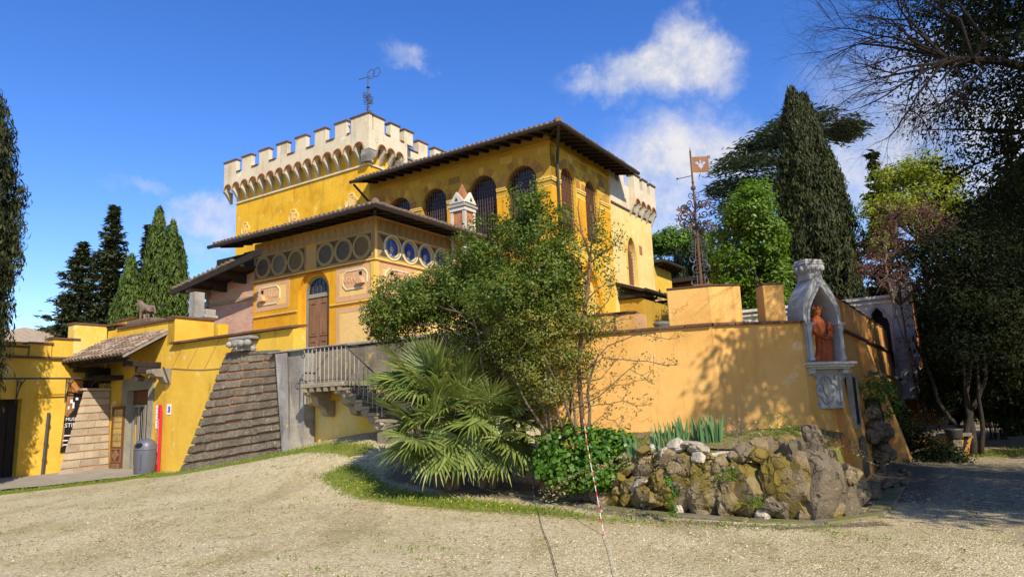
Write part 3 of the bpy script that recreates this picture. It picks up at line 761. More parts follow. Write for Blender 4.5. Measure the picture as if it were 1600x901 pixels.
    m = MB(); m.box(.03, .08, 6.284, 9.18, 6.02, 6.14); m.build('infill_rail', M['frieze_tan'], root)
    m = MB(); m.hexa([W(-.95, 6.2, zb(6.2)), W(-.95, 10.0, zb(10.0)), W(.7, 10.0, zb(10)), W(.7, 6.2, zb(6.2))] + [W(-.95, 6.2, zb(6.2) + .09), W(-.95, 10.0, zb(10.0) + .09), W(.7, 10.0, zb(10) + .09), W(.7, 6.2, zb(6.2) + .09)])
    lr = m.build('lean_to_roof', M['soffit'], root)
    m = MB(); m.hexa([W(-1.02, 4.6, zb(4.6) - .12), W(-1.02, 10.05, zb(10.05) - .12), W(-.94, 10.05, zb(10.05) - .12), W(-.94, 4.6, zb(4.6) - .12)] + [W(-1.02, 4.6, zb(4.6) + .12), W(-1.02, 10.05, zb(10.05) + .12), W(-.94, 10.05, zb(10.05) + .12), W(-.94, 4.6, zb(4.6) + .12)])
    m.build('barge_board', M['beam_dark'], lr)
    for i in range(14):
        b = 6.3 + i * .28; q = MB(); q.tube([W(-1.02, b, zb(b) + .15), W(-.55, b, zb(b) + .15)], .09, 7); q.build('edge_tile', M['tile'], lr)
    for b in (6.9, 8.1, 9.2):
        q = MB(); q.box(-.9, .08, b - .07, b + .07, zb(b) - .22, zb(b) - .03); q.box(-.45, .08, b - .06, b + .06, zb(b) - .40, zb(b) - .222); q.build('bracket', M['beam_grey'] if b > 9 else M['beam_dark'], lr)
    for i in range(13):
        z = 2.9 + i * .26; e = .10 if i % 2 else 0
        q = MB(); q.box(-.03 - .01 * (i % 3), .38, 9.19, 9.46 + e, z, z + .235); q.build('quoin', M['grey_stone'], root, bevel=.03)
    m = MB(); m.box(.1, 3, 9.2, 9.44, 2.6, 6.4); m.build('end_wall', M['ochre_dull'], root)
    return root
PAV = pavilion()

# ------------------------------------------------------------------ crenellated tower
def merlons(root, f, d, spans, z0, h, th, mat='cream'):
    for s0, s1 in spans:
        q = MB(); q.prism(on(f, rect(s0, s1, z0, z0 + h)), d * th); mo = q.build('merlon', M[mat], root)
        q = MB(); q.prism([p - d * .05 for p in on(f, rect(s0 - .05, s1 + .05, z0 + h, z0 + h + .07))], d * (th + .10)); q.build('cap', M['cap_tile'], mo)
def corbelled(root, f, d, s0, s1, n, zs, zt, zb, depth, wallgap):
    """parapet carried on n small brick arches between stone corbels"""
    w = (s1 - s0) / n; out = [(s0, zt), (s1, zt), (s1, zs)]
    r = w * .385
    for k in range(n - 1, -1, -1):
        c = s0 + w * (k + .5)
        out += [(c + r * math.cos(math.pi * i / 8), zs + r * math.sin(math.pi * i / 8)) for i in range(9)]
    out += [(s0, zs)]
    q = MB(); q.prism(on(f, out), d * depth); q.build('parapet', M['cream'], root)
    for k in range(n):
        c = s0 + w * (k + .5); q = MB()
        ri = [(c + r * math.cos(math.pi * i / 8), zs + r * math.sin(math.pi * i / 8)) for i in range(9)]
        ro = [(c + (r + .05) * math.cos(math.pi * i / 8), zs + (r + .05) * math.sin(math.pi * i / 8)) for i in range(9)]
        strip_ring(q, lambda s, z: f(s, z) - d * .025, ri, ro, d * .06)
        q.build('arch_ring', M['brick_red'], root)
    for k in range(n + 1):
        c = s0 + w * k; hw = w * .115
        q = MB(); A = [f(c - hw, zb) + d * wallgap, f(c + hw, zb) + d * wallgap]
        prof = [(wallgap, zb), (wallgap * .72, zb + (zs - zb) * .30), (wallgap * .62, zb + (zs - zb) * .42), (wallgap * .34, zb + (zs - zb) * .68), (wallgap * .26, zb + (zs - zb) * .76), (.0, zs - .06), (-.02, zs - .003), (wallgap + .04, zs - .003), (wallgap + .04, zb)]
        q.prism([f(c - hw, z) + d * t for t, z in prof], f(c + hw, 0) - f(c - hw, 0)); q.build('corbel', M['corbel_stone'], root)
def quatrefoil(root, f, d, s, z, r, seed):
    q = MB(); pts = []
    for i in range(40):
        t = 2 * math.pi * i / 40; rr = r * (.78 + .24 * abs(math.cos(2 * t)) ** .7); pts.append((s + rr * math.cos(t) * .78, z + rr * math.sin(t)))
    q.prism([p - d * .05 for p in on(f, pts)], d * .05); pl = q.build('plaque', M['ochre_pale'], root)
    q = MB(); rp = random.Random(seed)
    inn = [(s + (x - s) * .82, z + (y - z) * .82) for x, y in pts]
    for i in range(0, 40): q.prism([p - d * .075 for p in on(f, [pts[i], pts[(i + 1) % 40], inn[(i + 1) % 40], inn[i]])], d * .026)
    q.prism([p - d * .10 for p in on(f, [(s - r * .28, z + r * .35), (s + r * .28, z + r * .35), (s + r * .26, z - r * .1), (s, z - r * .45), (s - r * .26, z - r * .1)])], d * .055)
    for i in range(9):
        a, b = s + rp.uniform(-.4, .4) * r, z + rp.uniform(-.6, .6) * r
        q.prism([p - d * .085 for p in on(f, disc((a, b), r * rp.uniform(.06, .13), 7))], d * .04)
    q.build('carved_arms', M['pale_field'], pl)
def tower():
    aw, bw, bl = 5.33, 5.50, 15.05
    root = thing('crenellated_tower', 'tall square yellow tower with cream battlements on small corbel arches', 'tower', W(aw, bw, 0))
    q = MB(); q.box(aw, 15.5, bw, bl, 0, 13.6); q.build('wall', M['ochre'], root)
    ap, bp = aw - .46, bw - .46
    q = MB(); q.box(aw - .07, aw, bw - .07, bl + .05, 12.62, 12.70); q.box(aw + .001, 8.2, bw - .07, bw, 12.62, 12.70); q.build('string_course', M['cream'], root)
    corbelled(root, fa(ap), U, bp + .30, bl + .46, 15, 13.32, 14.13, 12.71, .30, .46)
    f = fa(ap)
    n = 8; L0, L1 = bp, bl + .46; pitch = (L1 - L0 - .9) / 7
    spans = [(L0, L0 + 1.12)] + [(L0 + .04 + pitch * k, L0 + .04 + pitch * k + .74) for k in range(1, 7)] + [(L1 - 1.0, L1)]
    q = MB(); q.prism(on(f, rect(bp, bp + .298, 13.2, 14.13)), U * .30); q.build('parapet_corner', M['cream'], root)
    merlons(root, f, U, spans, 14.132, .68, .22)
    for (s0, s1), (t0, t1) in zip(spans[:-1], spans[1:]):
        q = MB(); q.prism([p - U * .05 for p in on(f, rect(s1 + .055, t0 - .055, 14.132, 14.18))], U * .4); q.build('coping', M['cap_tile'], root)
    # right side: three arches, then the wall steps back
    h = fb(bp); a_end = ap + 2.55
    corbelled(root, h, V, ap + .302 + .25, a_end - .25, 3, 13.32, 14.13, 12.71, .30, .46)
    q = MB(); q.prism(on(h, rect(ap + .302, ap + .55, 13.2, 14.13)), V * .30); q.build('parapet_corner', M['cream'], root)
    q = MB(); q.prism(on(h, rect(a_end - .248, a_end, 13.0, 14.13)), V * .46); q.build('parapet_corner', M['cream'], root)
    for s in (ap + .28, a_end - .25):   # carved corner brackets
        q = MB(); p0 = W(s, bp + .12, 12.95)
        q.prism([W(s - .3, bp + .02, 13.19), W(s + .32, bp + .02, 13.19), W(s + .26, bp + .1, 12.95), W(s + .14, bp + .25, 12.76), W(s - .10, bp + .3, 12.72), W(s - .24, bp + .15, 12.95)], V * .4); q.build('corner_bracket', M['grey_stone'], root)
    sp2 = [(ap + .302, ap + 1.0), (ap + 1.42, ap + 2.02), (ap + 2.36, ap + 2.98)]
    merlons(root, h, V, sp2, 14.132, .66, .30)
    q = MB(); q.prism([p - V * .05 for p in on(h, rect(ap + 1.055, ap + 1.365, 14.132, 14.18))], V * .4); q.build('coping', M['cap_tile'], root)
    q = MB(); q.prism([p - V * .05 for p in on(h, rect(ap + 2.075, ap + 2.305, 14.132, 14.18))], V * .4); q.build('coping', M['cap_tile'], root)
    k = fb(bw - .05)
    q = MB(); q.prism(on(k, rect(a_end + .001, 15.5, 13.0, 14.13)), V * .3); q.build('parapet', M['cream'], root)
    sp3 = [(a_end + 1.3 + 1.25 * i, a_end + 2.0 + 1.25 * i) for i in range(6)]
    merlons(root, k, V, sp3, 14.132, .66, .30)
    for s, e in zip([a_end + .5] + [x[1] for x in sp3], [x[0] for x in sp3]):
        q = MB(); q.prism([p - V * .05 for p in on(k, rect(s + .055, e - .055, 14.132, 14.18))], V * .4); q.build('coping', M['cap_tile'], root)
    fw = fa(aw)
    quatrefoil(root, fw, U, 14.2, 11.1, .42, 1); quatrefoil(root, fw, U, 10.5, 11.05, .46, 2); quatrefoil(root, fw, U, 6.55, 11.0, .52, 3)
    q = MB(); q.box(aw + .5, aw + .62, bw - .06, bw + .0, 11.9, 12.35); q.build('arrow_slit', M['brick_red'], root)
    # walk behind the battlements
    q = MB(); q.box(aw - .155, 15.4, bw - .155, bl + .14, 13.61, 13.7); q.build('roof_deck', M['grey_stone'], root)
tower()
# ------------------------------------------------------------------ upper loggia (taller wing behind the pavilion)
def grille_window(root, f, d, s0, s1, z0, zs, pane, bar, back=.30):
    c, r = (s0 + s1) / 2, (s1 - s0) / 2
    q = MB(); q.prism([p + d * back for p in on(f, arch(s0 - .03, s1 + .03, z0, zs))], d * .03); wn = q.build('window', M[pane], root)
    q = MB(); k = int((s1 - s0) / .115)
    for i in range(1, k):
        s = s0 + (s1 - s0) * i / k; zt = zs + math.sqrt(max(r * r - (s - c) ** 2, 0)) - .005
        q.tube([f(s, z0) + d * .10, f(s, zt) + d * .10], .014, 4)
    z = z0 + .15
    while z < zs + r - .08:
        hw = r if z < zs else math.sqrt(max(r * r - (z - zs) ** 2, 0)); q.tube([f(c - hw + .01, z) + d * .115, f(c + hw - .01, z) + d * .115], .012, 4); z += .17
    q.build('grille', M[bar], wn)
    q = MB(); fi = lambda e: arch(s0 + e, s1 - e, z0, zs); 
    q.wall([p + d * .22 for p in on(f, fi(-.02))], [[p + d * .22 for p in on(f, [(x, y + .001) for x, y in fi(.06)])]], d * .06); q.build('frame', M['door_brown'], wn)
def ashlar(root, f, d, s0, s1, z0, z1, arcs, seed):
    """flat coloured stone blocks, left out where the arch stones run"""
    rp = random.Random(seed); z = z0; row = 0; H = .285
    cols = ['block_ochre', 'block_ochre', 'block_brown', 'ochre_dull', 'ochre_dull', 'ochre_dull']
    while z + H <= z1 + .01:
        s = s0 + (0 if row % 2 else -.22)
        while s < s1:
            e = s + rp.uniform(.42, .66); a, b = max(s, s0) + .006, min(e, s1) - .006
            ok = b - a > .12
            for (c, zs, r) in arcs:
                nx, nz = min(max(c, a), b), min(max(zs, z), z + H)
                if math.hypot(nx - c, nz - zs) < r or (a < c + r - .22 and b > c - r + .22 and z < zs): ok = False
            if ok:
                pr = rp.uniform(.006, .016); q = MB(); q.prism([p - d * pr for p in on(f, rect(a, b, z + .006, z + H - .006))], d * (pr - .001)); q.build('ashlar_block', M[rp.choice(cols)], root)
            s = e
        z += H; row += 1
def voussoirs(root, f, d, c, zs, r, seed, n=11, th=.27):
    rp = random.Random(seed)
    for i in range(n):
        t0, t1 = math.pi * (i + .03) / n, math.pi * (i + .97) / n
        k = 4; inn = [(c - r * math.cos(t0 + (t1 - t0) * j / k), zs + r * math.sin(t0 + (t1 - t0) * j / k)) for j in range(k + 1)]
        tt = th + rp.uniform(-.03, .05); ou = [(c - (r + tt) * math.cos(t0 + (t1 - t0) * j / k), zs + (r + tt) * math.sin(t0 + (t1 - t0) * j / k)) for j in range(k + 1)]
        pr = rp.uniform(.014, .028)
        q = MB(); q.prism([p - d * pr for p in on(f, inn + ou[::-1])], d * (pr - .001)); q.build('voussoir', M[rp.choice(['block_brown', 'block_ochre', 'block_ochre', 'block_red'])], root)
def loggia():
    root = thing('villa_loggia', 'tall yellow wing with barred arched windows under a wide dark overhanging roof', 'house', W(5.25, -3.9, 1.0))
    f = fa(5.25); g_ = fb(-3.9)
    A = [(3.0, 4.28), (1.05, 2.33), (-1.42, -.08), (-3.27, -1.93)]; ZS = 10.06
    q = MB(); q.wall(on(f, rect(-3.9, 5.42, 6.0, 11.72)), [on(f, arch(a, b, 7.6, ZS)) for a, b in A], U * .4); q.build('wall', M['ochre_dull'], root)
    B = [(5.98, 7.22), (8.0, 9.2)]
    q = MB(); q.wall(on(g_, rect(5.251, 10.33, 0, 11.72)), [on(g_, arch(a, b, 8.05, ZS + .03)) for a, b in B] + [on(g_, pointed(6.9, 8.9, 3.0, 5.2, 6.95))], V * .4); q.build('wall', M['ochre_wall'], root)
    q = MB(); q.box(5.7, 10.2, -3.45, 5.3, 4, 11.6); q.build('room', M['interior'], root)
    for i, (a, b) in enumerate(A):
        grille_window(root, f, U, a, b, 7.6, ZS, 'glass_dark', 'grille'); voussoirs(root, f, U, (a + b) / 2, ZS, (b - a) / 2 + .03, i)
    for i, (a, b) in enumerate(B):
        grille_window(root, g_, V, a, b, 8.05, ZS + .03, 'door_brown', 'iron_rust', .22); voussoirs(root, g_, V, (a + b) / 2, ZS + .03, (b - a) / 2 + .03, i + 9)
    ashlar(root, f, U, -3.85, 5.3, 10.1, 11.3, [((a + b) / 2, ZS, (b - a) / 2 + .30) for a, b in A], 5)
    ashlar(root, g_, V, 5.35, 10.3, 10.1, 11.3, [((a + b) / 2, ZS, (b - a) / 2 + .30) for a, b in B], 6)
    # pier mouldings
    for s0, s1 in ((4.30, 5.3), (2.35, 2.98), (-.06, 1.03), (-1.91, -1.44), (-3.9, -3.29)):
        q = MB(); e = .05 if s0 < -3.8 else 0
        q.box(5.19, 5.249, s0 - e, s1, 9.97, 10.05); q.box(5.21, 5.249, s0 - e * .6, s1, 9.90, 9.968); q.box(5.22, 5.249, s0, s1, 9.66, 9.70); q.build('pier_moulding', M['ochre_pale'], root)
    for s0, s1 in ((5.19, 5.95), (7.24, 7.98), (9.22, 10.3)):
        q = MB(); q.box(s0, s1, -3.96, -3.901, 9.97, 10.05); q.box(s0 + .02, s1, -3.94, -3.901, 9.90, 9.968); q.box(s0 + .03, s1, -3.93, -3.901, 9.66, 9.70); q.build('pier_moulding', M['ochre_pale'], root)
    for s0, s1 in ((4.32, 5.28), (2.37, 2.96), (-.04, 1.01), (-1.89, -1.46), (-3.9, -3.31)):
        q = MB(); q.box(5.225, 5.249, s0, s1, 7.0, 9.655); q.build('pilaster', M['ochre_deep'], root)
    for s0, s1 in ((5.24, 5.93), (7.26, 7.96), (9.24, 10.28)):
        q = MB(); q.box(s0, s1, -3.925, -3.901, 7.8, 9.655); q.build('pilaster', M['ochre_deep'], root)
    q = MB(); q.box(5.2, 10.33, -3.95, -3.901, 7.66, 7.78); q.box(5.25, 10.33, -3.93, -3.901, 7.6, 7.657); q.build('belt', M['ochre_pale'], root)
    q = MB(); q.prism([p + V * .2 for p in on(g_, pointed(6.9, 8.9, 3.0, 5.2, 6.95))], V * .05); q.build('blind_arch', M['ochre_pale'], root)
    q = MB(); q.wall([p - V * .05 for p in on(g_, pointed(6.7, 9.1, 2.9, 5.2, 7.2))], [[p - V * .05 for p in on(g_, [(x, z + .02) for x, z in pointed(6.92, 8.88, 2.9, 5.2, 6.93)])]], V * .049); q.build('arch_band', M['ochre_deep'], root)
    q = MB(); q.prism([p - V * .02 for p in on(g_, rect(9.5, 9.95, 6.45, 7.35))], V * .019); q.build('wall_tablet', M['pale_field'], root)
    q = MB(); q.box(5.20, 5.249, -3.9, 5.3, 11.34, 11.44); q.box(5.2, 10.3, -3.95, -3.901, 11.34, 11.44); q.build('cornice', M['ochre_dull'], root)
    eave_roof(root, 4.29, 11.25, -4.84, 5.45, 11.49, .27, 5.25, -3.9, .95, .5)
    # downpipes
    q = MB(); q.tube([W(4.2, -4.9, 11.45), W(4.35, -4.8, 11.35), W(5.55, -4.05, 10.75), W(5.6, -4.0, 10.55), W(5.6, -4.0, 6.0)], .055, 8); q.build('downpipe', M['gutter'], root)
    q = MB(); q.tube([W(4.25, 5.35, 11.4), W(5.1, 5.32, 10.85), W(5.14, 5.32, 10.7), W(5.14, 5.32, 9.6)], .05, 8); q.build('downpipe', M['gutter'], root)
    return root
loggia()
def rear_tower():
    root = thing('rear_tower', 'smaller yellow tower with a cream battlement behind the wide-roofed wing', 'tower', W(10.4, -3.95, 0))
    g_ = fb(-3.95); h = fb(-4.25)
    q = MB(); q.wall(on(g_, rect(10.332, 14.9, 0, 10.25)), [on(g_, pointed(11.75, 12.72, 6.75, 8.0, 8.95))], V * .4); q.build('wall', M['ochre_light'], root)
    q = MB(); q.box(10.4, 14.895, -3.545, 2, 0, 10.2); q.build('core', M['ochre_light'], root)
    q = MB(); q.prism([p + V * .2 for p in on(g_, pointed(11.7, 12.77, 6.7, 8.0, 9.0))], V * .03); wn = q.build('window', M['brick_red'], root)
    q = MB(); q.wall([p - V * .03 for p in on(g_, pointed(11.62, 12.85, 6.6, 8.0, 9.12))], [[p - V * .03 for p in on(g_, [(x, z + .002) for x, z in pointed(11.74, 12.73, 6.6, 8.0, 8.96)])]], V * .028); q.build('surround', M['ochre_pale'], wn)
    q = MB()
    for i in range(7): q.tube([W(11.8 + i * .14, -3.80, 6.76), W(11.8 + i * .14, -3.80, 8.0 + .9 * (1 - abs(i - 3) / 3.4))], .012, 4)
    for z in np.arange(6.9, 8.5, .16): q.tube([W(11.76, -3.8, z), W(12.7, -3.8, z)], .012, 4)
    q.build('grille', M['grille'], wn)
    q = MB(); q.box(10.332, 14.95, -4.01, -3.951, 10.18, 10.25); q.build('string_course', M['cap_tile'], root)
    q = MB(); q.box(10.335, 12.35, -3.98, -3.6, 10.252, 11.35); q.build('parapet', M['cream'], root)
    merlons(root, fb(-3.98), V, [(10.34, 10.9), (11.3, 11.85)], 11.352, .5, .3)
    corbelled(root, h, V, 12.38, 14.95, 4, 10.55, 11.35, 10.0, .28, .30)
    merlons(root, h, V, [(12.38, 13.05), (13.40, 13.95), (14.32, 14.95)], 11.352, .55, .3)
    q = MB(); q.box(14.67, 14.95, -3.969, 2, 10.55, 11.35); q.build('parapet', M['cream'], root)
    merlons(root, fa(14.67), U, [(-3.9 + 1.2 * i, -3.2 + 1.2 * i) for i in range(5)], 11.353, .55, .28)
    q = MB(); q.box(10.4, 14.6, -3.55, 1.9, 10.3, 10.36); q.build('roof_deck', M['grey_stone'], root)
    q = MB(); q.box(13.2, 13.5, -3.97, -3.951, 8.35, 8.75); q.build('wall_tablet', M['brick_red'], root)
rear_tower()
def aedicule():
    c = Vector((-1.78, 26.0, 0)); root = thing('gothic_chimney', 'small gothic brick chimney turret with a pointed roof above the eaves', 'chimney', (c.x, c.y, 7.6))
    def bx(x0, x1, z0, z1, mat, name, par=root):
        q = MB(); q.hexa([c + U * a + V * b + Vector((0, 0, z)) for z in (z0, z1) for a, b in ((x0, x0), (x0, x1), (x1, x1), (x1, x0))]); return q.build(name, M[mat], par, bevel=.012)
    bx(-.30, .30, 7.0, 9.05, 'brick_red', 'shaft')
    for a in (-.34, .22):
        for b in (-.34, .22):
            q = MB(); q.hexa([c + U * (a + x) + V * (b + y) + Vector((0, 0, z)) for z in (7.02, 9.04) for x, y in ((0, 0), (0, .12), (.12, .12), (.12, 0))]); q.build('corner_column', M['white_stone'], root)
    bx(-.37, .37, 9.052, 9.2, 'white_stone', 'capital'); bx(-.42, .42, 9.202, 9.29, 'grey_stone', 'cornice'); bx(-.35, .35, 9.292, 9.36, 'white_stone', 'parapet')
    for d, s in ((-1, U), (-1, V)):
        o = V if s is U else U; q = MB(); e = c - s * .40
        q.prism([e - o * .36 + Vector((0, 0, 9.365)), e + Vector((0, 0, 9.80)), e + o * .36 + Vector((0, 0, 9.365))], s * .1); gb = q.build('gable', M['white_stone'], root)
        q = MB(); q.prism([e - s * .015 + o * x + Vector((0, 0, z)) for x, z in ((-.07, 9.44), (0, 9.58), (.07, 9.44))], s * .013); q.build('trefoil', M['dark'], gb)
    q = MB(); q.add([c + U * a + V * b + Vector((0, 0, 9.365)) for a, b in ((-.29, -.29), (-.29, .29), (.29, .29), (.29, -.29))] + [c + Vector((0, 0, 10.25))], [(0, 4, 1), (1, 4, 2), (2, 4, 3), (3, 4, 0), (0, 1, 2, 3)]); q.build('spire', M['brick_red'], root)
    q = MB(); q.prism([c - V * .305 + U * x + Vector((0, 0, z)) for x, z in ((-.16, 7.3), (-.16, 8.4), (0, 8.7), (.16, 8.4), (.16, 7.3))], V * -.02); q.build('niche_panel', M['marble'], root)
aedicule()
def rear_wings():
    # lower wing beyond the rear tower with a dark hipped eave
    root = thing('rear_wing', 'low yellow wing with a dark overhanging roof beyond the rear tower', 'house', W(15, -4, 0))
    q = MB(); q.wall(on(fb(-3.9), rect(14.92, 17.35, 0, 8.3)), [on(fb(-3.9), pointed(15.2, 15.9, 4.2, 6.1, 7.0)), on(fb(-3.9), rect(16.15, 16.5, 5.6, 6.9))], V * .3); q.build('wall', M['ochre_wall'], root)
    q = MB(); q.box(14.95, 17.34, -3.59, 4, 0, 8.2); q.build('core', M['ochre_dull'], root)
    for s0, s1, z0, z1 in ((15.15, 15.95, 4.1, 7.05), (16.1, 16.55, 5.55, 6.95)):
        q = MB(); q.prism([p + V * .2 for p in on(fb(-3.9), rect(s0, s1, z0, z1))], V * .03); wn = q.build('window', M['glass_dark'], root)
        q = MB()
        for i in range(1, 6): q.tube([W(s0 + (s1 - s0) * i / 6, -3.80, z0), W(s0 + (s1 - s0) * i / 6, -3.80, z1)], .015, 4)
        q.build('grille', M['iron_pale'], wn)
    rf = MB(); rf.hexa([W(14.92, -4.4, 8.2), W(14.92, 4.5, 8.2), W(17.7, 4.5, 8.2), W(17.7, -4.4, 8.2), W(14.92, -4.4, 8.34), W(14.92, 4.5, 8.34), W(17.7, 4.5, 8.34), W(17.7, -4.4, 8.34)]); ro = rf.build('roof', M['soffit'], root)
    for i in range(6):
        q = MB(); q.box(15.1 + i * .5, 15.2 + i * .5, -4.35, -3.9, 8.08, 8.195); q.build('rafter', M['beam_dark'], ro)
    q = MB(); q.tube([W(14.93, -4.47, 8.25), W(17.75, -4.47, 8.25)], .07, 7); q.build('gutter', M['gutter'], ro)
    root = thing('lean_to_porch', 'small lean-to porch roof against the yellow rear tower wall', 'porch', W(11, -4.5, 4))
    q = MB(); q.hexa([W(10.3, -3.952, 6.55), W(14.6, -3.952, 6.55), W(14.6, -5.2, 6.1), W(10.3, -5.2, 6.1), W(10.3, -3.952, 6.67), W(14.6, -3.952, 6.67), W(14.6, -5.25, 6.22), W(10.3, -5.25, 6.22)]); q.build('roof', M['beam_dark'], root)
    q = MB(); q.tube([W(10.25, -5.28, 6.2), W(14.65, -5.28, 6.2)], .06, 7); q.build('gutter', M['gutter'], root)
    for a in (10.5, 11.9, 13.3, 14.4):
        q = MB(); q.box(a - .05, a + .05, -5.15, -3.955, 5.95, 6.08); q.build('rafter', M['beam_dark'], root)
    q = MB(); q.box(10.6, 14.3, -5.0, -3.96, 1.0, 5.9); q.build('wall', M['ochre_dull'], root)
    # second lower roof further off
    root = thing('garden_house', 'low building with a flat dark roof beside the umbrella pine', 'house', W(22, -8, 0))
    q = MB(); q.box(20.3, 27, -5.0, 4, 0, 7.9); q.build('wall', M['ochre_dull'], root)
    q = MB(); q.box(19.5, 27.8, -5.8, 4.8, 7.9, 8.12); q.build('roof', M['soffit'], root)
    # small house with a red tiled roof beyond the wall at the far left
    root = thing('neighbour_house', 'pale yellow house with a red tiled roof beyond the wall behind the cypress', 'house', (-32.5, 41.5, 0))
    c = Vector((-31.0, 40.0, 0)); q = MB()
    P = lambda a, b, z: c + U * a + V * b + Vector((0, 0, z))
    bxq = lambda a0, a1, b0, b1, z0, z1: [P(a0, b0, z0), P(a0, b1, z0), P(a1, b1, z0), P(a1, b0, z0), P(a0, b0, z1), P(a0, b1, z1), P(a1, b1, z1), P(a1, b0, z1)]
    q.hexa(bxq(0, 8, .5, 8, 0, 6.6)); q.build('wall', M['ochre_pale'], root)
    q = MB(); q.add([P(-.7, -.2, 6.6), P(8.7, -.2, 6.6), P(8.7, 8.7, 6.6), P(-.7, 8.7, 6.6), P(4, 4, 8.0)], [(0, 1, 4), (1, 2, 4), (2, 3, 4), (3, 0, 4), (3, 2, 1, 0)]); q.build('roof', M['tile_pale'], root)
    q = MB(); q.hexa(bxq(-.03, -.005, 2.0, 3.0, 4.6, 6.0)); wn = q.build('window', M['glass_dark'], root)
    q = MB(); q.hexa(bxq(-.06, -.031, 1.9, 3.1, 4.45, 4.55)); q.build('sill', M['white_stone'], wn)
rear_wings()
# ------------------------------------------------------------------ perimeter wall, buttresses, stair
def stones_on_quad(root, bl, br, tr, tl, d, courses, mats, seed, gap=.012, proud=.05, lengths=(.55, 1.1), jt=.10, name='stone', rag=.010):
    """courses of separate stones between the corners of a battered face; d points out of the face"""
    rp = random.Random(seed); bl, br, tr, tl, d = map(Vector, (bl, br, tr, tl, d))
    for r in range(courses):
        t0, t1 = (r + jt) / courses, (r + 1 - jt) / courses
        L = (br - bl).lerp(tr - tl, (t0 + t1) / 2).length
        cuts = [0]
        while cuts[-1] < 1: cuts.append(cuts[-1] + rp.uniform(*lengths) / L)
        cuts[-1] = 1
        if len(cuts) > 2 and cuts[-1] - cuts[-2] < .25 / L: del cuts[-2]
        for s0, s1 in zip(cuts[:-1], cuts[1:]):
            g0, g1 = s0 + gap / L, s1 - gap / L; e = rp.uniform(.55, 1) * proud
            P = lambda s, t: bl.lerp(br, s).lerp(tl.lerp(tr, s), t)
            j = lambda: rp.uniform(-rag, rag)
            q = [P(g0, t0), P(g1, t0), P(g1, t1), P(g0, t1)]
            q = [p + Vector((0, 0, j())) for p in q]
            mb = MB(); mb.hexa([p - d * .05 for p in q] + [p + d * (e + j()) for p in q]); 
            o = mb.build(name, M[rp.choice(mats)], root, bevel=.012)
def flush(p, q, w, z0, z1, mb):
    """upright slab between two plan points, w thick to the left of p->q"""
    p, q = Vector((p[0], p[1], 0)), Vector((q[0], q[1], 0)); d = (q - p).normalized(); n = Vector((-d.y, d.x, 0)) * w
    zz = lambda v, z: Vector((v.x, v.y, z))
    mb.hexa([zz(p, z0), zz(q, z0), zz(q + n, z0), zz(p + n, z0), zz(p, z1), zz(q, z1), zz(q + n, z1), zz(p + n, z1)])
    return mb
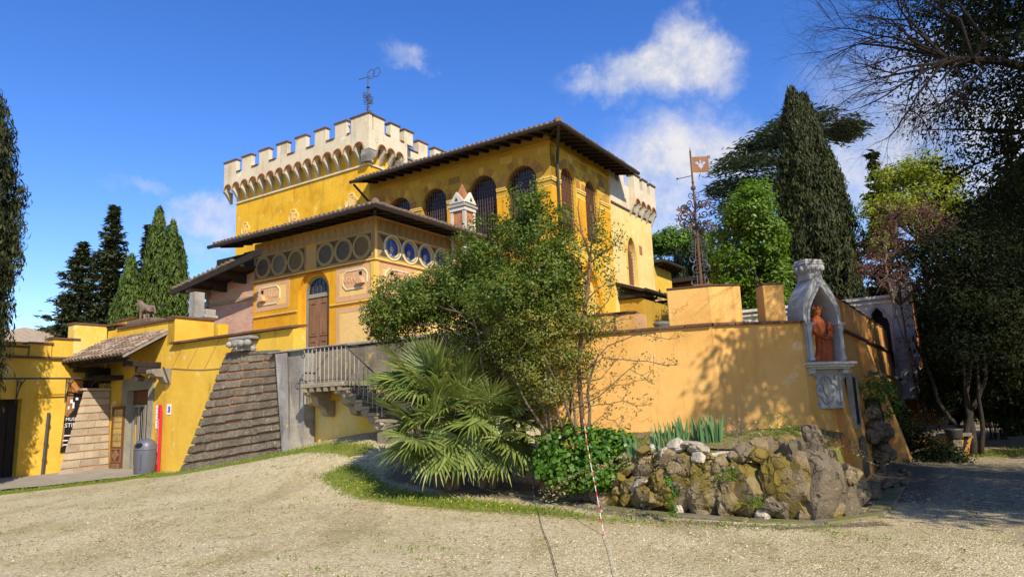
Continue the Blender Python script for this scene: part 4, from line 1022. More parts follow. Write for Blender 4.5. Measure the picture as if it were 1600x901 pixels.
def perimeter():
    root = thing('perimeter_wall', 'long yellow terrace wall with a sloping dark coping beside the stair', 'wall', W(-3.69, 2, 0))
    q = MB(); f = fa(-3.69)
    q.wall(on(f, [(-.95, -.3), (-.95, 3.35), (-.45, 3.35), (-.45, 4.02), (5.3, 4.02), (5.3, 4.82), (9.4, 4.82), (9.4, -.3)]), [on(f, rect(6.50, 7.92, .02, 2.72))], U * .45); q.build('wall', M['ochre_wall'], root)
    q = MB(); q.prism(on(fa(-3.66), [(-6.2, 0), (-6.2, 2.2), (-.955, 2.2), (-.955, -.2)]), U * .42); q.build('lower_wall', M['ochre_patchy'], root)
    q = MB(); q.prism(on(fa(-3.68), [(-6.2, 2.2), (-6.2, 3.32), (-.955, 3.32), (-.955, 2.2)]), U * .4); q.build('terrace_parapet', M['parapet_brown'], root)
    rp = random.Random(3); b = -.5
    while b < 5.25:
        e = min(b + rp.uniform(.55, .95), 5.29); c = MB(); o = rp.uniform(-.02, .02)
        c.hexa([W(-3.84 + o, b + .008, 4.022), W(-3.84 + o, e - .008, 4.022), W(-3.2, e - .008, 4.10), W(-3.2, b + .008, 4.10), W(-3.84 + o, b + .008, 4.085), W(-3.84 + o, e - .008, 4.085), W(-3.2, e - .008, 4.17), W(-3.2, b + .008, 4.17)]); c.build('coping_slab', M['cap_tile'], root); b = e
    b = -6.2
    while b < -.3:
        e = min(b + rp.uniform(.7, 1.1), -.25); c = MB(); z = 3.352 if e > -.96 else 3.322
        c.box(-3.74, -3.2, b + .006, e - .006, 3.36, 3.43); c.build('parapet_slab', M['grey_stone'], root, bevel=.015); b = e
    b = 5.3
    while b < 9.85:
        e = min(b + rp.uniform(.5, .9), 9.9); c = MB(); c.box(-3.76, -3.2, b + .005, e - .005, 4.822 + (.16 if 8.25 < b < 9.0 else 0), 4.89 + (.16 if 8.25 < b < 9.0 else 0)); c.build('coping_slab', M['cap_tile'], root); b = e
    q = MB(); q.box(-3.69, -2.3, 5.28, 5.68, 4.021, 4.9); q.build('raised_parapet', M['ochre_wall'], root)
    q = MB(); q.box(-3.74, -2.3, 5.22, 5.72, 4.902, 4.96); q.build('coping_slab', M['cap_tile'], root)
    # back-step behind the door: wall running on to the left and its upstand
    q = MB(); q.box(-4.78, -3.70, 9.46, 9.9, 4.0, 5.0); q.build('return_wall', M['ochre_patchy'], root)
    q = MB(); q.box(-4.82, -3.5, 9.42, 9.94, 5.002, 5.06); q.build('coping_slab', M['cap_tile'], root)
    q = MB(); q.box(-3.25, -2.95, 8.3, 9.7, 4.2, 5.22); q.build('merlon', M['ochre'], root)
    q = MB(); q.box(-3.30, -2.90, 8.25, 9.75, 5.222, 5.28); q.build('merlon_cap', M['cap_tile'], root)
    # thin tan tubes drawn as four slanting cast shadows and their lower shadow edge
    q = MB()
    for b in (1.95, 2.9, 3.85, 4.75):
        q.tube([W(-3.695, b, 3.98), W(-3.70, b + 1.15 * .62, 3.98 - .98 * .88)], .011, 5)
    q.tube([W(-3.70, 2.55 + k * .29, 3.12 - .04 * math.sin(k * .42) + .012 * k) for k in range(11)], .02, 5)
    q.build('shadow_line', M['tan_paint'], root)
    # grey pier with its leaning slab beside the buttress
    q = MB(); q.hexa([W(-4.58, -1.18, .6), W(-4.58, -1.44, .6), W(-3.69, -1.3, .6), W(-3.69, -.3, .6), W(-4.10, -.22, 3.30), W(-4.10, -.72, 3.30), W(-3.69, -.35, 3.30), W(-3.69, .10, 3.30)]); q.build('pier_slab', M['grey_plaster'], root)
    q = MB(); q.hexa([W(-4.06, -1.36, .55), W(-4.06, -.9, .55), W(-3.69, -.9, .55), W(-3.69, -1.36, .55), W(-4.02, -1.32, 3.32), W(-4.02, -.45, 3.32), W(-3.69, -.4, 3.32), W(-3.69, -1.32, 3.32)]); q.build('pier', M['grey_plaster'], root)
    q = MB(); q.box(-4.12, -3.66, -1.40, .06, 3.323, 3.358); q.build('pier_cap', M['grey_stone'], root, bevel=.01)
    # terrace behind
    q = MB(); q.box(-3.25, -.02, -4.0, 9.3, 2.5, 2.6); q.build('terrace_floor', M['concrete'], root)
    # stone buttress
    r2 = thing('stone_buttress', 'broad dark stone buttress built of battered courses beside the stair', 'buttress', W(-4.3, 1.4, 0.3))
    bl, br, tr, tl = W(-4.50, 3.36, .12), W(-4.42, -1.06, .62), W(-3.90, -.03, 3.34), W(-3.84, 2.34, 3.44)
    n = (br - bl).cross(tl - bl).normalized(); n = n if n.dot(U) < 0 else -n
    core = MB(); core.hexa([bl - Vector((0, 0, .4)), br - Vector((0, 0, .5)), W(-3.6, -.95, -.2), W(-3.6, 4.3, -.3), tl, tr, W(-3.6, .15, 3.35), W(-3.6, 2.5, 3.45)]); core.build('core', M['mortar'], r2)
    stones_on_quad(r2, bl, br, tr, tl, n, 13, ['course_dark'], 11, gap=.02, proud=.04, lengths=(.35, .8), jt=.13, rag=.016)
    bl2, tl2 = W(-3.68, 4.35, .1), W(-3.68, 2.6, 3.44)
    n2 = (bl - bl2).cross(tl2 - bl2).normalized(); n2 = n2 if n2.dot(V) > 0 else -n2
    stones_on_quad(r2, bl2, bl, tl, tl2, n2, 13, ['course_dark'], 12, gap=.02, proud=.04, lengths=(.35, .7), jt=.13, rag=.016)
    q = MB(); q.hexa([tl + Vector((0, 0, .002)) - U * .04, tr + Vector((0, 0, .002)) - U * .04, W(-3.6, .1, 3.36), W(-3.6, 2.55, 3.46), tl + Vector((0, 0, .1)), tr + Vector((0, 0, .1)), W(-3.6, .1, 3.46), W(-3.6, 2.55, 3.56)]); q.build('cap_slab', M['course_dark'], r2, bevel=.02)
    # fragment of a carved capital on top of the buttress
    cap = thing('stone_capital', 'weathered carved stone capital set on top of the dark buttress', 'capital', W(-3.82, 1.45, 3.53))
    q = MB(); c = W(-3.82, 1.45, 3.52); q.lathe([(.30, 0), (.33, .06), (.29, .10), (.31, .2), (.36, .27), (.33, .31)], c, 8, 1.2, .75, GRID); q.build('drum', M['grey_stone'], cap)
    q = MB(); q.hexa([c + U * a + V * b + Vector((0, 0, z)) for z in (.312, .41) for a, b in ((-.24, -.5), (-.24, .5), (.24, .46), (.24, -.46))]); q.build('abacus', M['grey_stone'], cap, bevel=.03)
    for b in (-.4, -.13, .14, .4):
        q = MB(); q.lathe([(.02, -.10), (.11, -.05), (.12, .03), (.06, .09), (.02, .1)], c + V * b - U * .24 + Vector((0, 0, .2)), 8); q.build('carved_leaf', M['grey_stone'], cap, smooth=True)
perimeter()

def stair():
    root = thing('stone_stair', 'short outside stone stair with a landing on carved brackets', 'stair', W(-4.2, -2.8, 1.0))
    a0, a1 = -4.62, -3.70
    q = MB(); q.box(a0, a1, -3.38, -1.86, 2.29, 2.40); q.build('landing', M['stair_stone'], root, bevel=.02)
    for i in range(6):   # carved dentils below the landing edge
        b = -1.98 - i * .25; q = MB(); q.box(a0 + .02, a0 + .2, b - .08, b + .04, 2.19, 2.288); q.build('dentil', M['stair_stone'], root)
    n = 6; b = -3.38; z = 2.40; tr = .215; rs = .155
    for i in range(n):
        z1 = z - rs * (i + 1); q = MB(); q.box(a0 - .02, a1, b - tr * (i + 1) - .03, b - tr * i, z1 - .07, z1); q.build('tread', M['stair_stone'], root, bevel=.012)
        q = MB(); s0, s1 = b - tr * (i + 1) + .01, b - tr * i
        q.prism([W(a0 + .05, s0 - .02, z1 - .071), W(a0 + .05, s1 + .10, z1 - .071), W(a0 + .05, s1 + .12, z1 - .16), W(a0 + .05, s1 + .02, z1 - .26), W(a0 + .05, s0 + .04, z1 - .24)], U * .8); q.build('step_bracket', M['stair_stone'], root, bevel=.03)
        q = MB(); q.lathe([(.02, -.05), (.055, -.02), (.06, .02), (.03, .05)], W(a0 + .02, s0 + .03, z1 - .11), 8); q.build('scroll', M['stair_stone'], root, smooth=True)
    for bb in (-2.14, -3.2):
        q = MB(); q.prism([W(a, bb, zz) for a, zz in ((a1 - .02, 1.55), (a1 - .25, 1.60), (a1 - .34, 1.78), (a1 - .55, 1.86), (a1 - .62, 2.06), (a0 + .1, 2.12), (a0 + .08, 2.285), (a1 - .02, 2.285))], V * .24); q.build('bracket', M['stair_stone'], root, bevel=.02)
    q = MB(); q.prism([W(a1 - .16, -1.3, 2.05), W(a1 - .16, -1.5, 2.2), W(a1 - .16, -3.3, 2.2), W(a1 - .16, -4.65, 1.2), W(a1 - .16, -4.9, 1.0), W(a1 - .16, -4.3, 1.02), W(a1 - .16, -3.3, 1.75), W(a1 - .16, -2.6, 1.98), W(a1 - .16, -1.6, 1.98), W(a1 - .16, -1.1, 1.7)], U * .155); q.build('arch_band', M['ochre_dull'], root)
    q = MB(); q.box(a0 + .1, a1, -5.2, -4.4, .8, 1.46); q.build('foot_block', M['stair_stone'], root, bevel=.02)
    # railing
    ra = thing('iron_railing', 'plain iron railing with thin upright bars on the stone stair', 'railing', W(a0 + .06, -1, 2.4))
    x = a0 + .06; top = 3.27
    q = MB(); q.tube([W(a1 - .02, -1.92, top), W(x, -1.92, top)], .018, 6); q.build('top_rail', M['iron'], ra)
    q = MB(); q.tube([W(x, -1.92, top), W(x, -3.38, top)], .018, 6); q.tube([W(x, -3.38, top), W(x, -4.70, top - .98)], .018, 6); q.build('top_rail', M['iron'], ra)
    q = MB(); q.tube([W(x, -3.38, top), W(a1 - .4, -3.38, top + .0)], .014, 6); q.build('brace', M['iron'], ra)
    q = MB(); q.tube([W(x, -1.92, 2.47), W(x, -3.38, 2.47)], .010, 5); q.tube([W(x, -3.38, 2.47), W(x, -4.70, 1.52)], .010, 5); q.build('bottom_rail', M['iron'], ra)
    k = 0; bb = -1.94
    base = MB(); base.tube([(0, 0, 0), (0, 0, .84)], .013, 6); me = base.mesh('baluster', M['iron_pale'])
    while bb > -4.72:
        drop = max(0, (-3.38 - bb)) * .735
        p = W(x, bb, 2.42 - drop); link('baluster', me, ra, p - root_loc(ra)); bb -= .148
    for a in (-4.3, -4.05):
        link('baluster', me, ra, W(a, -1.92, 2.42) - root_loc(ra))
    # curled iron bracket near the pier
    q = MB(); q.tube([W(x - .02, -1.90 + .12 * math.cos(t) * (1 - t / 9), 3.12 + .12 * math.sin(t) * (1 - t / 9)) for t in [j * .6 for j in range(14)]], .012, 5); q.build('scroll', M['iron'], ra)
stair()

def entrance():
    # stone frame and the open door
    root = thing('entrance_door', 'open brown panelled door with yellow panes in a grey stone frame', 'door', W(-3.69, 7.2, 0))
    f = fa(-3.74); fr = MB(); fr.wall(on(f, rect(6.28, 8.15, 0, 3.02)), [on(f, rect(6.58, 7.86, .01, 2.66))], U * .3); fr.build('frame', M['pietra'], root, bevel=.01)
    q = MB(); q.prism(on(fa(-3.3), rect(6.5, 7.95, 0, 2.75)), U * .03); q.build('dark_hall', M['dark'], root)
    def leaf(p, q, pane, name='leaf'):
        """door leaf between two plan points"""
        d = (q - p).normalized(); n = Vector((d.y, -d.x, 0)); L = (q - p).length
        X = lambda s, z, o=0: p + d * s + n * o + Vector((0, 0, z))
        mb = MB(); H = 2.15
        mb.wall([X(0, .06), X(0, H), X(L, H), X(L, .06)], [[X(.09, .82), X(.09, H - .1), X(L - .09, H - .1), X(L - .09, .82)]], n * -.05)
        lf = mb.build(name, M['door_brown'], root)
        g = MB(); g.prism([X(.09, .82, -.02), X(.09, H - .1, -.02), X(L - .09, H - .1, -.02), X(L - .09, .82, -.02)], n * -.01); g.build('pane', M[pane], lf)
        b = MB()
        for i in (1, 2): b.tube([X(.09 + (L - .18) * i / 3, .82, -.008), X(.09 + (L - .18) * i / 3, H - .1, -.008)], .008, 4)
        for i in range(1, 6): b.tube([X(.09, .82 + 1.23 * i / 6, -.008), X(L - .09, .82 + 1.23 * i / 6, -.008)], .008, 4)
        b.build('leaded_bars', M['leaded'], lf)
        k = MB(); c = L / 2
        k.prism([X(c, .34, .001), X(c - L * .28, .53, .001), X(c, .72, .001), X(c + L * .28, .53, .001)], n * .03)
        k.build('diamond', M['door_wood'], lf)
        k = MB()
        for s in (.12, L / 2 + .03): k.prism([X(s, .12, .001), X(s, .28, .001), X(s + L / 2 - .15, .28, .001), X(s + L / 2 - .15, .12, .001)], n * .025)
        k.build('panel', M['door_wood'], lf)
        k = MB(); k.wall([X(.06, .31, .001), X(.06, .76, .001), X(L - .06, .76, .001), X(L - .06, .31, .001)], [[X(.10, .35, .001), X(.10, .72, .001), X(L - .10, .72, .001), X(L - .10, .35, .001)]], n * .02); k.build('moulding', M['door_wood'], lf)
        return lf
    leaf(W(-3.80, 8.62, 0), W(-3.78, 7.90, 0), 'glass_yellow')
    leaf(W(-3.50, 7.0, 0), W(-3.55, 6.60, 0), 'glass_dark')
    q = MB(); q.prism(on(fa(-3.52), rect(6.6, 7.84, 2.2, 2.64)), U * .03); q.build('transom', M['door_brown'], root)
    q = MB(); q.wall(on(fa(-3.54), rect(7.02, 7.84, .05, 2.18)), [on(fa(-3.54), rect(7.10, 7.40, .1, 2.1)), on(fa(-3.54), rect(7.46, 7.76, .1, 2.1))], U * .03); q.build('inner_gate', M['leaded'], root)
    q = MB()
    for b in (7.16, 7.26, 7.36, 7.5, 7.6, 7.7): q.tube([W(-3.53, b, .1), W(-3.53, b, 2.1)], .008, 4)
    q.build('gate_bars', M['iron_pale'], root)
    q = MB(); q.box(-4.15, -3.69, 6.2, 8.3, -.05, .05); q.build('threshold', M['concrete'], root, bevel=.01)
    # tiled canopy
    cn = thing('tiled_canopy', 'sloping terracotta tiled canopy on timber brackets over the entrance door', 'canopy', W(-3.7, 7.7, 4.0))
    aT, zT, aB, zB, b0, b1 = -3.69, 4.50, -5.12, 3.66, 5.72, 9.95
    sl = W(aB, 0, zB) - W(aT, 0, zT); sd = sl.normalized(); up = Vector((0, 0, 1)); nn = V.cross(sd).normalized(); nn = nn if nn.z > 0 else -nn
    q = MB(); P = lambda b, t, o=0: W(aT, b, zT) + sl * t + nn * o
    q.hexa([P(b0, 0, -.06), P(b0, 1, -.06), P(b1, 1, -.06), P(b1, 0, -.06), P(b0, 0, -.01), P(b0, 1, -.01), P(b1, 1, -.01), P(b1, 0, -.01)]); q.build('boards', M['beam_dark'], cn)
    tm = MB(); k = 5; L = sl.length; tl = L / 7 * 1.18
    vs = []
    for j, (t, r) in enumerate(((0, .062), (1, .085))):
        for i in range(k + 1):
            a = math.pi * i / k; vs.append((math.cos(a) * r, t * tl, math.sin(a) * r * .9 + (0.0 if t == 0 else .012)))
    tm.add(vs, [(i, k + 1 + i, k + 2 + i, i + 1) for i in range(k)] + [tuple(range(k + 1)), tuple(range(2 * k + 1, k, -1))])
    mes = [tm.mesh('roof_tile', M[m]) for m in ('tile', 'tile_pale', 'tile')]
    rotm = Matrix((V, sd, nn)).transposed()
    if rotm.determinant() < 0: rotm = Matrix((-V, sd, nn)).transposed()
    rp = random.Random(4); nb = int((b1 - b0) / .205)
    for i in range(nb + 1):
        for j in range(7):
            b = b0 + (b1 - b0) * i / nb; p = P(b, j / 7 - .02, .012 + rp.uniform(0, .012)) - root_loc(cn)
            e = (rotm.to_4x4() @ Matrix.Rotation(rp.uniform(-.06, .06), 4, 'Z')).to_euler()
            link('roof_tile', rp.choice(mes), cn, p, e)
    q = MB()   # hollow tiles between the rows
    for i in range(nb):
        b = b0 + (b1 - b0) * (i + .5) / nb; q.prism([P(b - .07, 0, 0), P(b + .07, 0, 0), P(b + .07, 1.01, 0), P(b - .07, 1.01, 0)], nn * .012)
    q.build('channel_tiles', M['tile'], cn, kind='stuff')
    for i in range(8):
        b = b0 + .1 + (b1 - b0 - .2) * i / 7; q = MB(); q.hexa([P(b - .04, .0, -.17), P(b - .04, .97, -.14), P(b + .04, .97, -.14), P(b + .04, 0, -.17), P(b - .04, 0, -.061), P(b - .04, .97, -.061), P(b + .04, .97, -.061), P(b + .04, 0, -.061)]); q.build('rafter', M['beam_dark'], cn)
    q = MB(); q.hexa([P(b0 - .05, 0, -.09), P(b0 - .05, 1.0, -.09), P(b0 - .01, 1, -.09), P(b0 - .01, 0, -.09), P(b0 - .05, 0, .05), P(b0 - .05, 1, .05), P(b0 - .01, 1, .05), P(b0 - .01, 0, .05)]); q.build('verge_board', M['beam_grey'], cn)
    for b in (6.05, 9.15):
        q = MB(); q.box(-4.85, -3.70, b - .10, b + .10, 3.34, 3.5); q.build('bracket', M['beam_dark'], cn, bevel=.01)
        q = MB(); q.box(-4.45, -3.70, b - .09, b + .09, 3.14, 3.338); q.build('bracket', M['beam_dark'], cn, bevel=.01)
    q = MB(); q.box(-4.9, -4.72, 5.8, 9.9, 3.50, 3.60); q.build('eave_beam', M['beam_dark'], cn)
    q = MB(); q.box(-4.15, -3.69, 9.0, 9.44, 2.98, 3.3); q.box(-4.4, -3.7, 8.2, 9.3, 3.05, 3.2); q.build('beam_box', M['beam_dark'], cn)
    # weathered timber console on the sunny side of the canopy
    tc = thing('timber_console', 'weathered grey timber console with an iron strap under the canopy corner', 'bracket', W(-3.8, 5.75, 3.0))
    q = MB(); q.prism([W(a, 5.35, z) for a, z in ((-3.70, 2.78), (-3.86, 2.80), (-3.98, 2.98), (-4.2, 3.0), (-4.34, 3.10), (-4.34, 3.22), (-3.70, 3.28))], V * .34); q.build('console', M['beam_grey'], tc, bevel=.015)
    q = MB(); q.hexa([W(-4.02, 5.33, 3.30), W(-3.96, 5.33, 3.30), W(-3.75, 5.33, 2.8), W(-3.81, 5.33, 2.8), W(-4.02, 5.345, 3.30), W(-3.96, 5.345, 3.30), W(-3.75, 5.345, 2.8), W(-3.81, 5.345, 2.8)]); q.build('iron_strap', M['iron'], tc)
    lp = thing('floodlight', 'small black floodlight under the canopy beside the timber console', 'lamp', W(-4.2, 6.3, 3.05))
    q = MB(); q.wbox(W(-4.22, 6.3, 3.0), (.3, .2, .16), (.5, 0, GRID + .3)); q.build('housing', M['iron'], lp, bevel=.02)
    q = MB(); q.tube([W(-4.2, 6.3, 3.08), W(-4.2, 6.3, 3.35)], .02, 6); q.build('bracket', M['iron'], lp)
    # bin
    bn = thing('litter_bin', 'grey plastic litter bin with a rounded hood standing beside the door', 'bin', (-11.55, 22.05, gz(-11.55, 22.05)))
    c = Vector((-11.55, 22.05, gz(-11.55, 22.05)))
    q = MB(); prof = [(.255, 0.02), (.27, .06), (.285, .3), (.295, .62), (.30, .78), (.285, .90), (.235, 1.0), (.14, 1.07), (.03, 1.09)]; q.lathe(prof, c, 24, 1.12, .95); q.build('body', M['bin_grey'], bn, smooth=True)
    q = MB(); q.lathe([(.27, 0), (.275, .05)], c, 20, 1.12, .95); q.build('foot', M['iron'], bn)
    d0 = Vector((-.25, -1, 0)).normalized(); s0 = Vector((-d0.y, d0.x, 0))
    q = MB(); q.prism([c + d0 * .262 + s0 * (x * .12) + Vector((0, 0, .90 + z * .065)) - d0 * (z * .035) for x, z in disc((0, 0), 1, 16)], d0 * .02); q.build('opening', M['dark'], bn)
    q = MB(); q.lathe([(.299, .74), (.307, .76), (.307, .78), (.299, .80)], c, 24, 1.12, .95); q.build('hood_rim', M['bin_grey'], bn, smooth=True)
    for s in (-.1, .1):
        q = MB(); q.prism([c + d0 * .279 + s0 * (s + x) + Vector((0, 0, z)) for x, z in ((-.012, .2), (-.012, .62), (.012, .62), (.012, .2))], d0 * .02); q.build('rib', M['bin_grey'], bn)
    # red totem with white lettering
    to = thing('red_post', 'slim red information post standing between the bin and the yellow wall', 'post', W(-3.86, 5.62, 0))
    c = W(-3.86, 5.62, 0); q = MB(); q.hexa([c + U * a + V * b + Vector((0, 0, z)) for z in (0, 2.12) for a, b in ((-.035, -.065), (-.035, .065), (.035, .065), (.035, -.065))]); q.build('blade', M['red_paint'], to, bevel=.006)
    q = MB()
    for i in range(20): q.hexa([c - U * (.0365) + V * b + Vector((0, 0, z)) + U * o for o in (0, -.002) for b, z in ((-.02, .3 + i * .07), (.03 - .012 * (i % 3), .3 + i * .07), (.03 - .012 * (i % 3), .335 + i * .07), (-.02, .335 + i * .07))])
    q.build('printing', M['white_paint'], to)
    q = MB(); q.hexa([c + U * a + V * b + Vector((0, 0, z)) for z in (0, .02) for a, b in ((-.15, -.16), (-.15, .16), (.15, .16), (.15, -.16))]); q.build('base_plate', M['iron'], to)
    for s0, s1, z0, z1, lab in ((5.84, 6.12, 1.38, 2.12, 'tall white notice sheet on the yellow wall behind the red post'), (5.28, 5.52, 1.80, 2.14, 'small white notice with a blue print on the yellow wall')):
        nt = thing('notice', lab, 'notice', W(-3.7, (s0 + s1) / 2, z0), 'notices on the wall by the entrance')
        q = MB(); q.prism(on(fa(-3.706), rect(s0, s1, z0, z1)), U * .006); q.build('sheet', M['white_paint'], nt)
        q = MB()
        if s0 < 5.5: q.prism(on(fa(-3.71), [(s0 + .05, z0 + .07), (s0 + .04, z0 + .22), (s0 + .10, z1 - .06), (s0 + .16, z1 - .10), (s0 + .13, z0 + .16), (s0 + .19, z0 + .08)]), U * .003)
        else:
            for i in range(6): q.prism(on(fa(-3.71), rect(s0 + .04, s1 - .05 - .03 * (i % 2), z1 - .12 - i * .09, z1 - .10 - i * .09)), U * .003)
        q.build('print', M['blue_print'] if s0 < 5.5 else M['disc_grey'], nt)
entrance()

def left_side():
    BW = 9.45
    root = thing('gate_wall', 'yellow wall with stepped merlons and a dark gateway left of the entrance', 'wall', W(-6, BW, 0))
    g_ = fb(BW); q = MB(); q.wall(on(g_, rect(-9.5, -3.695, -.2, 3.78)), [on(g_, rect(-7.8, -6.22, -.1, 2.48))], V * .5); q.build('wall', M['ochre_wall'], root)
    q = MB(); q.prism(on(fb(BW + .3), rect(-8.0, -6.1, -.1, 2.6)), V * .03); q.build('gate', M['beam_dark'], root)
    for i in range(6):
        q = MB(); q.prism(on(fb(BW + .27), rect(-7.78 + i * .26, -7.55 + i * .26, 0, 2.47)), V * .028); q.build('gate_board', M['beam_dark'], root)
    rp = random.Random(8)
    a = -9.5
    while a < -3.75:
        e = min(a + rp.uniform(.6, .9), -3.72); q = MB(); q.box(a + .004, e - .004, BW - .10, BW + .5, 3.782, 3.85); q.build('coping_slab', M['cap_tile'], root); a = e
    for a0, a1, z in ((-6.9, -6.15, 4.12), (-6.10, -5.45, 4.26), (-5.42, -4.62, 4.45), (-8.2, -7.4, 4.0)):
        q = MB(); q.prism(on(fb(BW + .02), rect(a0, a1, 3.852, z)), V * .42); mo = q.build('merlon', M['ochre_wall'], root)
        q = MB(); q.prism(on(fb(BW - .03), rect(a0 - .04, a1 + .04, z + .002, z + .06)), V * .52); q.build('merlon_cap', M['cap_tile'], mo)
    # stone buttress left of the door
    r2 = thing('pale_buttress', 'narrow tan stone buttress with reddish joints between the banner and the door', 'buttress', W(-4.4, 8.9, 0))
    bl, br, tr, tl = W(-5.28, 8.82, -.05), W(-3.72, 8.80, -.02), W(-3.72, 9.0, 2.72), W(-4.56, 9.0, 2.70)
    core = MB(); core.hexa([bl, br, W(-3.72, BW, -.1), W(-4.9, BW, -.1), tl, tr, W(-3.72, BW, 2.72), W(-4.3, BW, 2.70)]); core.build('core', M['mortar'], r2)
    n = (br - bl).cross(tl - bl).normalized(); n = n if n.dot(V) < 0 else -n
    stones_on_quad(r2, bl, br, tr, tl, n, 11, ['course_tan'], 21, gap=.010, proud=.03, lengths=(.35, .8), jt=.085)
    n2 = (tl - bl).cross(W(-4.9, BW, -.1) - bl).normalized(); n2 = n2 if n2.dot(U) < 0 else -n2
    stones_on_quad(r2, W(-4.9, BW - .01, -.05), bl, tl, W(-4.3, BW - .01, 2.70), n2, 11, ['course_tan'], 22, gap=.004, proud=.03, lengths=(.6, .8))
    q = MB(); q.box(-4.62, -3.7, 8.96, BW, 2.722, 2.80); q.build('cap_slab', M['course_tan'], r2, bevel=.015)
    # museum banner, partly hidden by the buttress
    bn = thing('museum_banner', 'tall black banner with white lettering and brown artwork beside the tan buttress', 'banner', W(-4.8, BW - .03, .7))
    g2 = fb(BW - .05); q = MB(); q.prism(on(g2, [(-5.0, .72), (-4.87, 3.14), (-3.9, 3.04), (-3.9, .72)]), V * .02); q.build('cloth', M['black_print'], bn)
    q = MB(); q.prism([p - V * .004 for p in on(g2, [(-4.89, 2.72), (-4.865, 3.12), (-4.42, 3.06), (-4.42, 2.62)])], V * .003); q.build('artwork', M['orange_print'], bn)
    q = MB(); q.prism([p - V * .004 for p in on(g2, [(-4.935, 1.92), (-4.89, 2.70), (-4.70, 2.62), (-4.74, 2.25), (-4.67, 2.1), (-4.85, 1.86)])], V * .003); q.prism([p - V * .004 for p in on(g2, [(-4.985, .9), (-4.96, 1.6), (-4.91, 1.55), (-4.93, .9)])], V * .003); q.build('artwork', M['ochre_brown_print'], bn)
    q = MB()
    for s, z, w, h in ((-4.80, 2.32, .08, .12), (-4.72, 2.15, .06, .2), (-4.63, 2.42, .08, .08), (-4.86, 2.12, .05, .10)): q.prism([p - V * .006 for p in on(g2, rect(s, s + w, z, z + h))], V * .002)
    q.build('artwork', M['white_paint'], bn)
    def text(body, s, z, size, name='lettering'):
        cu = bpy.data.curves.new(name, 'FONT'); cu.body = body; cu.size = size; cu.extrude = .001; cu.materials.append(M['white_paint'])
        tmp = bpy.data.objects.new(name, cu); col.objects.link(tmp); dg = bpy.context.evaluated_depsgraph_get(); me = bpy.data.meshes.new_from_object(tmp.evaluated_get(dg)); me.name = name; bpy.data.objects.remove(tmp); bpy.data.curves.remove(cu)
        return link(name, me, bn, W(s, BW - .056, z) - root_loc(bn), (R(90), 0, GRID))
    text('MUSEO', -4.91, 1.74, .15); text('STIBBERT', -4.925, 1.53, .19)
    q = MB()
    for s, z, w in ((-4.93, 1.24, .30), (-4.95, 1.08, .16), (-4.94, .94, .26)): q.prism([p - V * .006 for p in on(g2, rect(s, s + w, z, z + .035))], V * .002)
    q.build('small_print', M['white_paint'], bn)
    # iron bracket rail and its scrolled supports
    ir = thing('iron_rail', 'thin iron rail on scrolled wall brackets above the banner', 'bracket', W(-5, BW - .5, 3.1))
    q = MB(); q.tube([W(-8.8, BW - .62, 3.05), W(-3.9, BW - .62, 3.12)], .022, 6); q.tube([W(-8.8, BW - .56, 3.08), W(-3.9, BW - .56, 3.15)], .012, 5); q.build('rail', M['iron'], ir)
    for a in (-6.4, -4.95, -4.25):
        q = MB(); q.tube([W(a, BW - .62, 3.08), W(a, BW - .4, 2.98), W(a, BW - .16, 2.75), W(a, BW - .03, 2.4)], .018, 6)
        q.tube([W(a, BW - .02, 3.15), W(a, BW - .02, 2.35)], .014, 5); q.tube([W(a, BW - .02, 3.1), W(a, BW - .62, 3.1)], .014, 5)
        for rr in (.13, .075): q.tube([W(a, BW - .19 + rr * math.cos(t), 2.95 + rr * math.sin(t)) for t in [j * math.pi / 6 for j in range(13)]], .009, 4)
        q.build('scroll_bracket', M['iron'], ir)
    pl = thing('drainpipe', 'short black iron drainpipe standing out from the yellow gate wall', 'pipe', W(-5.5, BW - .05, .05))
    q = MB(); q.tube([W(-5.50, BW - .08, .05), W(-5.44, BW - .08, 2.02)], .05, 8); q.build('pipe', M['iron'], pl)
    for z in (.5, 1.0, 1.6):
        q = MB(); q.tube([W(-5.49 + z * .03, BW - .08, z), W(-5.49 + z * .03, BW - .08, z + .07)], .068, 8); q.build('collar', M['iron'], pl)
    q = MB(); q.box(-5.75, -5.25, BW - .25, BW - .005, -.05, .06); q.build('foot_block', M['grey_stone'], pl)
    # gate pier and gutter beside the brick end of the pavilion
    gp = thing('gate_pier', 'pale weathered pier with a bracket and rain pipe beside the brick end wall', 'pier', W(-1.5, 7.8, 2.6))
    q = MB(); q.box(-1.5, -1.1, 7.68, 8.05, 2.6, 6.3); q.build('shaft', M['grey_plaster'], gp, bevel=.02)
    q = MB(); q.box(-1.56, -1.04, 7.62, 8.1, 4.55, 4.62); q.build('band', M['white_stone'], gp)
    q = MB(); q.box(-1.3, -.9, 6.5, 7.49, 2.6, 5.0); q.build('side_wall', M['ochre'], gp)
    q = MB(); q.box(-1.55, -1.0, 6.95, 7.49, 5.25, 5.36); q.box(-1.4, -1.0, 7.1, 7.49, 5.361, 5.6); q.build('stone_corbel', M['grey_stone'], gp, bevel=.03)
    q = MB(); q.tube([W(-1.6, 7.2, 5.25), W(-1.6, 7.15, 5.0), W(-1.6, 7.15, 4.6), W(-1.6, 7.3, 4.45), W(-1.6, 7.3, 4.1)], .06, 8); q.build('rain_pipe', M['beam_grey'], gp)
    fr = thing('iron_hoop', 'small black iron hoop rising above the coping by the pale pier', 'frame', W(-2.6, 8.6, 4.9))
    q = MB(); q.tube([W(-2.6, 8.4, 4.7), W(-2.6, 8.4, 5.75), W(-2.6, 7.8, 5.72)], .02, 5); q.build('bar', M['iron'], fr)
left_side()
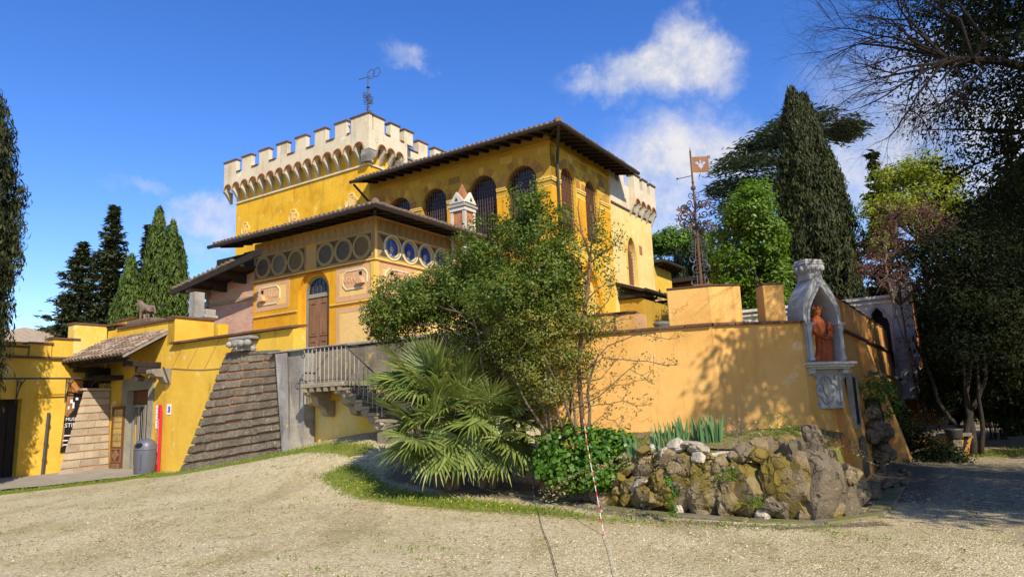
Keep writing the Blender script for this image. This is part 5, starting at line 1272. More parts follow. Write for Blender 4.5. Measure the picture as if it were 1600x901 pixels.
# ------------------------------------------------------------------ garden wall with merlons, niche and statue
WT = 2.90
GW = [Vector((.45, 13.3, 0)), Vector((1.74, 12.83, 0)), Vector((3.48, 12.17, 0)), Vector((5.05, 12.28, 0)), Vector((5.9, 13.0, 0))]
def garden_wall():
    root = thing('garden_wall', 'orange plastered garden wall with merlons behind the rocks and irises', 'wall', GW[2])
    up = lambda p, z: Vector((p.x, p.y, z))
    def offs(pts, w):
        out = []
        for i, p in enumerate(pts):
            a = pts[max(i - 1, 0)]; b = pts[min(i + 1, len(pts) - 1)]
            d1 = (p - a).normalized() if i else (b - p).normalized(); d2 = (b - p).normalized() if i < len(pts) - 1 else d1
            n = (Vector((-d1.y, d1.x, 0)) + Vector((-d2.y, d2.x, 0))).normalized()
            out.append(p + n * w / max(.4, n.dot(Vector((-d1.y, d1.x, 0)))))
        return out
    back = offs(GW, .40); q = MB()
    n = len(GW); vs = []
    foot = offs(GW, -.10)
    for a, b in zip(foot, back): vs += [up(a, -.1), up(b, -.1)]
    for a, b in zip(GW, back): vs += [up(a, WT), up(b, WT)]
    fs = []
    for i in range(n - 1):
        a, c = 2 * i, 2 * (i + 1); h = 2 * n
        fs += [(a, c, h + c, h + a), (c + 1, a + 1, h + a + 1, h + c + 1), (h + a, h + c, h + c + 1, h + a + 1)]
    fs += [(1, 0, 2 * n, 2 * n + 1), (2 * n - 2, 2 * n - 1, 4 * n - 1, 4 * n - 2)]
    q.add(vs, fs); q.build('wall', M['peach'], root)
    rp = random.Random(5)
    for i in range(n - 1):
        a, b = GW[i], GW[i + 1]; L = (b - a).length; k = max(1, round(L / .42)); d = (b - a) / k; nn = Vector((-d.y, d.x, 0)).normalized()
        for j in range(k):
            p, r = a + d * (j + .015), a + d * (j + .985); e = rp.uniform(-.012, .012); c = MB()
            b4 = [p - nn * (.06 + e), r - nn * (.06 + e), r + nn * .40, p + nn * .40]
            c.hexa([up(x, WT + .002) for x in b4] + [up(x, WT + .045 + rp.uniform(-.004, .004)) for x in b4]); c.build('coping_tile', M['cap_tile'], root)
    def merlon(pts, h, mat='peach'):
        bk = offs(pts, .34); c = MB(); m = len(pts)
        c.prism([up(x, WT + .047) for x in pts] + [up(x, WT + .047) for x in reversed(bk)], Vector((0, 0, h))); mo = c.build('merlon', M[mat], root, bevel=.018)
        p2, b2 = offs(pts, -.02), offs(pts, .36); c = MB(); c.prism([up(x, WT + .048 + h) for x in p2] + [up(x, WT + .048 + h) for x in reversed(b2)], Vector((0, 0, .025))); c.build('cap', M['cap_tile'], mo)
    m_ = lambda i, t: GW[i].lerp(GW[i + 1], t)
    merlon([m_(1, .60), GW[2], m_(2, .36)], .66); merlon([m_(2, .62), m_(2, .86)], .66)
    # lower orange blocks standing behind the shrub
    t2 = thing('terrace_block', 'pale orange wall block behind the garden wall beside the stone urn', 'wall', (2.3, 15.0, 0))
    q = MB(); flush((1.2, 15.6), (2.65, 15.05), .5, 0, 3.55, q); q.build('block', M['peach'], t2); q = MB(); flush((2.65, 15.05), (3.0, 15.6), .5, 0, 3.55, q); q.build('side', M['pink_field'], t2)
    q = MB(); flush((1.18, 15.57), (2.66, 15.01), .55, 3.552, 3.59, q); q.build('cap', M['cap_tile'], t2)
    t3 = thing('stone_urn', 'small grey stacked stone urn standing behind the garden wall coping', 'urn', (3.25, 15.2, 2.6))
    q = MB(); q.lathe([(.16, 0), (.17, .10), (.11, .16), (.15, .24), (.20, .36), (.20, .44), (.15, .50), (.17, .56), (.20, .60), (.15, .64)], (3.25, 15.2, 2.7), 14); q.build('bowl', M['grey_stone'], t3, smooth=True)
    q = MB(); q.wbox((3.25, 15.2, 1.35), (.4, .4, 2.7)); q.build('plinth', M['peach_shade'], t3)
    # flank running back along the path
    r2 = thing('flank_wall', 'battered orange wall with a row of merlons receding along the shaded path', 'wall', W(2, -14, 0))
    bt, bb, a0, a1 = -13.95, -14.2, -2.75, 10.2
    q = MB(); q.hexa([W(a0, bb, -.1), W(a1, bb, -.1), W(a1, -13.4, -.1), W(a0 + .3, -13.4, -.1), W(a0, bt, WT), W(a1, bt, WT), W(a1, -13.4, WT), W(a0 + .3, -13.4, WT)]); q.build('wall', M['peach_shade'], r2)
    a = a0
    while a < a1 - .1:
        e = min(a + .5, a1); c = MB(); c.box(a + .005, e - .005, bt - .07, -13.4, WT + .002, WT + .05 + rp.uniform(-.006, .006)); c.build('coping_tile', M['cap_tile'], r2); a = e
    k = 0; a = -2.2
    while a < 9.2:
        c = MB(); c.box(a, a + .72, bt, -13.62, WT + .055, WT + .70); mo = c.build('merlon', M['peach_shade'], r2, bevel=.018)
        c = MB(); c.box(a - .02, a + .74, bt - .02, -13.6, WT + .702, WT + .73); c.build('cap', M['cap_tile'], mo); a += 1.05
    q = MB(); q.hexa([W(1.5, -14.75, -.1), W(2.3, -14.75, -.1), W(2.3, -14.1, -.1), W(1.5, -14.1, -.1), W(1.5, -14.02, 2.85), W(2.3, -14.02, 2.85), W(2.3, -13.9, 2.85), W(1.5, -13.9, 2.85)]); q.build('raking_buttress', M['peach_shade'], r2)
    q = MB(); q.tube([W(.9, -14.18, 2.08), W(10.2, -14.2, 2.02)], .05, 7); q.build('pipe', M['disc_grey'], r2)
    q = MB(); q.box(-1.95, -1.45, -14.16, -14.0, 1.05, 1.95); q.build('slot_window', M['dark'], r2)
    q = MB(); q.wall([W(a, -14.17, z) for a, z in ((-2.03, 1.0), (-2.03, 2.02), (-1.37, 2.02), (-1.37, 1.0))], [[W(a, -14.17, z) for a, z in ((-1.95, 1.06), (-1.95, 1.95), (-1.45, 1.95), (-1.45, 1.06))]], V * .1); q.build('window_frame', M['grey_stone'], r2)
    q = MB(); q.prism([W(s, -14.22, z) for s, z in pointed(-1.9, -1.35, .1, .45, .85)], V * .06); q.build('recess', M['disc_slate'], r2)
garden_wall()

NC = Vector((5.42, 12.74, 0)); NN = Vector((.32, -.947, 0)).normalized(); NR = Vector((-NN.y, NN.x, 0))
def NP(x, y, z): return NC + NR * x + NN * y + Vector((0, 0, z))      # x to the right, y outwards
def niche():
    root = thing('niche_shrine', 'white marble gothic wall niche with a carved block finial on the wall corner', 'shrine', NP(0, 0, 1.5))
    def og(w, z0, zs, zt):
        L = [(-w, z0), (-w, zs)] + [(-w * fx, zs + (zt - zs) * t) for fx, t in ((1.03, .10), (1.03, .22), (.98, .36), (.87, .50), (.69, .63), (.48, .745), (.30, .84), (.16, .92), (.05, .985), (0, 1.0))]
        return L + [(-x, z) for x, z in reversed(L[:-1])]
    q = MB(); q.wall([NP(x, .34, z) for x, z in og(.40, 2.22, 2.84, 3.84)], [[NP(x, .34, z) for x, z in og(.285, 2.225, 2.82, 3.54)]], NN * -.42); q.build('surround', M['marble'], root, bevel=.012)
    q = MB(); q.wall([NP(x, .375, z) for x, z in og(.335, 2.225, 2.83, 3.65)], [[NP(x, .375, z) for x, z in og(.295, 2.23, 2.822, 3.57)]], NN * -.033); q.build('arch_moulding', M['marble'], root)
    q = MB(); q.prism([NP(x, -.06, z) for x, z in og(.31, 2.2, 2.82, 3.56)], NN * -.04); q.build('niche_back', M['grey_stone'], root)
    for s in (-1, 1):
        q = MB(); q.lathe([(.05, 0), (.055, .05), (.036, .08), (.036, .50), (.05, .54), (.062, .60), (.065, .64)], NP(s * .345, .37, 2.225), 10); q.build('colonnette', M['marble'], root, smooth=True)
        q = MB(); q.hexa([NP(s * .345 + x, y, z) for z in (2.865, 2.905) for x, y in ((-.085, -.1), (.085, -.1), (.085, .42), (-.085, .42))]); q.build('impost', M['marble'], root)
    q = MB()
    for z0, z1, w, d in ((2.155, 2.205, .52, .50), (2.115, 2.153, .48, .46), (2.08, 2.113, .43, .41)): q.hexa([NP(x, y, z) for z in (z0, z1) for x, y in ((-w, -.1), (w, -.1), (w, d), (-w, d))])
    q.build('shelf', M['white_stone'], root, bevel=.012)
    for s in (-.37, .37):
        q = MB(); q.prism([NP(s - .07, y, z) for y, z in ((-.05, 2.078), (.39, 2.078), (.37, 2.0), (.27, 1.97), (.22, 1.88), (.08, 1.84), (-.05, 1.78))], NR * .14); q.build('bracket', M['marble'], root, bevel=.015)
    q = MB(); q.hexa([NP(x, y, z) for z in (1.40, 2.076) for x, y in ((-.33, -.2), (.33, -.2), (.33, .24), (-.33, .24))]); pl = q.build('relief_panel', M['marble'], root, bevel=.01)
    q = MB(); q.wall([NP(x, .265, z) for x, z in ((-.33, 1.40), (-.33, 2.04), (.33, 2.04), (.33, 1.40))], [[NP(x, .265, z) for x, z in ((-.28, 1.45), (-.28, 1.99), (.28, 1.99), (.28, 1.45))]], NN * -.026); q.build('panel_rim', M['marble'], pl)
    q = MB(); pts = [(.235 * (.72 + .30 * abs(math.cos(2 * i * math.pi / 20)) ** .8) * math.cos(i * math.pi / 20), 1.72 + .235 * (.72 + .30 * abs(math.cos(2 * i * math.pi / 20)) ** .8) * math.sin(i * math.pi / 20)) for i in range(40)]
    q.tube([NP(x, .255, z) for x, z in pts + pts[:1]], .016, 5)
    q.prism([NP(x, .275, z) for x, z in ((-.09, 1.84), (.09, 1.84), (.08, 1.70), (0, 1.58), (-.08, 1.70))], NN * -.04)
    for x, z in ((0, 1.9), (-.13, 1.72), (.13, 1.72), (0, 1.53), (-.22, 1.94), (.22, 1.94), (-.22, 1.5), (.22, 1.5)): q.lathe([(.03, -.03), (.04, 0), (.03, .03)], NP(x, .26, z), 7)
    q.build('carved_shield', M['marble'], pl)
    q = MB(); q.hexa([NP(x, y, z) for z in (3.70, 3.80) for x, y in ((-.15, -.02), (.15, -.02), (.15, .30), (-.15, .30))]); q.build('neck', M['marble'], root, bevel=.02)
    q = MB(); c = NP(0, .14, 3.78)
    for z0, z1, w0, w1 in ((0, .05, .15, .17), (.051, .20, .175, .215), (.201, .24, .225, .215), (.241, .30, .205, .19)):
        q.hexa([c + NR * x * w0 + NN * y * w0 * .8 + Vector((0, 0, z0)) for x, y in ((-1, -1), (1, -1), (1, 1), (-1, 1))] + [c + NR * x * w1 + NN * y * w1 * .8 + Vector((0, 0, z1)) for x, y in ((-1, -1), (1, -1), (1, 1), (-1, 1))])
    fi = q.build('finial', M['marble'], root, bevel=.015)
    for x in (-.15, -.05, .05, .15):
        for yy in (-1, 1):
            q = MB(); q.lathe([(.015, -.06), (.048, -.03), (.052, .03), (.02, .06)], c + NR * x + NN * yy * .155 + Vector((0, 0, .13)), 7); q.build('carved_leaf', M['marble'], fi, smooth=True)
    for y in (-.08, .05):
        for xx in (-1, 1):
            q = MB(); q.lathe([(.015, -.06), (.048, -.03), (.052, .03), (.02, .06)], c + NR * xx * .195 + NN * y + Vector((0, 0, .13)), 7); q.build('carved_leaf', M['marble'], fi, smooth=True)
    sm = thing('wall_tile', 'small square grey tile set in the orange wall beside the niche', 'tile', (4.75, 12.2, 1.9))
    q = MB(); q.wbox((4.76, 12.245, 1.93), (.12, .03, .12), (0, R(20), .06)); q.build('tile', M['marble'], sm)
niche()
def skin(name, nodes, edges, mat, parent, sub=2, smooth=True):
    me = bpy.data.meshes.new(name); off = root_loc(parent)
    me.from_pydata([Vector(n[0]) - off for n in nodes], edges, []); me.materials.append(mat)
    o = link(name, me, parent); md = o.modifiers.new('skin', 'SKIN'); md.use_smooth_shade = True
    for i, n in enumerate(nodes):
        r = n[1]; me.skin_vertices[0].data[i].radius = (r, r) if not isinstance(r, tuple) else r
    me.skin_vertices[0].data[0].use_root = True
    s = o.modifiers.new('sub', 'SUBSURF'); s.levels = sub; s.render_levels = sub
    return o
def NS(x, y, z): return NP((x - .0) * 1.08 + .07, y * 1.08 + .09, 2.206 + (z - 2.206) * 1.06)
def statue():
    root = thing('terracotta_statue', 'crowned robed terracotta figure holding a child in the marble niche', 'statue', NS(0, .08, 2.21))
    # robe and torso as one lofted body with folds, hip swayed to one side
    q = MB(); n = 40; rows = 34; vs = []
    H = .80
    for i in range(rows):
        t = i / (rows - 1); z = 2.212 + H * t
        rw = np.interp(t, [0, .06, .3, .52, .62, .74, .86, .93, .97, 1], [.165, .16, .135, .135, .115, .13, .135, .10, .055, .045])
        rd = np.interp(t, [0, .06, .3, .52, .62, .74, .86, .93, .97, 1], [.14, .135, .12, .115, .10, .105, .095, .07, .05, .045])
        cx = .035 * math.sin(t * 5.2 - .6); cy = .08 - .015 * t
        fold = np.interp(t, [0, .5, .8, .95, 1], [.13, .08, .05, .0, 0])
        for k in range(n):
            a = 2 * math.pi * k / n
            f = 1 + fold * math.sin(a * 9 + t * 2.2) + fold * .5 * math.sin(a * 5 - t * 6)
            vs.append(NS(cx + rw * f * math.cos(a), cy + rd * f * math.sin(a), z))
    q.add(vs, [(i * n + k, i * n + (k + 1) % n, (i + 1) * n + (k + 1) % n, (i + 1) * n + k) for i in range(rows - 1) for k in range(n)] + [tuple(range(n - 1, -1, -1)), tuple((rows - 1) * n + k for k in range(n))])
    q.build('robed_body', M['terracotta'], root, smooth=True)
    # head with nose, brow and hair
    q = MB(); n = 24; vs = []; rows = 14; hc = (-.02, .085)
    for i in range(rows):
        t = i / (rows - 1); z = 2.99 + .155 * t
        r = np.interp(t, [0, .12, .35, .6, .8, .94, 1], [.028, .045, .056, .062, .056, .034, .012])
        for k in range(n):
            a = 2 * math.pi * k / n; x, y = r * .86 * math.cos(a), r * math.sin(a)
            face = max(0, math.sin(a)) ** 10
            y += face * (.013 * math.exp(-((t - .42) / .10) ** 2) - .006 * math.exp(-((t - .56) / .06) ** 2) - .003 * math.exp(-((t - .27) / .04) ** 2) + .005 * math.exp(-((t - .14) / .07) ** 2))
            vs.append(NS(hc[0] + x, hc[1] + y, z))
    q.add(vs, [(i * n + k, i * n + (k + 1) % n, (i + 1) * n + (k + 1) % n, (i + 1) * n + k) for i in range(rows - 1) for k in range(n)] + [tuple(range(n - 1, -1, -1)), tuple((rows - 1) * n + k for k in range(n))])
    q.build('head', M['terracotta'], root, smooth=True)
    q = MB(); c = NS(-.02, .085, 3.085); q.lathe([(.060, 0), (.064, .02), (.072, .045), (.060, .045), (.055, .02)], c, 20)
    for i in range(7):
        t = 2 * math.pi * i / 7; q.tube([c + Vector((.066 * math.cos(t), .066 * math.sin(t), .04)), c + Vector((.080 * math.cos(t), .080 * math.sin(t), .095))], [.018, .004], 6)
    q.build('crown', M['terracotta'], root)
    q = MB(); vs = []; n = 20
    for i, (z, r, d) in enumerate(((3.09, .066, .0), (3.02, .072, -.008), (2.95, .088, -.015), (2.86, .12, -.02), (2.76, .15, -.015))):
        for k in range(n + 1):
            a = math.pi * (.86 + 1.28 * k / n); vs.append(NS(-.02 + r * math.cos(a), .085 + d + r * .9 * math.sin(a), z))
    q.add(vs, [(i * (n + 1) + k, i * (n + 1) + k + 1, (i + 1) * (n + 1) + k + 1, (i + 1) * (n + 1) + k) for i in range(4) for k in range(n)]); q.build('veil', M['terracotta'], root, smooth=True)
    # both arms, hands meeting under the child
    for s, hand in ((1, (.03, .235, 2.66)), (-1, (-.04, .245, 2.60))):
        sh = (s * .115, .09, 2.90); el = (s * .165, .14, 2.70)
        nd = [(NS(*sh), .048), (NS(*el), .044), (NS((el[0] + hand[0]) / 2, (el[1] + hand[1]) / 2, (el[2] + hand[2]) / 2), .034), (NS(*hand), .022), (NS(hand[0] - s * .03, hand[1] + .012, hand[2] - .004), .02)]
        ed = [(0, 1), (1, 2), (2, 3), (3, 4)]
        for f in range(4):
            nd.append((NS(hand[0] - s * .065, hand[1] + .022 - .004 * f, hand[2] + .014 - .010 * f), .0065)); ed.append((4, len(nd) - 1))
        nd.append((NS(hand[0] - s * .015, hand[1] + .02, hand[2] + .035), .007)); ed.append((3, len(nd) - 1))
        skin('arm', nd, ed, M['terracotta'], root)
    cx, cy, cz = .075, .215, 2.70
    skin('child', [(NS(cx, cy, cz), .046), (NS(cx + .002, cy, cz + .07), .044), (NS(cx, cy, cz + .12), .022), (NS(cx - .004, cy + .004, cz + .155), .036), (NS(cx - .004, cy + .004, cz + .185), .028),
        (NS(cx - .06, cy + .045, cz - .02), .026), (NS(cx - .075, cy + .05, cz - .09), .018), (NS(cx - .03, cy + .065, cz - .03), .026), (NS(cx - .04, cy + .07, cz - .10), .018),
        (NS(cx - .05, cy + .03, cz + .08), .018), (NS(cx - .09, cy + .05, cz + .05), .013), (NS(cx + .045, cy + .03, cz + .06), .018), (NS(cx + .04, cy + .06, cz + .01), .013)],
        [(0, 1), (1, 2), (2, 3), (3, 4), (0, 5), (5, 6), (0, 7), (7, 8), (1, 9), (9, 10), (1, 11), (11, 12)], M['terracotta'], root)
    q = MB(); q.hexa([NS(x, y, z) for z in (2.206, 2.235) for x, y in ((-.18, -.06), (.18, -.06), (.18, .25), (-.18, .25))]); q.build('plinth', M['terracotta'], root)
statue()
def wolf():
    c = W(-3.45, 7.35, 4.90); root = thing('wolf_statue', 'small brown she-wolf statue standing on the coping above the entrance canopy', 'statue', c)
    q = MB(); q.hexa([c + U * a + V * b + Vector((0, 0, z)) for z in (-.02, .14) for a, b in ((-.3, -.75), (-.3, .75), (.3, .75), (.3, -.75))]); q.build('plinth', M['statue_brown'], root, bevel=.03)
    P = lambda x, y, z: c + V * x + U * y + Vector((0, 0, z + .14))
    nd = [(P(-.22, 0, .42), .125), (P(0, 0, .41), .11), (P(.22, 0, .44), .135), (P(.36, 0, .54), .10), (P(.47, -.02, .63), .085), (P(.58, -.07, .58), .05), (P(.65, -.10, .55), .03)]
    ed = [(0, 1), (1, 2), (2, 3), (3, 4), (4, 5), (5, 6)]
    for s in (-1, 1):
        k = len(nd); nd += [(P(.25, s * .09, .30), .062), (P(.27, s * .09, .16), .040), (P(.26, s * .09, .03), .034), (P(.30, s * .09, .0), .036)]; ed += [(2, k), (k, k + 1), (k + 1, k + 2), (k + 2, k + 3)]
        k = len(nd); nd += [(P(-.24, s * .09, .28), .075), (P(-.16, s * .09, .19), .045), (P(-.25, s * .09, .12), .032), (P(-.24, s * .09, .02), .030), (P(-.20, s * .09, .0), .034)]; ed += [(0, k), (k, k + 1), (k + 1, k + 2), (k + 2, k + 3), (k + 3, k + 4)]
        k = len(nd); nd += [(P(.44, s * .06 - .02, .74), .028)]; ed += [(4, k)]
    k = len(nd); nd += [(P(-.36, 0, .44), .04), (P(-.44, 0, .32), .034), (P(-.46, 0, .16), .03)]; ed += [(0, k), (k, k + 1), (k + 1, k + 2)]
    skin('wolf_body', nd, ed, M['statue_brown'], root)
    for x in (-.03, .12):
        skin('twin', [(P(x, -.02, .06), .05), (P(x, -.02, .15), .045), (P(x + .01, -.02, .22), .04), (P(x + .05, -.06, .20), .018), (P(x - .05, -.06, .03), .028)], [(0, 1), (1, 2), (1, 3), (0, 4)], M['statue_brown'], root, 1)
wolf()

# ------------------------------------------------------------------ weathervanes
def spiral(c, d, r, turns, n=16, flip=1, start=0):
    d = d.normalized(); z = Vector((0, 0, 1)); out = []
    for i in range(n + 1):
        t = i / n; a = start + flip * turns * 2 * math.pi * t; rr = r * (1 - .82 * t); out.append(c + d * rr * math.cos(a) + z * rr * math.sin(a))
    return out
def flag_vane():
    b = Vector((3.42, 12.42, 3.63)); root = thing('flag_weathervane', 'ornate rusty iron weathervane with a lily flag standing on the garden wall', 'weathervane', b)
    A = lambda x, z, y=0: b + Vector((x, y, z))
    q = MB(); q.tube([A(0, 0), A(0, 1.2)], .026, 6); q.tube([A(0, 1.2), A(0, 2.58)], .018, 6); q.tube([A(0, 2.58), A(0, 2.66)], [.012, .002], 5); q.build('pole', M['iron_rust'], root)
    for dx in (-.07, .07):
        q = MB(); q.tube([A(dx, 0), A(dx * .9, .6), A(dx * .4, 1.0)], .010, 5); q.build('stay', M['iron'], root)
    q = MB(); q.wbox(A(0, .02), (.34, .2, .05)); q.build('foot_plate', M['iron_rust'], root)
    rp = random.Random(2)
    for z in (.12, .34, .55, .74, .92):
        for s in (-1, 1):
            q = MB(); ang = rp.uniform(-.5, .5); d = Vector((s * math.cos(ang), math.sin(ang), 0))
            r = .10 if z < .8 else .08
            q.tube(spiral(A(0, z) + d * r, -d, r, 1.4, 18, s), .013, 4); q.tube(spiral(A(0, z + .1) + d * r * .8, -d, r * .7, 1.3, 14, -s), .011, 4); q.build('scroll', M['iron'], root)
    for i in range(26):
        t = 2 * math.pi * i / 26; ri = rp.uniform(.05, .16); zc = 1.25 + rp.uniform(-.24, .34); d = Vector((math.cos(t), math.sin(t) * .8, 0))
        q = MB(); c = A(0, zc) + d * (.10 + ri); q.tube([A(0, zc - .12), A(0, zc - .05) + d * .08] + spiral(c, -d, .085, 1.4, 16, rp.choice((-1, 1)), .4), .011, 4); sc = q.build('scroll', M['iron'], root)
        q = MB(); p = c + d * .10 + Vector((0, 0, rp.uniform(-.05, .1)))
        for j in range(4):
            a = 2 * math.pi * j / 4 + t; q.add([p, p + Vector((math.cos(a + .5) * .03, .01, math.sin(a + .5) * .03)), p + Vector((math.cos(a) * .075, -.012, math.sin(a) * .055)), p + Vector((math.cos(a - .5) * .03, .01, math.sin(a - .5) * .03))], [(0, 1, 2, 3)])
        q.build('iron_flower', M['iron_rust'], sc)
    for s in (-1, 1):
        q = MB(); q.tube(spiral(A(s * .05, 1.72), Vector((-s, 0, 0)), .07, 1.4, 14, s), .007, 4); q.build('scroll', M['iron'], root)
    q = MB(); q.tube([A(-.40, 1.02, -.05), A(.30, 1.26, .05)], .013, 6); q.build('cross_bar', M['iron'], root)
    q = MB(); q.lathe([(.01, -.05), (.045, -.02), (.045, .02), (.01, .06)], A(0, 1.86), 10); q.lathe([(.01, -.04), (.028, 0), (.01, .04)], A(0, 1.97), 8); q.build('knop', M['iron_rust'], root)
    # flag plate with a lily cut out of it
    f = lambda x, z: A(.025 + x, 2.16 + z, -.006)
    lily = [(.15, .045), (.135, .09), (.09, .105), (.115, .115), (.095, .15), (.05, .17), (.055, .20), (.09, .215), (.115, .19), (.118, .165), (.135, .175), (.13, .22), (.15, .26),
            (.17, .22), (.165, .175), (.182, .165), (.185, .19), (.21, .215), (.245, .20), (.25, .17), (.205, .15), (.185, .115), (.21, .105), (.165, .09)]
    q = MB(); q.wall(on(f, rect(0, .30, 0, .30)), [on(f, lily)], Vector((0, .012, 0))); q.build('flag', M['flag_brown'], root)
    q = MB(); q.tube([A(0, 2.10), A(-.27, 2.05)], .009, 5); q.lathe([(.005, -.02), (.022, 0), (.005, .02)], A(-.28, 2.05), 8); q.build('pointer', M['iron'], root)
    q = MB(); q.tube([A(.31, 2.42), A(.36, 2.48)], .008, 4); q.tube([A(.36, 2.42), A(.31, 2.48)], .008, 4); q.tube([A(.30, 2.42), A(.33, 2.45)], .006, 4); q.build('corner_cross', M['iron_rust'], root)
flag_vane()
def tower_vane():
    b = W(5.1, 5.3, 14.88); root = thing('tower_weathervane', 'wrought iron weathervane with a double ring pointer on the tower corner', 'weathervane', b)
    A = lambda x, z, y=0: b + Vector((x, y, z))
    q = MB(); q.tube([A(0, 0), A(0, 2.1)], [.04, .02], 6); q.build('pole', M['iron'], root)
    rp = random.Random(6)
    for i in range(22):
        t = 2 * math.pi * i / 22; d = Vector((math.cos(t), .6 * math.sin(t), 0)); z = rp.uniform(.15, 1.0); k = .08 if z < .45 else .16
        q = MB(); q.tube([A(0, z - .05)] + spiral(A(0, z) + d * k, -d, .10, 1.2, 12, rp.choice((-1, 1))), .014, 4); q.build('scroll', M['iron'], root)
    q = MB(); q.lathe([(.02, -.06), (.10, 0), (.02, .06)], A(0, 1.32), 8); q.build('knop', M['iron'], root)
    q = MB(); q.tube([A(-.42, 1.72), A(.1, 1.86)], .02, 5)
    for c in (.14, .40): q.tube([A(c + .15 * math.cos(t) + .05 * math.sin(t), 1.95 + .3 * (c - .1) + .22 * math.sin(t)) for t in [j * math.pi / 7 for j in range(15)]], .016, 4)
    q.build('pointer', M['iron'], root)
tower_vane()

# ------------------------------------------------------------------ white carved screen, pier and low walls beside the path
def screen():
    root = thing('carved_screen', 'pale carved stone screen with a trefoil arched opening behind the flank wall', 'screen', W(9.5, -12, 2))
    f = fa(9.5)
    tre = [(-14.03, 2.4), (-14.03, 3.85), (-13.98, 4.05), (-13.88, 4.1), (-13.86, 4.25), (-13.7, 4.45), (-13.54, 4.25), (-13.52, 4.1), (-13.42, 4.05), (-13.37, 3.85), (-13.37, 2.4)]
    tr2 = [(x + 2.2, z) for x, z in tre]; tr3 = [(x + 4.4 - .15, z - .12) for x, z in tre]
    q = MB(); q.wall(on(f, rect(-14.2, -7.5, 0, 4.70)), [on(f, tre), on(f, tr2), on(f, tr3)], U * .3); q.build('wall', M['white_stone'], root)
    q = MB(); q.box(9.35, 9.9, -14.2, -7.5, 4.702, 4.80); q.box(9.42, 9.49, -14.2, -7.5, 4.55, 4.62); q.build('cornice', M['white_stone'], root)
    for tt in (tre, tr2, tr3):
        c = sum(x for x, z in tt) / len(tt)
        q = MB(); out = [(c + (x - c) * 1.28, z + (.10 if z > 3 else 0)) for x, z in tt]
        q.wall([p - U * .05 for p in on(f, out)], [[p - U * .05 for p in on(f, [(x, z + .003) for x, z in tt])]], U * .048); q.build('hood_mould', M['marble'], root)
    for i, b in enumerate((-12.6, -10.4, -9.3)):
        q = MB(); q.wall([p - U * .04 for p in on(f, disc((b, 4.32), .17, 16))], [[p - U * .04 for p in on(f, disc((b, 4.32), .11, 16))]], U * .04); q.build('roundel', M['marble'], root)
    q = MB(); q.box(9.85, 10.3, -14.1, -7.6, 0, 4.4); q.build('backing', M['interior'], root)
    r2 = thing('scrolled_pier', 'tall weathered grey pier with a scrolled top and one sunlit orange side', 'pier', W(9.5, -14.5, 0))
    q = MB(); q.prism([W(a, -14.75, z) for a, z in ((9.0, 1.4), (9.0, 5.0), (9.3, 5.06), (9.8, 4.85), (10.6, 4.5), (11.6, 4.35), (11.6, 1.4))], V * .545); q.build('shaft', M['orange_red'], r2)
    q = MB(); q.box(8.93, 8.995, -14.78, -14.2, 1.4, 5.0); q.build('facing', M['grey_stone'], r2)
    for z in (2.6, 3.3, 4.0, 4.6):
        q = MB(); q.box(8.88, 9.02, -14.82, -14.2, z, z + .09); q.build('band', M['grey_stone'], r2, bevel=.02)
    q = MB(); q.tube([W(9.15, -14.8, 5.05), W(9.15, -14.2, 5.05)], .20, 12); q.tube([W(9.7, -14.8, 4.95), W(9.7, -14.2, 4.95)], .14, 12); q.build('scroll', M['grey_stone'], r2)
    r3 = thing('orange_ramp_wall', 'sunlit orange sloping wall ends seen between the dark stems beside the path', 'wall', W(11, -15, 0))
    q = MB(); q.prism([W(a, -14.55, z) for a, z in ((10.9, 0), (10.9, 2.35), (13.2, 2.3), (16.4, .55), (17.2, 0))], V * .4); q.build('wall', M['orange_red'], r3)
    q = MB(); q.prism([W(11.0, b, z) for b, z in ((-14.56, 0), (-14.56, 1.25), (-15.5, .02))], U * .4); q.build('spur', M['orange_red'], r3)
    r4 = thing('low_path_wall', 'low orange wall with a flat grey top along the far path', 'wall', (12, 19, 0))
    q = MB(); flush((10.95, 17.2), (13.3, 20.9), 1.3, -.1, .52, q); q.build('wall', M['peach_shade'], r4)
    q = MB(); flush((10.90, 17.15), (13.33, 20.95), 1.36, .522, .60, q); q.build('top_slab', M['concrete'], r4)
    r5 = thing('planter_pot', 'small dark pot on a post beside the low path wall', 'pot', (10.6, 17.0, 0))
    q = MB(); q.lathe([(.10, .0), (.16, .06), (.2, .22), (.22, .26), (.19, .26)], (10.5, 17.2, .45), 14); q.build('pot', M['iron'], r5, smooth=True)
    q = MB(); q.wbox((10.5, 17.2, .22), (.2, .2, .46)); q.build('post', M['course_dark'], r5)
screen()

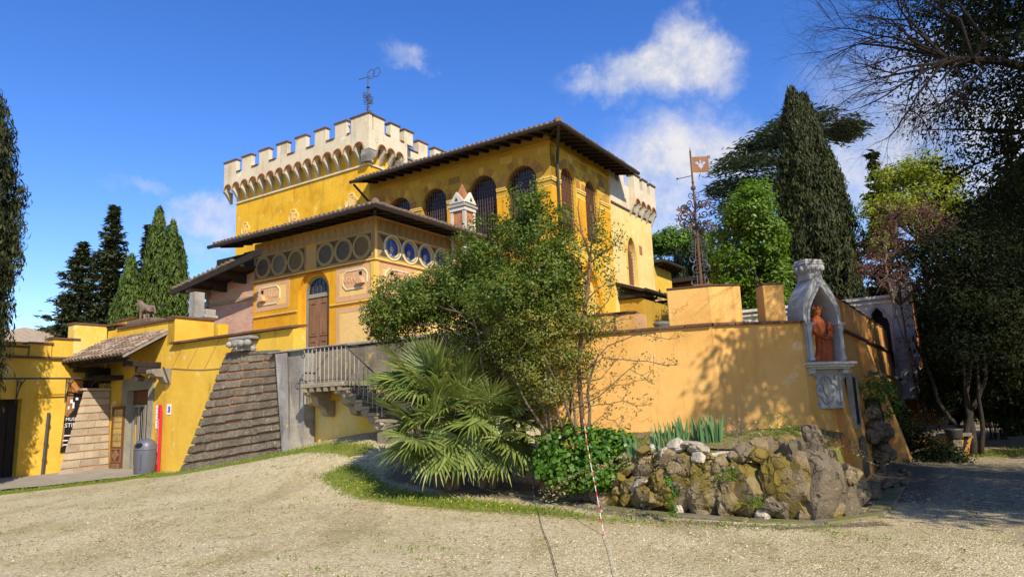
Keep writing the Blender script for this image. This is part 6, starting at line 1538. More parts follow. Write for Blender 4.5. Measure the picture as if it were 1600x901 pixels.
# ------------------------------------------------------------------ rocks
def rock_mesh(seed, mat, facets=13, cut=.62, sub=4):
    """broken block of stone: squarish body, flat fracture faces, sunk cracks, rough grain"""
    import bmesh
    rp = random.Random(seed); bm = bmesh.new(); bmesh.ops.create_icosphere(bm, subdivisions=sub, radius=1)
    planes = []
    for _ in range(facets):
        d = Vector((rp.gauss(0, 1), rp.gauss(0, 1), rp.gauss(0, 1))).normalized(); planes.append((d, rp.uniform(cut, 1.02)))
    o = Vector((rp.random() * 50, rp.random() * 50, 7)); rot = Matrix.Rotation(rp.uniform(-.5, .5), 3, 'Z') @ Matrix.Rotation(rp.uniform(-.3, .3), 3, 'X')
    for v in bm.verts:
        n0 = rot @ v.co.normalized(); k = (abs(n0.x) ** 4.5 + abs(n0.y) ** 4.5 + abs(n0.z) ** 4.5) ** (-1 / 4.5); b = v.co.normalized() * k * .86
        p = b * 1.15 + o + mnoise.noise_vector(b * 1.3 + o) * .45
        ds, ps = mnoise.voronoi(p); gap = ds[1] - ds[0]; cell = mnoise.cell(ps[0] * 7.3)
        h = (cell - .5) * .13 - .15 * max(0, 1 - gap / .10) + (abs(mnoise.noise(b * 2.3 + o)) - .25) * .16 + mnoise.noise(b * 6 + o) * .05 + mnoise.noise(b * 14 + o) * .022
        b = b * (1 + h)
        for d, k0 in planes:
            k = b.dot(d)
            if k > k0 * .86: b = b - d * (k - k0 * .86) * .94
        v.co = b
    me = bpy.data.meshes.new('rock'); bm.to_mesh(me); bm.free(); me.materials.append(mat)
    for p in me.polygons: p.use_smooth = True
    try: me.set_sharp_from_angle(angle=R(26))
    except Exception: pass
    return me
KC = np.array(KERB[2:]); KS = np.r_[0, np.cumsum(np.hypot(*np.diff(KC, axis=0).T))]
def curve(s, inset):
    x = np.interp(s, KS, KC[:, 0]); y = np.interp(s, KS, KC[:, 1]); e = .05
    dx = np.interp(s + e, KS, KC[:, 0]) - np.interp(s - e, KS, KC[:, 0]); dy = np.interp(s + e, KS, KC[:, 1]) - np.interp(s - e, KS, KC[:, 1])
    L = math.hypot(dx, dy) or 1
    return Vector((x - dy / L * inset, y + dx / L * inset, 0)), math.atan2(dy, dx)
def rocks():
    root = thing('rockery', 'rough rock bank of mossy boulders and pale slabs below the orange wall', 'rockery', (2.6, 10.6, 0))
    lib = {m: [rock_mesh(i * 7 + k * 31, M[m]) for i in range(7)] for k, m in enumerate(('rock', 'rock_pale', 'rock_dark'))}
    rp = random.Random(12)
    # (distance along the bank, inset, centre height, half sizes along / across / up, kind, tilt)
    L = [(.15, .42, .12, .22, .2, .24, 'rock', 0), (.55, .40, .10, .19, .2, .22, 'rock', .1), (.95, .42, .08, .2, .2, .2, 'rock_dark', 0), (1.35, .40, .08, .18, .2, .2, 'rock', .2), (1.72, .42, .10, .22, .2, .22, 'rock', -.1),
         (2.08, .42, .22, .24, .22, .32, 'rock', .1), (2.25, .30, .34, .21, .13, .10, 'rock_pale', -.55), (2.30, .55, .52, .22, .2, .28, 'rock', 0), (2.02, .60, .55, .2, .2, .2, 'rock', .2),
         (2.68, .46, .30, .33, .26, .38, 'rock', .08), (2.62, .62, .62, .28, .22, .24, 'rock', 0), (2.35, .62, .82, .15, .13, .10, 'rock_pale', -.2), (2.78, .60, .86, .20, .15, .12, 'rock_pale', .05), (2.72, .52, .74, .13, .12, .08, 'rock_pale', 0),
         (3.12, .62, .88, .22, .16, .07, 'rock_pale', .05), (3.26, .55, .82, .20, .15, .12, 'rock_pale', .15), (3.12, .56, .60, .34, .24, .22, 'rock', 0), (3.05, .40, .26, .22, .22, .34, 'rock', 0),
         (3.40, .40, .30, .37, .28, .42, 'rock', .03), (3.62, .60, .72, .22, .15, .10, 'rock_pale', .1), (3.72, .52, .56, .20, .2, .22, 'rock', 0), (3.50, .50, .48, .08, .07, .12, 'rock_pale', 0),
         (4.02, .42, .34, .34, .28, .46, 'rock', -.03), (4.05, .62, .78, .30, .25, .20, 'rock', 0), (4.30, .62, .86, .2, .18, .16, 'rock', 0),
         (4.58, .40, .44, .35, .28, .58, 'rock', -.05), (4.62, .60, .82, .28, .2, .24, 'rock', 0), (4.95, .52, .66, .24, .2, .36, 'rock_dark', -.12), (4.98, .36, .38, .32, .26, .50, 'rock_dark', .0),
         (5.22, .52, .72, .18, .18, .44, 'rock_dark', -.35), (5.36, .40, .42, .26, .24, .52, 'rock_dark', -.22), (5.62, .36, .34, .24, .2, .48, 'rock_dark', -.30), (5.52, .30, .10, .2, .16, .16, 'rock', 0), (5.80, .34, .16, .2, .18, .24, 'rock_dark', -.1),
         (5.95, .5, .38, .22, .22, .42, 'rock_dark', -.2), (6.3, .5, .22, .25, .2, .3, 'rock_dark', 0), (6.8, .45, .16, .25, .22, .22, 'rock_dark', 0), (7.3, .5, .18, .3, .22, .26, 'rock_dark', .1), (7.9, .4, .12, .22, .2, .2, 'rock_dark', 0),
         (5.02, .66, .92, .15, .12, .28, 'rock_dark', -.3), (4.80, .28, .06, .14, .12, .12, 'rock', 0), (3.72, .26, .05, .12, .1, .09, 'rock', 0), (4.28, .26, .06, .13, .1, .11, 'rock_pale', .2), (2.95, .28, .06, .12, .1, .1, 'rock_pale', 0), (2.4, .28, .06, .14, .1, .1, 'rock', .1)]
    for s, ins, z, a, b, h, m, tilt in L:
        zu = z * (1.10 if s > 1.9 else 1); p, ang = curve(s, ins); p.z = zu + gz(p.x, p.y)
        o = link('rock', rp.choice(lib[m]), root, p - root_loc(root)); o.scale = (a * (1.06 if s < 4.3 else 1.16), b * 1.15, h * (1.0 if s < 4.3 else 1.1))
        o.rotation_euler = (rp.uniform(-.14, .14), tilt, ang + rp.uniform(-.25, .25))
    for i in range(64):   # middling stones wedged between the boulders
        s = rp.uniform(1.75, 4.7); z = rp.uniform(.10, .86); p, ang = curve(s, .26 + z * .20 + rp.uniform(-.04, .04)); p.z = gz(p.x, p.y) + z
        o = link('rock', rp.choice(lib[rp.choice(('rock', 'rock', 'rock_dark', 'rock', 'rock_pale') if z > .6 else ('rock', 'rock', 'rock_dark'))]), root, p - root_loc(root)); k = rp.uniform(.09, .18); o.scale = (k * rp.uniform(1, 1.5), k, k * rp.uniform(.7, 1.1)); o.rotation_euler = (rp.uniform(-.3, .3), rp.uniform(-.4, .4), ang + rp.uniform(-.5, .5))
    for i in range(70):   # small stones filling the joints
        s = rp.uniform(0, 6.2); p, ang = curve(s, rp.uniform(.3, .6)); p.z = gz(p.x, p.y) + rp.uniform(.02, .75 if s > 2 else .2)
        o = link('rock', rp.choice(lib[rp.choice(('rock', 'rock_dark', 'rock'))]), root, p - root_loc(root)); k = rp.uniform(.07, .17); o.scale = (k * rp.uniform(1, 1.6), k, k * rp.uniform(.7, 1.3)); o.rotation_euler = (rp.uniform(-1, 1), rp.uniform(-1, 1), rp.uniform(0, 6))
    # earth core behind the stones
    q = MB(); vs = []
    for i in range(40):
        s = 6.9 * i / 39; h = .25 if s < 1.6 else (.86 if s > 2.2 else .25 + .61 * (s - 1.6) / .6)
        for ins, z in ((.42, -.1), (.50, h * .6), (.58, h), (1.1, h + .04)):
            p, _ = curve(s, ins); vs.append((p.x, p.y, gz(p.x, p.y) + z))
    q.add(vs, [(i * 4 + k, (i + 1) * 4 + k, (i + 1) * 4 + k + 1, i * 4 + k + 1) for i in range(39) for k in range(3)]); q.build('earth', M['soil'], root, smooth=True)
    r2 = thing('dark_rock_pile', 'dark rough rocks piled against the shaded flank wall', 'rockery', W(0, -14.5, 0))
    for i in range(30):
        a = rp.uniform(-.6, 1.1); z = rp.uniform(0, 1.55 - .4 * abs(a)); p = W(a, -14.22 - rp.uniform(0, .20) * (1 - z / 2.6), z); k = rp.uniform(.12, .24)
        o = link('rock', rp.choice(lib['rock_dark']), r2, p - root_loc(r2)); o.scale = (k, k * .8, k * rp.uniform(.8, 1.4)); o.rotation_euler = (rp.uniform(-.6, .6), rp.uniform(-.6, .6), rp.uniform(0, 6))
    for i in range(26):
        a = rp.uniform(-2.6, 7); p = W(a, -14.5 - rp.uniform(0, .35), rp.uniform(0, .08)); k = rp.uniform(.06, .16)
        o = link('rock', rp.choice(lib['rock_dark']), r2, p - root_loc(r2)); o.scale = (k, k * .8, k * .7); o.rotation_euler = (rp.uniform(-.6, .6), rp.uniform(-.6, .6), rp.uniform(0, 6))
rocks()
# ------------------------------------------------------------------ plants
def at(x, y, Y):
    """the place that stands at distance Y along the view axis where the photograph shows (x, y)"""
    d = pix_dir(x, y); return Vector((0, 0, 1.65)) + d * (Y / d.y)
def unit(a): return a / np.maximum(np.linalg.norm(a, axis=1, keepdims=True), 1e-9)
def leaf_quads(P, N, L, Wd, T=None, fold=.18):
    n = len(P); N = unit(N)
    if T is None: T = rng.normal(size=(n, 3))
    T = unit(T - N * np.sum(T * N, 1, keepdims=True)); B = np.cross(N, T)
    L = np.broadcast_to(np.asarray(L, float).reshape(-1, 1), (n, 1)); Wd = np.broadcast_to(np.asarray(Wd, float).reshape(-1, 1), (n, 1))
    q = np.empty((n, 4, 3)); q[:, 0] = P - T * L * .5; q[:, 1] = P + B * Wd * .5 + N * L * fold * .5 - T * L * .08; q[:, 2] = P + T * L * .5 - N * L * fold * .3; q[:, 3] = P - B * Wd * .5 + N * L * fold * .5 - T * L * .08
    return q.reshape(-1, 3)
def lobes_clumps(lobes, n, shell=.6, seed=0):
    g = np.random.default_rng(seed); c = np.array([list(l[0]) for l in lobes]); r = np.array([l[1] for l in lobes], float)
    wt = np.array([(l[2] if len(l) > 2 else 1) for l in lobes]) * (r.prod(1) ** (2 / 3)); k = g.choice(len(lobes), n, p=wt / wt.sum())
    d = unit(g.normal(size=(n, 3))); f = 1 - (1 - shell) * g.random((n, 1)) ** 1.3
    return c[k] + d * r[k] * f, d, k
def crown(name, mat, parent, lobes, n, per, leaf, rad, seed=0, shell=.6, up=.35, flat=.8, aspect=.5, out=.8, tang=None, loc=None):
    g = np.random.default_rng(seed + 100); C, D, k = lobes_clumps(lobes, n, shell, seed)
    cnt = g.integers(int(per * .55), int(per * 1.45) + 1, n); idx = np.repeat(np.arange(n), cnt); m = len(idx)
    rr = rad * g.uniform(.6, 1.35, n)
    off = np.clip(g.normal(size=(m, 3)), -1.7, 1.7) * rr[idx][:, None] * .55; off[:, 2] *= flat
    P = C[idx] + off
    N = D[idx] * out + unit(off) * .7 + g.normal(size=(m, 3)) * .55 + np.array([0, 0, up])
    L = leaf * g.uniform(.65, 1.35, m); T = None
    if tang is not None: T = D[idx] * tang[0] + np.array([0, 0, tang[1]]) + g.normal(size=(m, 3)) * tang[2]
    o = soup(name, leaf_quads(P - np.array(root_loc(parent)), N, L, L * aspect, T), 4, mat, parent)
    return o, C
def wiggle(p, q, n, amp, rp, sag=0):
    p, q = Vector(p), Vector(q); L = (q - p).length; out = []; o = Vector((rp.random() * 99, rp.random() * 99, 0))
    for i in range(n + 1):
        t = i / n; v = p.lerp(q, t); w = math.sin(t * math.pi); v += Vector((mnoise.noise(o + Vector((t * 2.3, 0, 0))), mnoise.noise(o + Vector((0, t * 2.3, 5))), mnoise.noise(o + Vector((3, 3, t * 2.3))) * .5)) * amp * L * w
        v.z += sag * L * w; out.append(v)
    return out
def taper(mb, pts, r0, r1, n=6): mb.tube(pts, [r0 + (r1 - r0) * (i / (len(pts) - 1)) for i in range(len(pts))], n)
def tree(name, label, cat, base, top, r, lobes, mat, bark, n, per, leaf, rad, seed, twigs=60, group=None, multi=1, limb_r=None, **kw):
    """tapered trunk, a limb into every lobe, twigs to the leaf clumps, and a crown of separate leaves"""
    rp = random.Random(seed); base = Vector(base); root = thing(name, label, cat, base, group)
    cr, C = crown('crown', M[mat], root, lobes, n, per, leaf, rad, seed, **kw)
    tr = MB(); stems = []
    for i in range(multi):
        b = base + Vector((rp.uniform(-.3, .3) * (multi > 1), rp.uniform(-.2, .2) * (multi > 1), -.1)); tt = Vector(top) + Vector((rp.uniform(-1, 1), rp.uniform(-.6, .6), rp.uniform(-.5, .2))) * (.9 if multi > 1 else 0)
        pts = wiggle(b, tt, 8, .10, rp); rr = r * (1 if multi == 1 else rp.uniform(.45, .8)); taper(tr, pts, rr, rr * .35, 8); stems.append(pts)
    tr.build('trunk', M[bark], root, smooth=True)
    lb = MB(); ends = []
    for l in lobes:
        s = rp.choice(stems); c = Vector(l[0]); k = min(range(2, len(s)), key=lambda i: (s[i] - c).length + max(0, s[i].z - c.z) * 2)
        pts = wiggle(s[k], c, 5, .16, rp); lr = (limb_r or r * .38); taper(lb, pts, lr, lr * .35, 6); ends += pts[2:]
    E = np.array([list(e) for e in ends])
    for i in rp.sample(range(len(C)), min(twigs, len(C))):
        c = C[i]; j = int(np.argmin(((E - c) ** 2).sum(1))); taper(lb, wiggle(E[j], c, 3, .15, rp), (limb_r or r * .38) * .32, .006, 4)
    lb.build('limbs', M[bark], root, smooth=True)
    return root
def spindle(name, label, base, h, r, mat, n, per, leaf, seed, group=None, tops=((0, 0, 1),), skirt=.04, rad=.30, aspect=.21, belly=.35, out=.7, bark='bark'):
    """columnar cypress: flame shaped sprays pointing up round one or more narrow leaders"""
    g = np.random.default_rng(seed); base = Vector(base); root = thing(name, label, 'cypress', base, group)
    P = []; D = []
    for (dx, dy, hs) in tops:
        k = int(n / len(tops)); t = g.random(k) ** .85 * (1 - skirt) + skirt
        prof = np.where(t < belly, .62 + .38 * (t / belly) ** .6, np.cos((t - belly) / (1 - belly) * np.pi / 2) ** .72)
        a = g.random(k) * 2 * np.pi; lump = 1 + .11 * np.sin(a * 5 + t * 13 + seed) + .09 * np.sin(a * 3 - t * 21) + np.clip(g.normal(size=k), -2, 1.6) * .13
        rr = r * prof * lump * (1 - .30 * g.random(k) ** 2)
        P.append(np.c_[base.x + dx * t + rr * np.cos(a), base.y + dy * t + rr * np.sin(a), base.z + t * h * hs]); D.append(np.c_[np.cos(a), np.sin(a), np.full(k, .35)])
    C = np.concatenate(P); D = np.concatenate(D); m = g.integers(int(per * .6), int(per * 1.4) + 1, len(C)); idx = np.repeat(np.arange(len(C)), m); q = len(idx)
    off = np.clip(g.normal(size=(q, 3)), -1.5, 1.5) * rad * .42; off[:, 2] *= 2.4; taperz = 1 - .35 * np.clip(off[:, 2] / (rad * 1.5), -.4, 1); off[:, :2] *= taperz[:, None]
    N = D[idx] * out + g.normal(size=(q, 3)) * .55; T = np.array([0, 0, 1.0]) + D[idx] * .18 + g.normal(size=(q, 3)) * .22
    L = 1.75 * leaf * g.uniform(.6, 1.4, q)
    soup('crown', leaf_quads(C[idx] + off - np.array(base), N, L, L * aspect, T), 4, M[mat], root)
    mb = MB(); taper(mb, [base + Vector((0, 0, -.2)), base + Vector((0, 0, h * .4)), base + Vector((0, 0, h * .9))], r * .2, r * .03, 8); mb.build('trunk', M[bark], root)
    lb = MB(); rp = random.Random(seed)
    for i in range(26):
        t = rp.uniform(.08, .85); a = rp.uniform(0, 6.28); rr = r * .75 * (1 - t * .7); z = base.z + h * t
        lb.tube([(base.x, base.y, z), (base.x + rr * .5 * math.cos(a), base.y + rr * .5 * math.sin(a), z + h * .02), (base.x + rr * math.cos(a), base.y + rr * math.sin(a), z + h * .06)], [r * .04, r * .025, r * .01], 4)
    lb.build('limbs', M[bark], root)
    return root
def conifer(name, label, base, h, r, mat, seed, layers=26, group=None, leaf=.5, dens=1.0, droop=.25, top=.02, cat='conifer'):
    """open conifer: tiers of boughs, each bough with its own flattened sprays"""
    rp = random.Random(seed); g = np.random.default_rng(seed); base = Vector(base); root = thing(name, label, cat, base, group)
    mb = MB(); taper(mb, [base - Vector((0, 0, .3)), base + Vector((0, 0, h * .5)), base + Vector((0, 0, h))], r * .10, .03, 7); mb.build('trunk', M['bark_dark'], root)
    lb = MB(); P = []; N = []; T = []
    for i in range(layers):
        t = .08 + .90 * i / (layers - 1); R_ = r * (1 - t) ** .75 * rp.uniform(.75, 1.15) + top; nb = rp.randint(5, 8)
        for j in range(nb):
            a = 2 * math.pi * (j + rp.uniform(-.35, .35)) / nb + i; L = R_ * rp.uniform(.6, 1.12); z0 = base.z + h * t
            tip = Vector((base.x + L * math.cos(a), base.y + L * math.sin(a), z0 + L * rp.uniform(-.15, .35)))
            pts = wiggle((base.x, base.y, z0), tip, 4, .08, rp, -droop * .3); taper(lb, pts, .05 + .02 * L, .01, 4)
            k = int(70 * dens * max(.35, L / r * 1.5)); s = g.random(k) ** .6; Q = np.array([list(x) for x in pts]); f = s * 4; i0 = np.minimum(f.astype(int), 3); base_p = Q[i0] + (Q[i0 + 1] - Q[i0]) * (f - i0)[:, None]
            side = np.array([-math.sin(a), math.cos(a), 0]); w = (g.random(k) - .5) * L * .75 * (1.1 - s * .6)
            P.append(base_p + side * w[:, None] + g.normal(size=(k, 3)) * .10); N.append(np.array([0, 0, 1.0]) + g.normal(size=(k, 3)) * .45); T.append(np.array([math.cos(a), math.sin(a), .15]) + side * np.sign(w)[:, None] * .6 + g.normal(size=(k, 3)) * .3)
    P = np.concatenate(P); N = np.concatenate(N); T = np.concatenate(T); L = leaf * g.uniform(.6, 1.4, len(P))
    soup('crown', leaf_quads(P - np.array(base), N, L, L * .34, T), 4, M[mat], root); lb.build('limbs', M['bark_dark'], root)
    return root

# ---- the big shrub above the palm
def shrub():
    Ls = []
    for (x, y, Y, rx, ry, w) in ((645, 462, 14.6, 70, 40, 1), (720, 490, 14.5, 80, 48, 1), (718, 428, 14.4, 46, 36, .9), (770, 385, 13.4, 62, 50, 1.1), (842, 365, 12.7, 58, 66, 1.25), (825, 318, 12.7, 30, 34, .9), (800, 460, 12.5, 95, 50, 1.1), (878, 425, 12.5, 45, 70, .9), (615, 500, 14.6, 48, 42, .6), (760, 540, 14.3, 70, 34, .9), (690, 468, 14.5, 80, 46, 1), (850, 440, 12.4, 70, 60, 1.1), (640, 480, 14.6, 70, 36, .9), (740, 440, 14.0, 70, 50, 1), (595, 505, 14.7, 36, 26, .4)):
        k = Y / 1089; Ls.append((at(x, y, Y), (rx * k, .85, ry * k), w))
    base = Vector((-.1, 13.95, .45))
    root = tree('broad_shrub', 'large dense green shrub rising over the fan palm in front of the villa', 'shrub', base, at(800, 470, 12.8), .06, Ls, 'leaf_shrub', 'twig', 1500, 44, .062, .165, 41, twigs=260, multi=7, limb_r=.02, shell=.35, aspect=.55, up=.5)
    rp = random.Random(77)
    tw = MB()      # bare lower stems seen under the foliage
    for i in range(46):
        x = rp.uniform(690, 840); p = at(x, rp.uniform(585, 640), 14.4); q = at(x + rp.uniform(-40, 25), rp.uniform(500, 540), 14.2); taper(tw, wiggle(p, q, 4, .08, rp), rp.uniform(.008, .018), .005, 4)
    tw.build('bare_stems', M['twig'], root)
    # olive thinner growth in front of the orange wall
    L2 = []
    for (x, y, Y, rx, ry, w) in ((850, 520, 12.1, 62, 38, 1), (885, 560, 11.95, 46, 40, .8), (900, 500, 12.1, 40, 40, .6), (830, 575, 12.2, 40, 34, .7), (925, 505, 12.0, 40, 30, .35), (800, 520, 12.6, 50, 40, .7), (850, 480, 12.2, 60, 50, 1), (800, 565, 13.0, 40, 30, .6), (865, 610, 12.0, 40, 26, .7), (830, 600, 12.4, 30, 30, .5)):
        k = Y / 1089; L2.append((at(x, y, Y), (rx * k, .45, ry * k), w))
    b2 = Vector((.92, 12.15, .78))
    r2 = tree('olive_bush', 'thin olive green bush with bare multiple stems against the orange wall', 'bush', b2, at(868, 545, 12.1), .05, L2, 'leaf_shrub_olive', 'twig', 520, 34, .054, .17, 43, twigs=170, multi=9, limb_r=.018, shell=.2, aspect=.5, up=.5)
    tw = MB(); P = []
    for (pts) in (((905, 590), (950, 540), (1000, 520), (1045, 530)), ((900, 560), (935, 505), (985, 498)), ((890, 640), (935, 620), (985, 575), (1020, 600)), ((905, 520), (950, 470), (960, 430)), ((890, 600), (940, 560), (1010, 565), (1058, 570)), ((880, 640), (905, 600), (940, 590), (965, 560))):
        v = [at(x, y, 11.9 + rp.uniform(-.12, .12)) for x, y in pts]; sm = []
        for i in range(len(v) - 1): sm += [v[i].lerp(v[i + 1], t / 4) + Vector((rp.uniform(-.02, .02),) * 3) for t in range(4)]
        sm.append(v[-1]); taper(tw, sm, .013, .004, 4)
        for i in range(3, len(sm)):
            for _ in range(2):
                e = sm[i] + Vector((rp.uniform(-.16, .16), rp.uniform(-.1, .1), rp.uniform(-.05, .17))); taper(tw, [sm[i], e], .005, .003, 3)
                for _ in range(5): P.append(list(e + Vector((rp.gauss(0, .045), rp.gauss(0, .045), rp.gauss(0, .045)))))
    tw.build('reaching_twigs', M['twig'], r2); P = np.array(P); g = np.random.default_rng(9); L = .048 * g.uniform(.7, 1.3, len(P))
    soup('twig_leaves', leaf_quads(P - np.array(b2), g.normal(size=(len(P), 3)) + np.array([0, -.3, .5]), L, L * .5), 4, M['leaf_shrub_olive'], r2)
    # pruned sapling
    b3 = Vector((1.12, 12.05, .8)); r3 = thing('pruned_sapling', 'tall pale pruned sapling with forked bare branches beside the shrub', 'tree', b3)
    mb = MB(); Y = 12.0; T = lambda *p: [at(x, y, Y) for x, y in p]
    taper(mb, [b3 - Vector((0, 0, .2))] + T((903, 560), (912, 500), (920, 440), (922, 405)), .042, .026, 8); mb.build('trunk', M['bark_red'], r3, smooth=True)
    lb = MB(); ends = []
    for p in (((922, 405), (915, 375), (895, 345), (880, 325)), ((922, 408), (925, 370), (935, 340), (938, 315)), ((921, 412), (940, 395), (958, 385), (968, 370)), ((921, 400), (908, 360), (903, 325), (905, 310)), ((916, 470), (930, 455), (950, 440)), ((922, 400), (928, 350), (922, 320)), ((918, 440), (900, 420), (893, 395))):
        v = T(*p); taper(lb, wiggle(v[0], v[-1], 1, 0, rp)[:1] + v[1:], .02, .008, 6); ends += v[1:]
    lb.build('limbs', M['bark_red'], r3, smooth=True)
    P = []
    for e in [at(x, y, Y) for x, y in ((935, 345), (930, 375), (940, 400), (945, 385), (965, 375), (925, 390), (938, 360), (950, 440), (893, 400), (930, 420), (905, 440), (890, 470))]:
        for _ in range(110): P.append(list(e + Vector((rp.gauss(0, .10), rp.gauss(0, .12), rp.gauss(0, .13)))))
    P = np.array(P); L = .055 * g.uniform(.7, 1.3, len(P)); soup('crown', leaf_quads(P - np.array(b3), g.normal(size=(len(P), 3)) + np.array([0, -.3, .5]), L, L * .5), 4, M['leaf_shrub'], r3)
shrub()

# ---- fan palm
def frond_mesh(seed, R_=.52, n=30, pet=.55):
    g = random.Random(seed); mb = MB()
    # leaf stalk runs along +x from the origin, the fan opens at its end
    stalk = [Vector((pet * t, 0, .10 * math.sin(t * 2.2) * pet)) for t in [i / 5 for i in range(6)]]; taper(mb, stalk, .012, .007, 5)
    h = stalk[-1]; spread = R(112)
    for i in range(n):
        a = -spread + 2 * spread * i / (n - 1) + g.uniform(-.02, .02); L = R_ * (1 - .22 * (abs(a) / spread) ** 2) * g.uniform(.92, 1.05)
        d = Vector((math.cos(a), math.sin(a), 0)); s = Vector((-d.y, d.x, 0)); wv = .50 * R_ * 2 * spread / n
        droop = g.uniform(.04, .30); pts = []
        for t in (.04, .30, .58, .82, 1.0):
            r = L * t; w = wv * (t / .55 if t < .55 else max(0.02, (1 - t) / .45)) * .62 + .002
            c = h + d * r + Vector((0, 0, .16 * R_ * math.cos(a * .5) * t - droop * L * t ** 2.6)); pts.append((c, w))
        base = len(mb.v)
        vs = []
        for c, w in pts: vs += [c - s * w + Vector((0, 0, w * .55)), c, c + s * w + Vector((0, 0, w * .55))]
        fs = []
        for k in range(len(pts) - 1): fs += [(3 * k, 3 * k + 1, 3 * k + 4, 3 * k + 3), (3 * k + 1, 3 * k + 2, 3 * k + 5, 3 * k + 4)]
        mb.add(vs, fs)
    return mb.mesh('frond', M['leaf_palm'])
def palm():
    rp = random.Random(31); root = thing('fan_palm', 'low clumping fan palm with stiff yellow green fans at the edge of the lawn', 'palm', (-1.0, 13.3, .2))
    lib = [frond_mesh(i, rp.uniform(.78, .95), rp.randint(32, 38), rp.uniform(.40, .65)) for i in range(9)]
    heads = []
    for k, (p, q, r) in enumerate((((-1.5, 13.5, .2), at(655, 595, 13.3), .10), ((-1.2, 13.4, .2), at(705, 645, 13.1), .11), ((-.7, 13.35, .2), at(770, 655, 13.0), .10), ((-1.3, 13.3, .2), at(668, 685, 12.9), .09), ((-.5, 13.3, .2), at(805, 680, 12.95), .09))):
        mb = MB(); pts = wiggle(p, q, 6, .1, rp); mb.tube(pts, [r * (1 + .25 * ((i % 2))) for i in range(len(pts))], 9); mb.build('trunk', M['bark'], root, smooth=False); heads.append(Vector(q))
    off = root_loc(root)
    def put(p, aim, roll=0, sc=1.0):
        d = Vector(aim).normalized(); y = Vector((0, 0, 1)).cross(d).normalized(); z = d.cross(y); m = Matrix((d, y, z)).transposed().to_4x4() @ Matrix.Rotation(roll, 4, 'X')
        o = link('frond', rp.choice(lib), root, Vector(p) - off, m.to_euler(), (sc, sc, sc))
    for h, n in zip(heads, (8, 8, 8, 6, 6)):
        for i in range(n):
            a = 2 * math.pi * (i + rp.uniform(-.3, .3)) / n; e = rp.uniform(-.35, .8)
            put(h, (math.cos(a), math.sin(a) * .7 + .15, e), rp.uniform(-.5, .5), rp.uniform(.8, 1.0))
    # fans that hang over towards the open lawn, and the upright ones at the top
    for (x, y, aim, sc) in ((765, 652, (.25, -.45, -.85), 1), (728, 615, (.1, -.7, -.5), .95), (702, 585, (.3, -.6, .3), .9), (653, 657, (-.75, -.4, -.5), 1), (717, 686, (-.1, -.5, -.85), 1.05), (745, 697, (.15, -.5, -.85), 1), (789, 686, (.6, -.4, -.7), 1.05),
                            (658, 693, (-.8, -.45, -.35), 1), (674, 585, (-.35, -.2, .9), .95), (652, 592, (-.85, -.3, .35), 1.0), (695, 590, (.35, -.3, .8), .9), (635, 605, (-.9, -.3, -.2), .95), (820, 665, (.8, -.4, -.3), .95), (690, 702, (-.4, -.5, -.75), .95), (775, 702, (.3, -.5, -.8), .9),
                            (645, 715, (-.7, -.6, -.4), .85), (700, 640, (-.3, -.7, -.3), .95), (790, 640, (.6, -.6, .2), .9), (835, 690, (.8, -.5, -.4), .85), (672, 612, (-.5, -.7, .1), .95), (735, 575, (.5, -.4, .6), .85), (812, 705, (.5, -.6, -.6), .8), (664, 575, (-.1, -.2, 1), .85), (640, 588, (-.8, -.2, .6), .85)):
        p = at(x, y, 12.85 if y > 620 else 13.1) + Vector((0, rp.uniform(-.12, .12), 0)); d = Vector(aim).normalized(); put(p - d * .5, aim, rp.uniform(-.35, .35), sc)
palm()

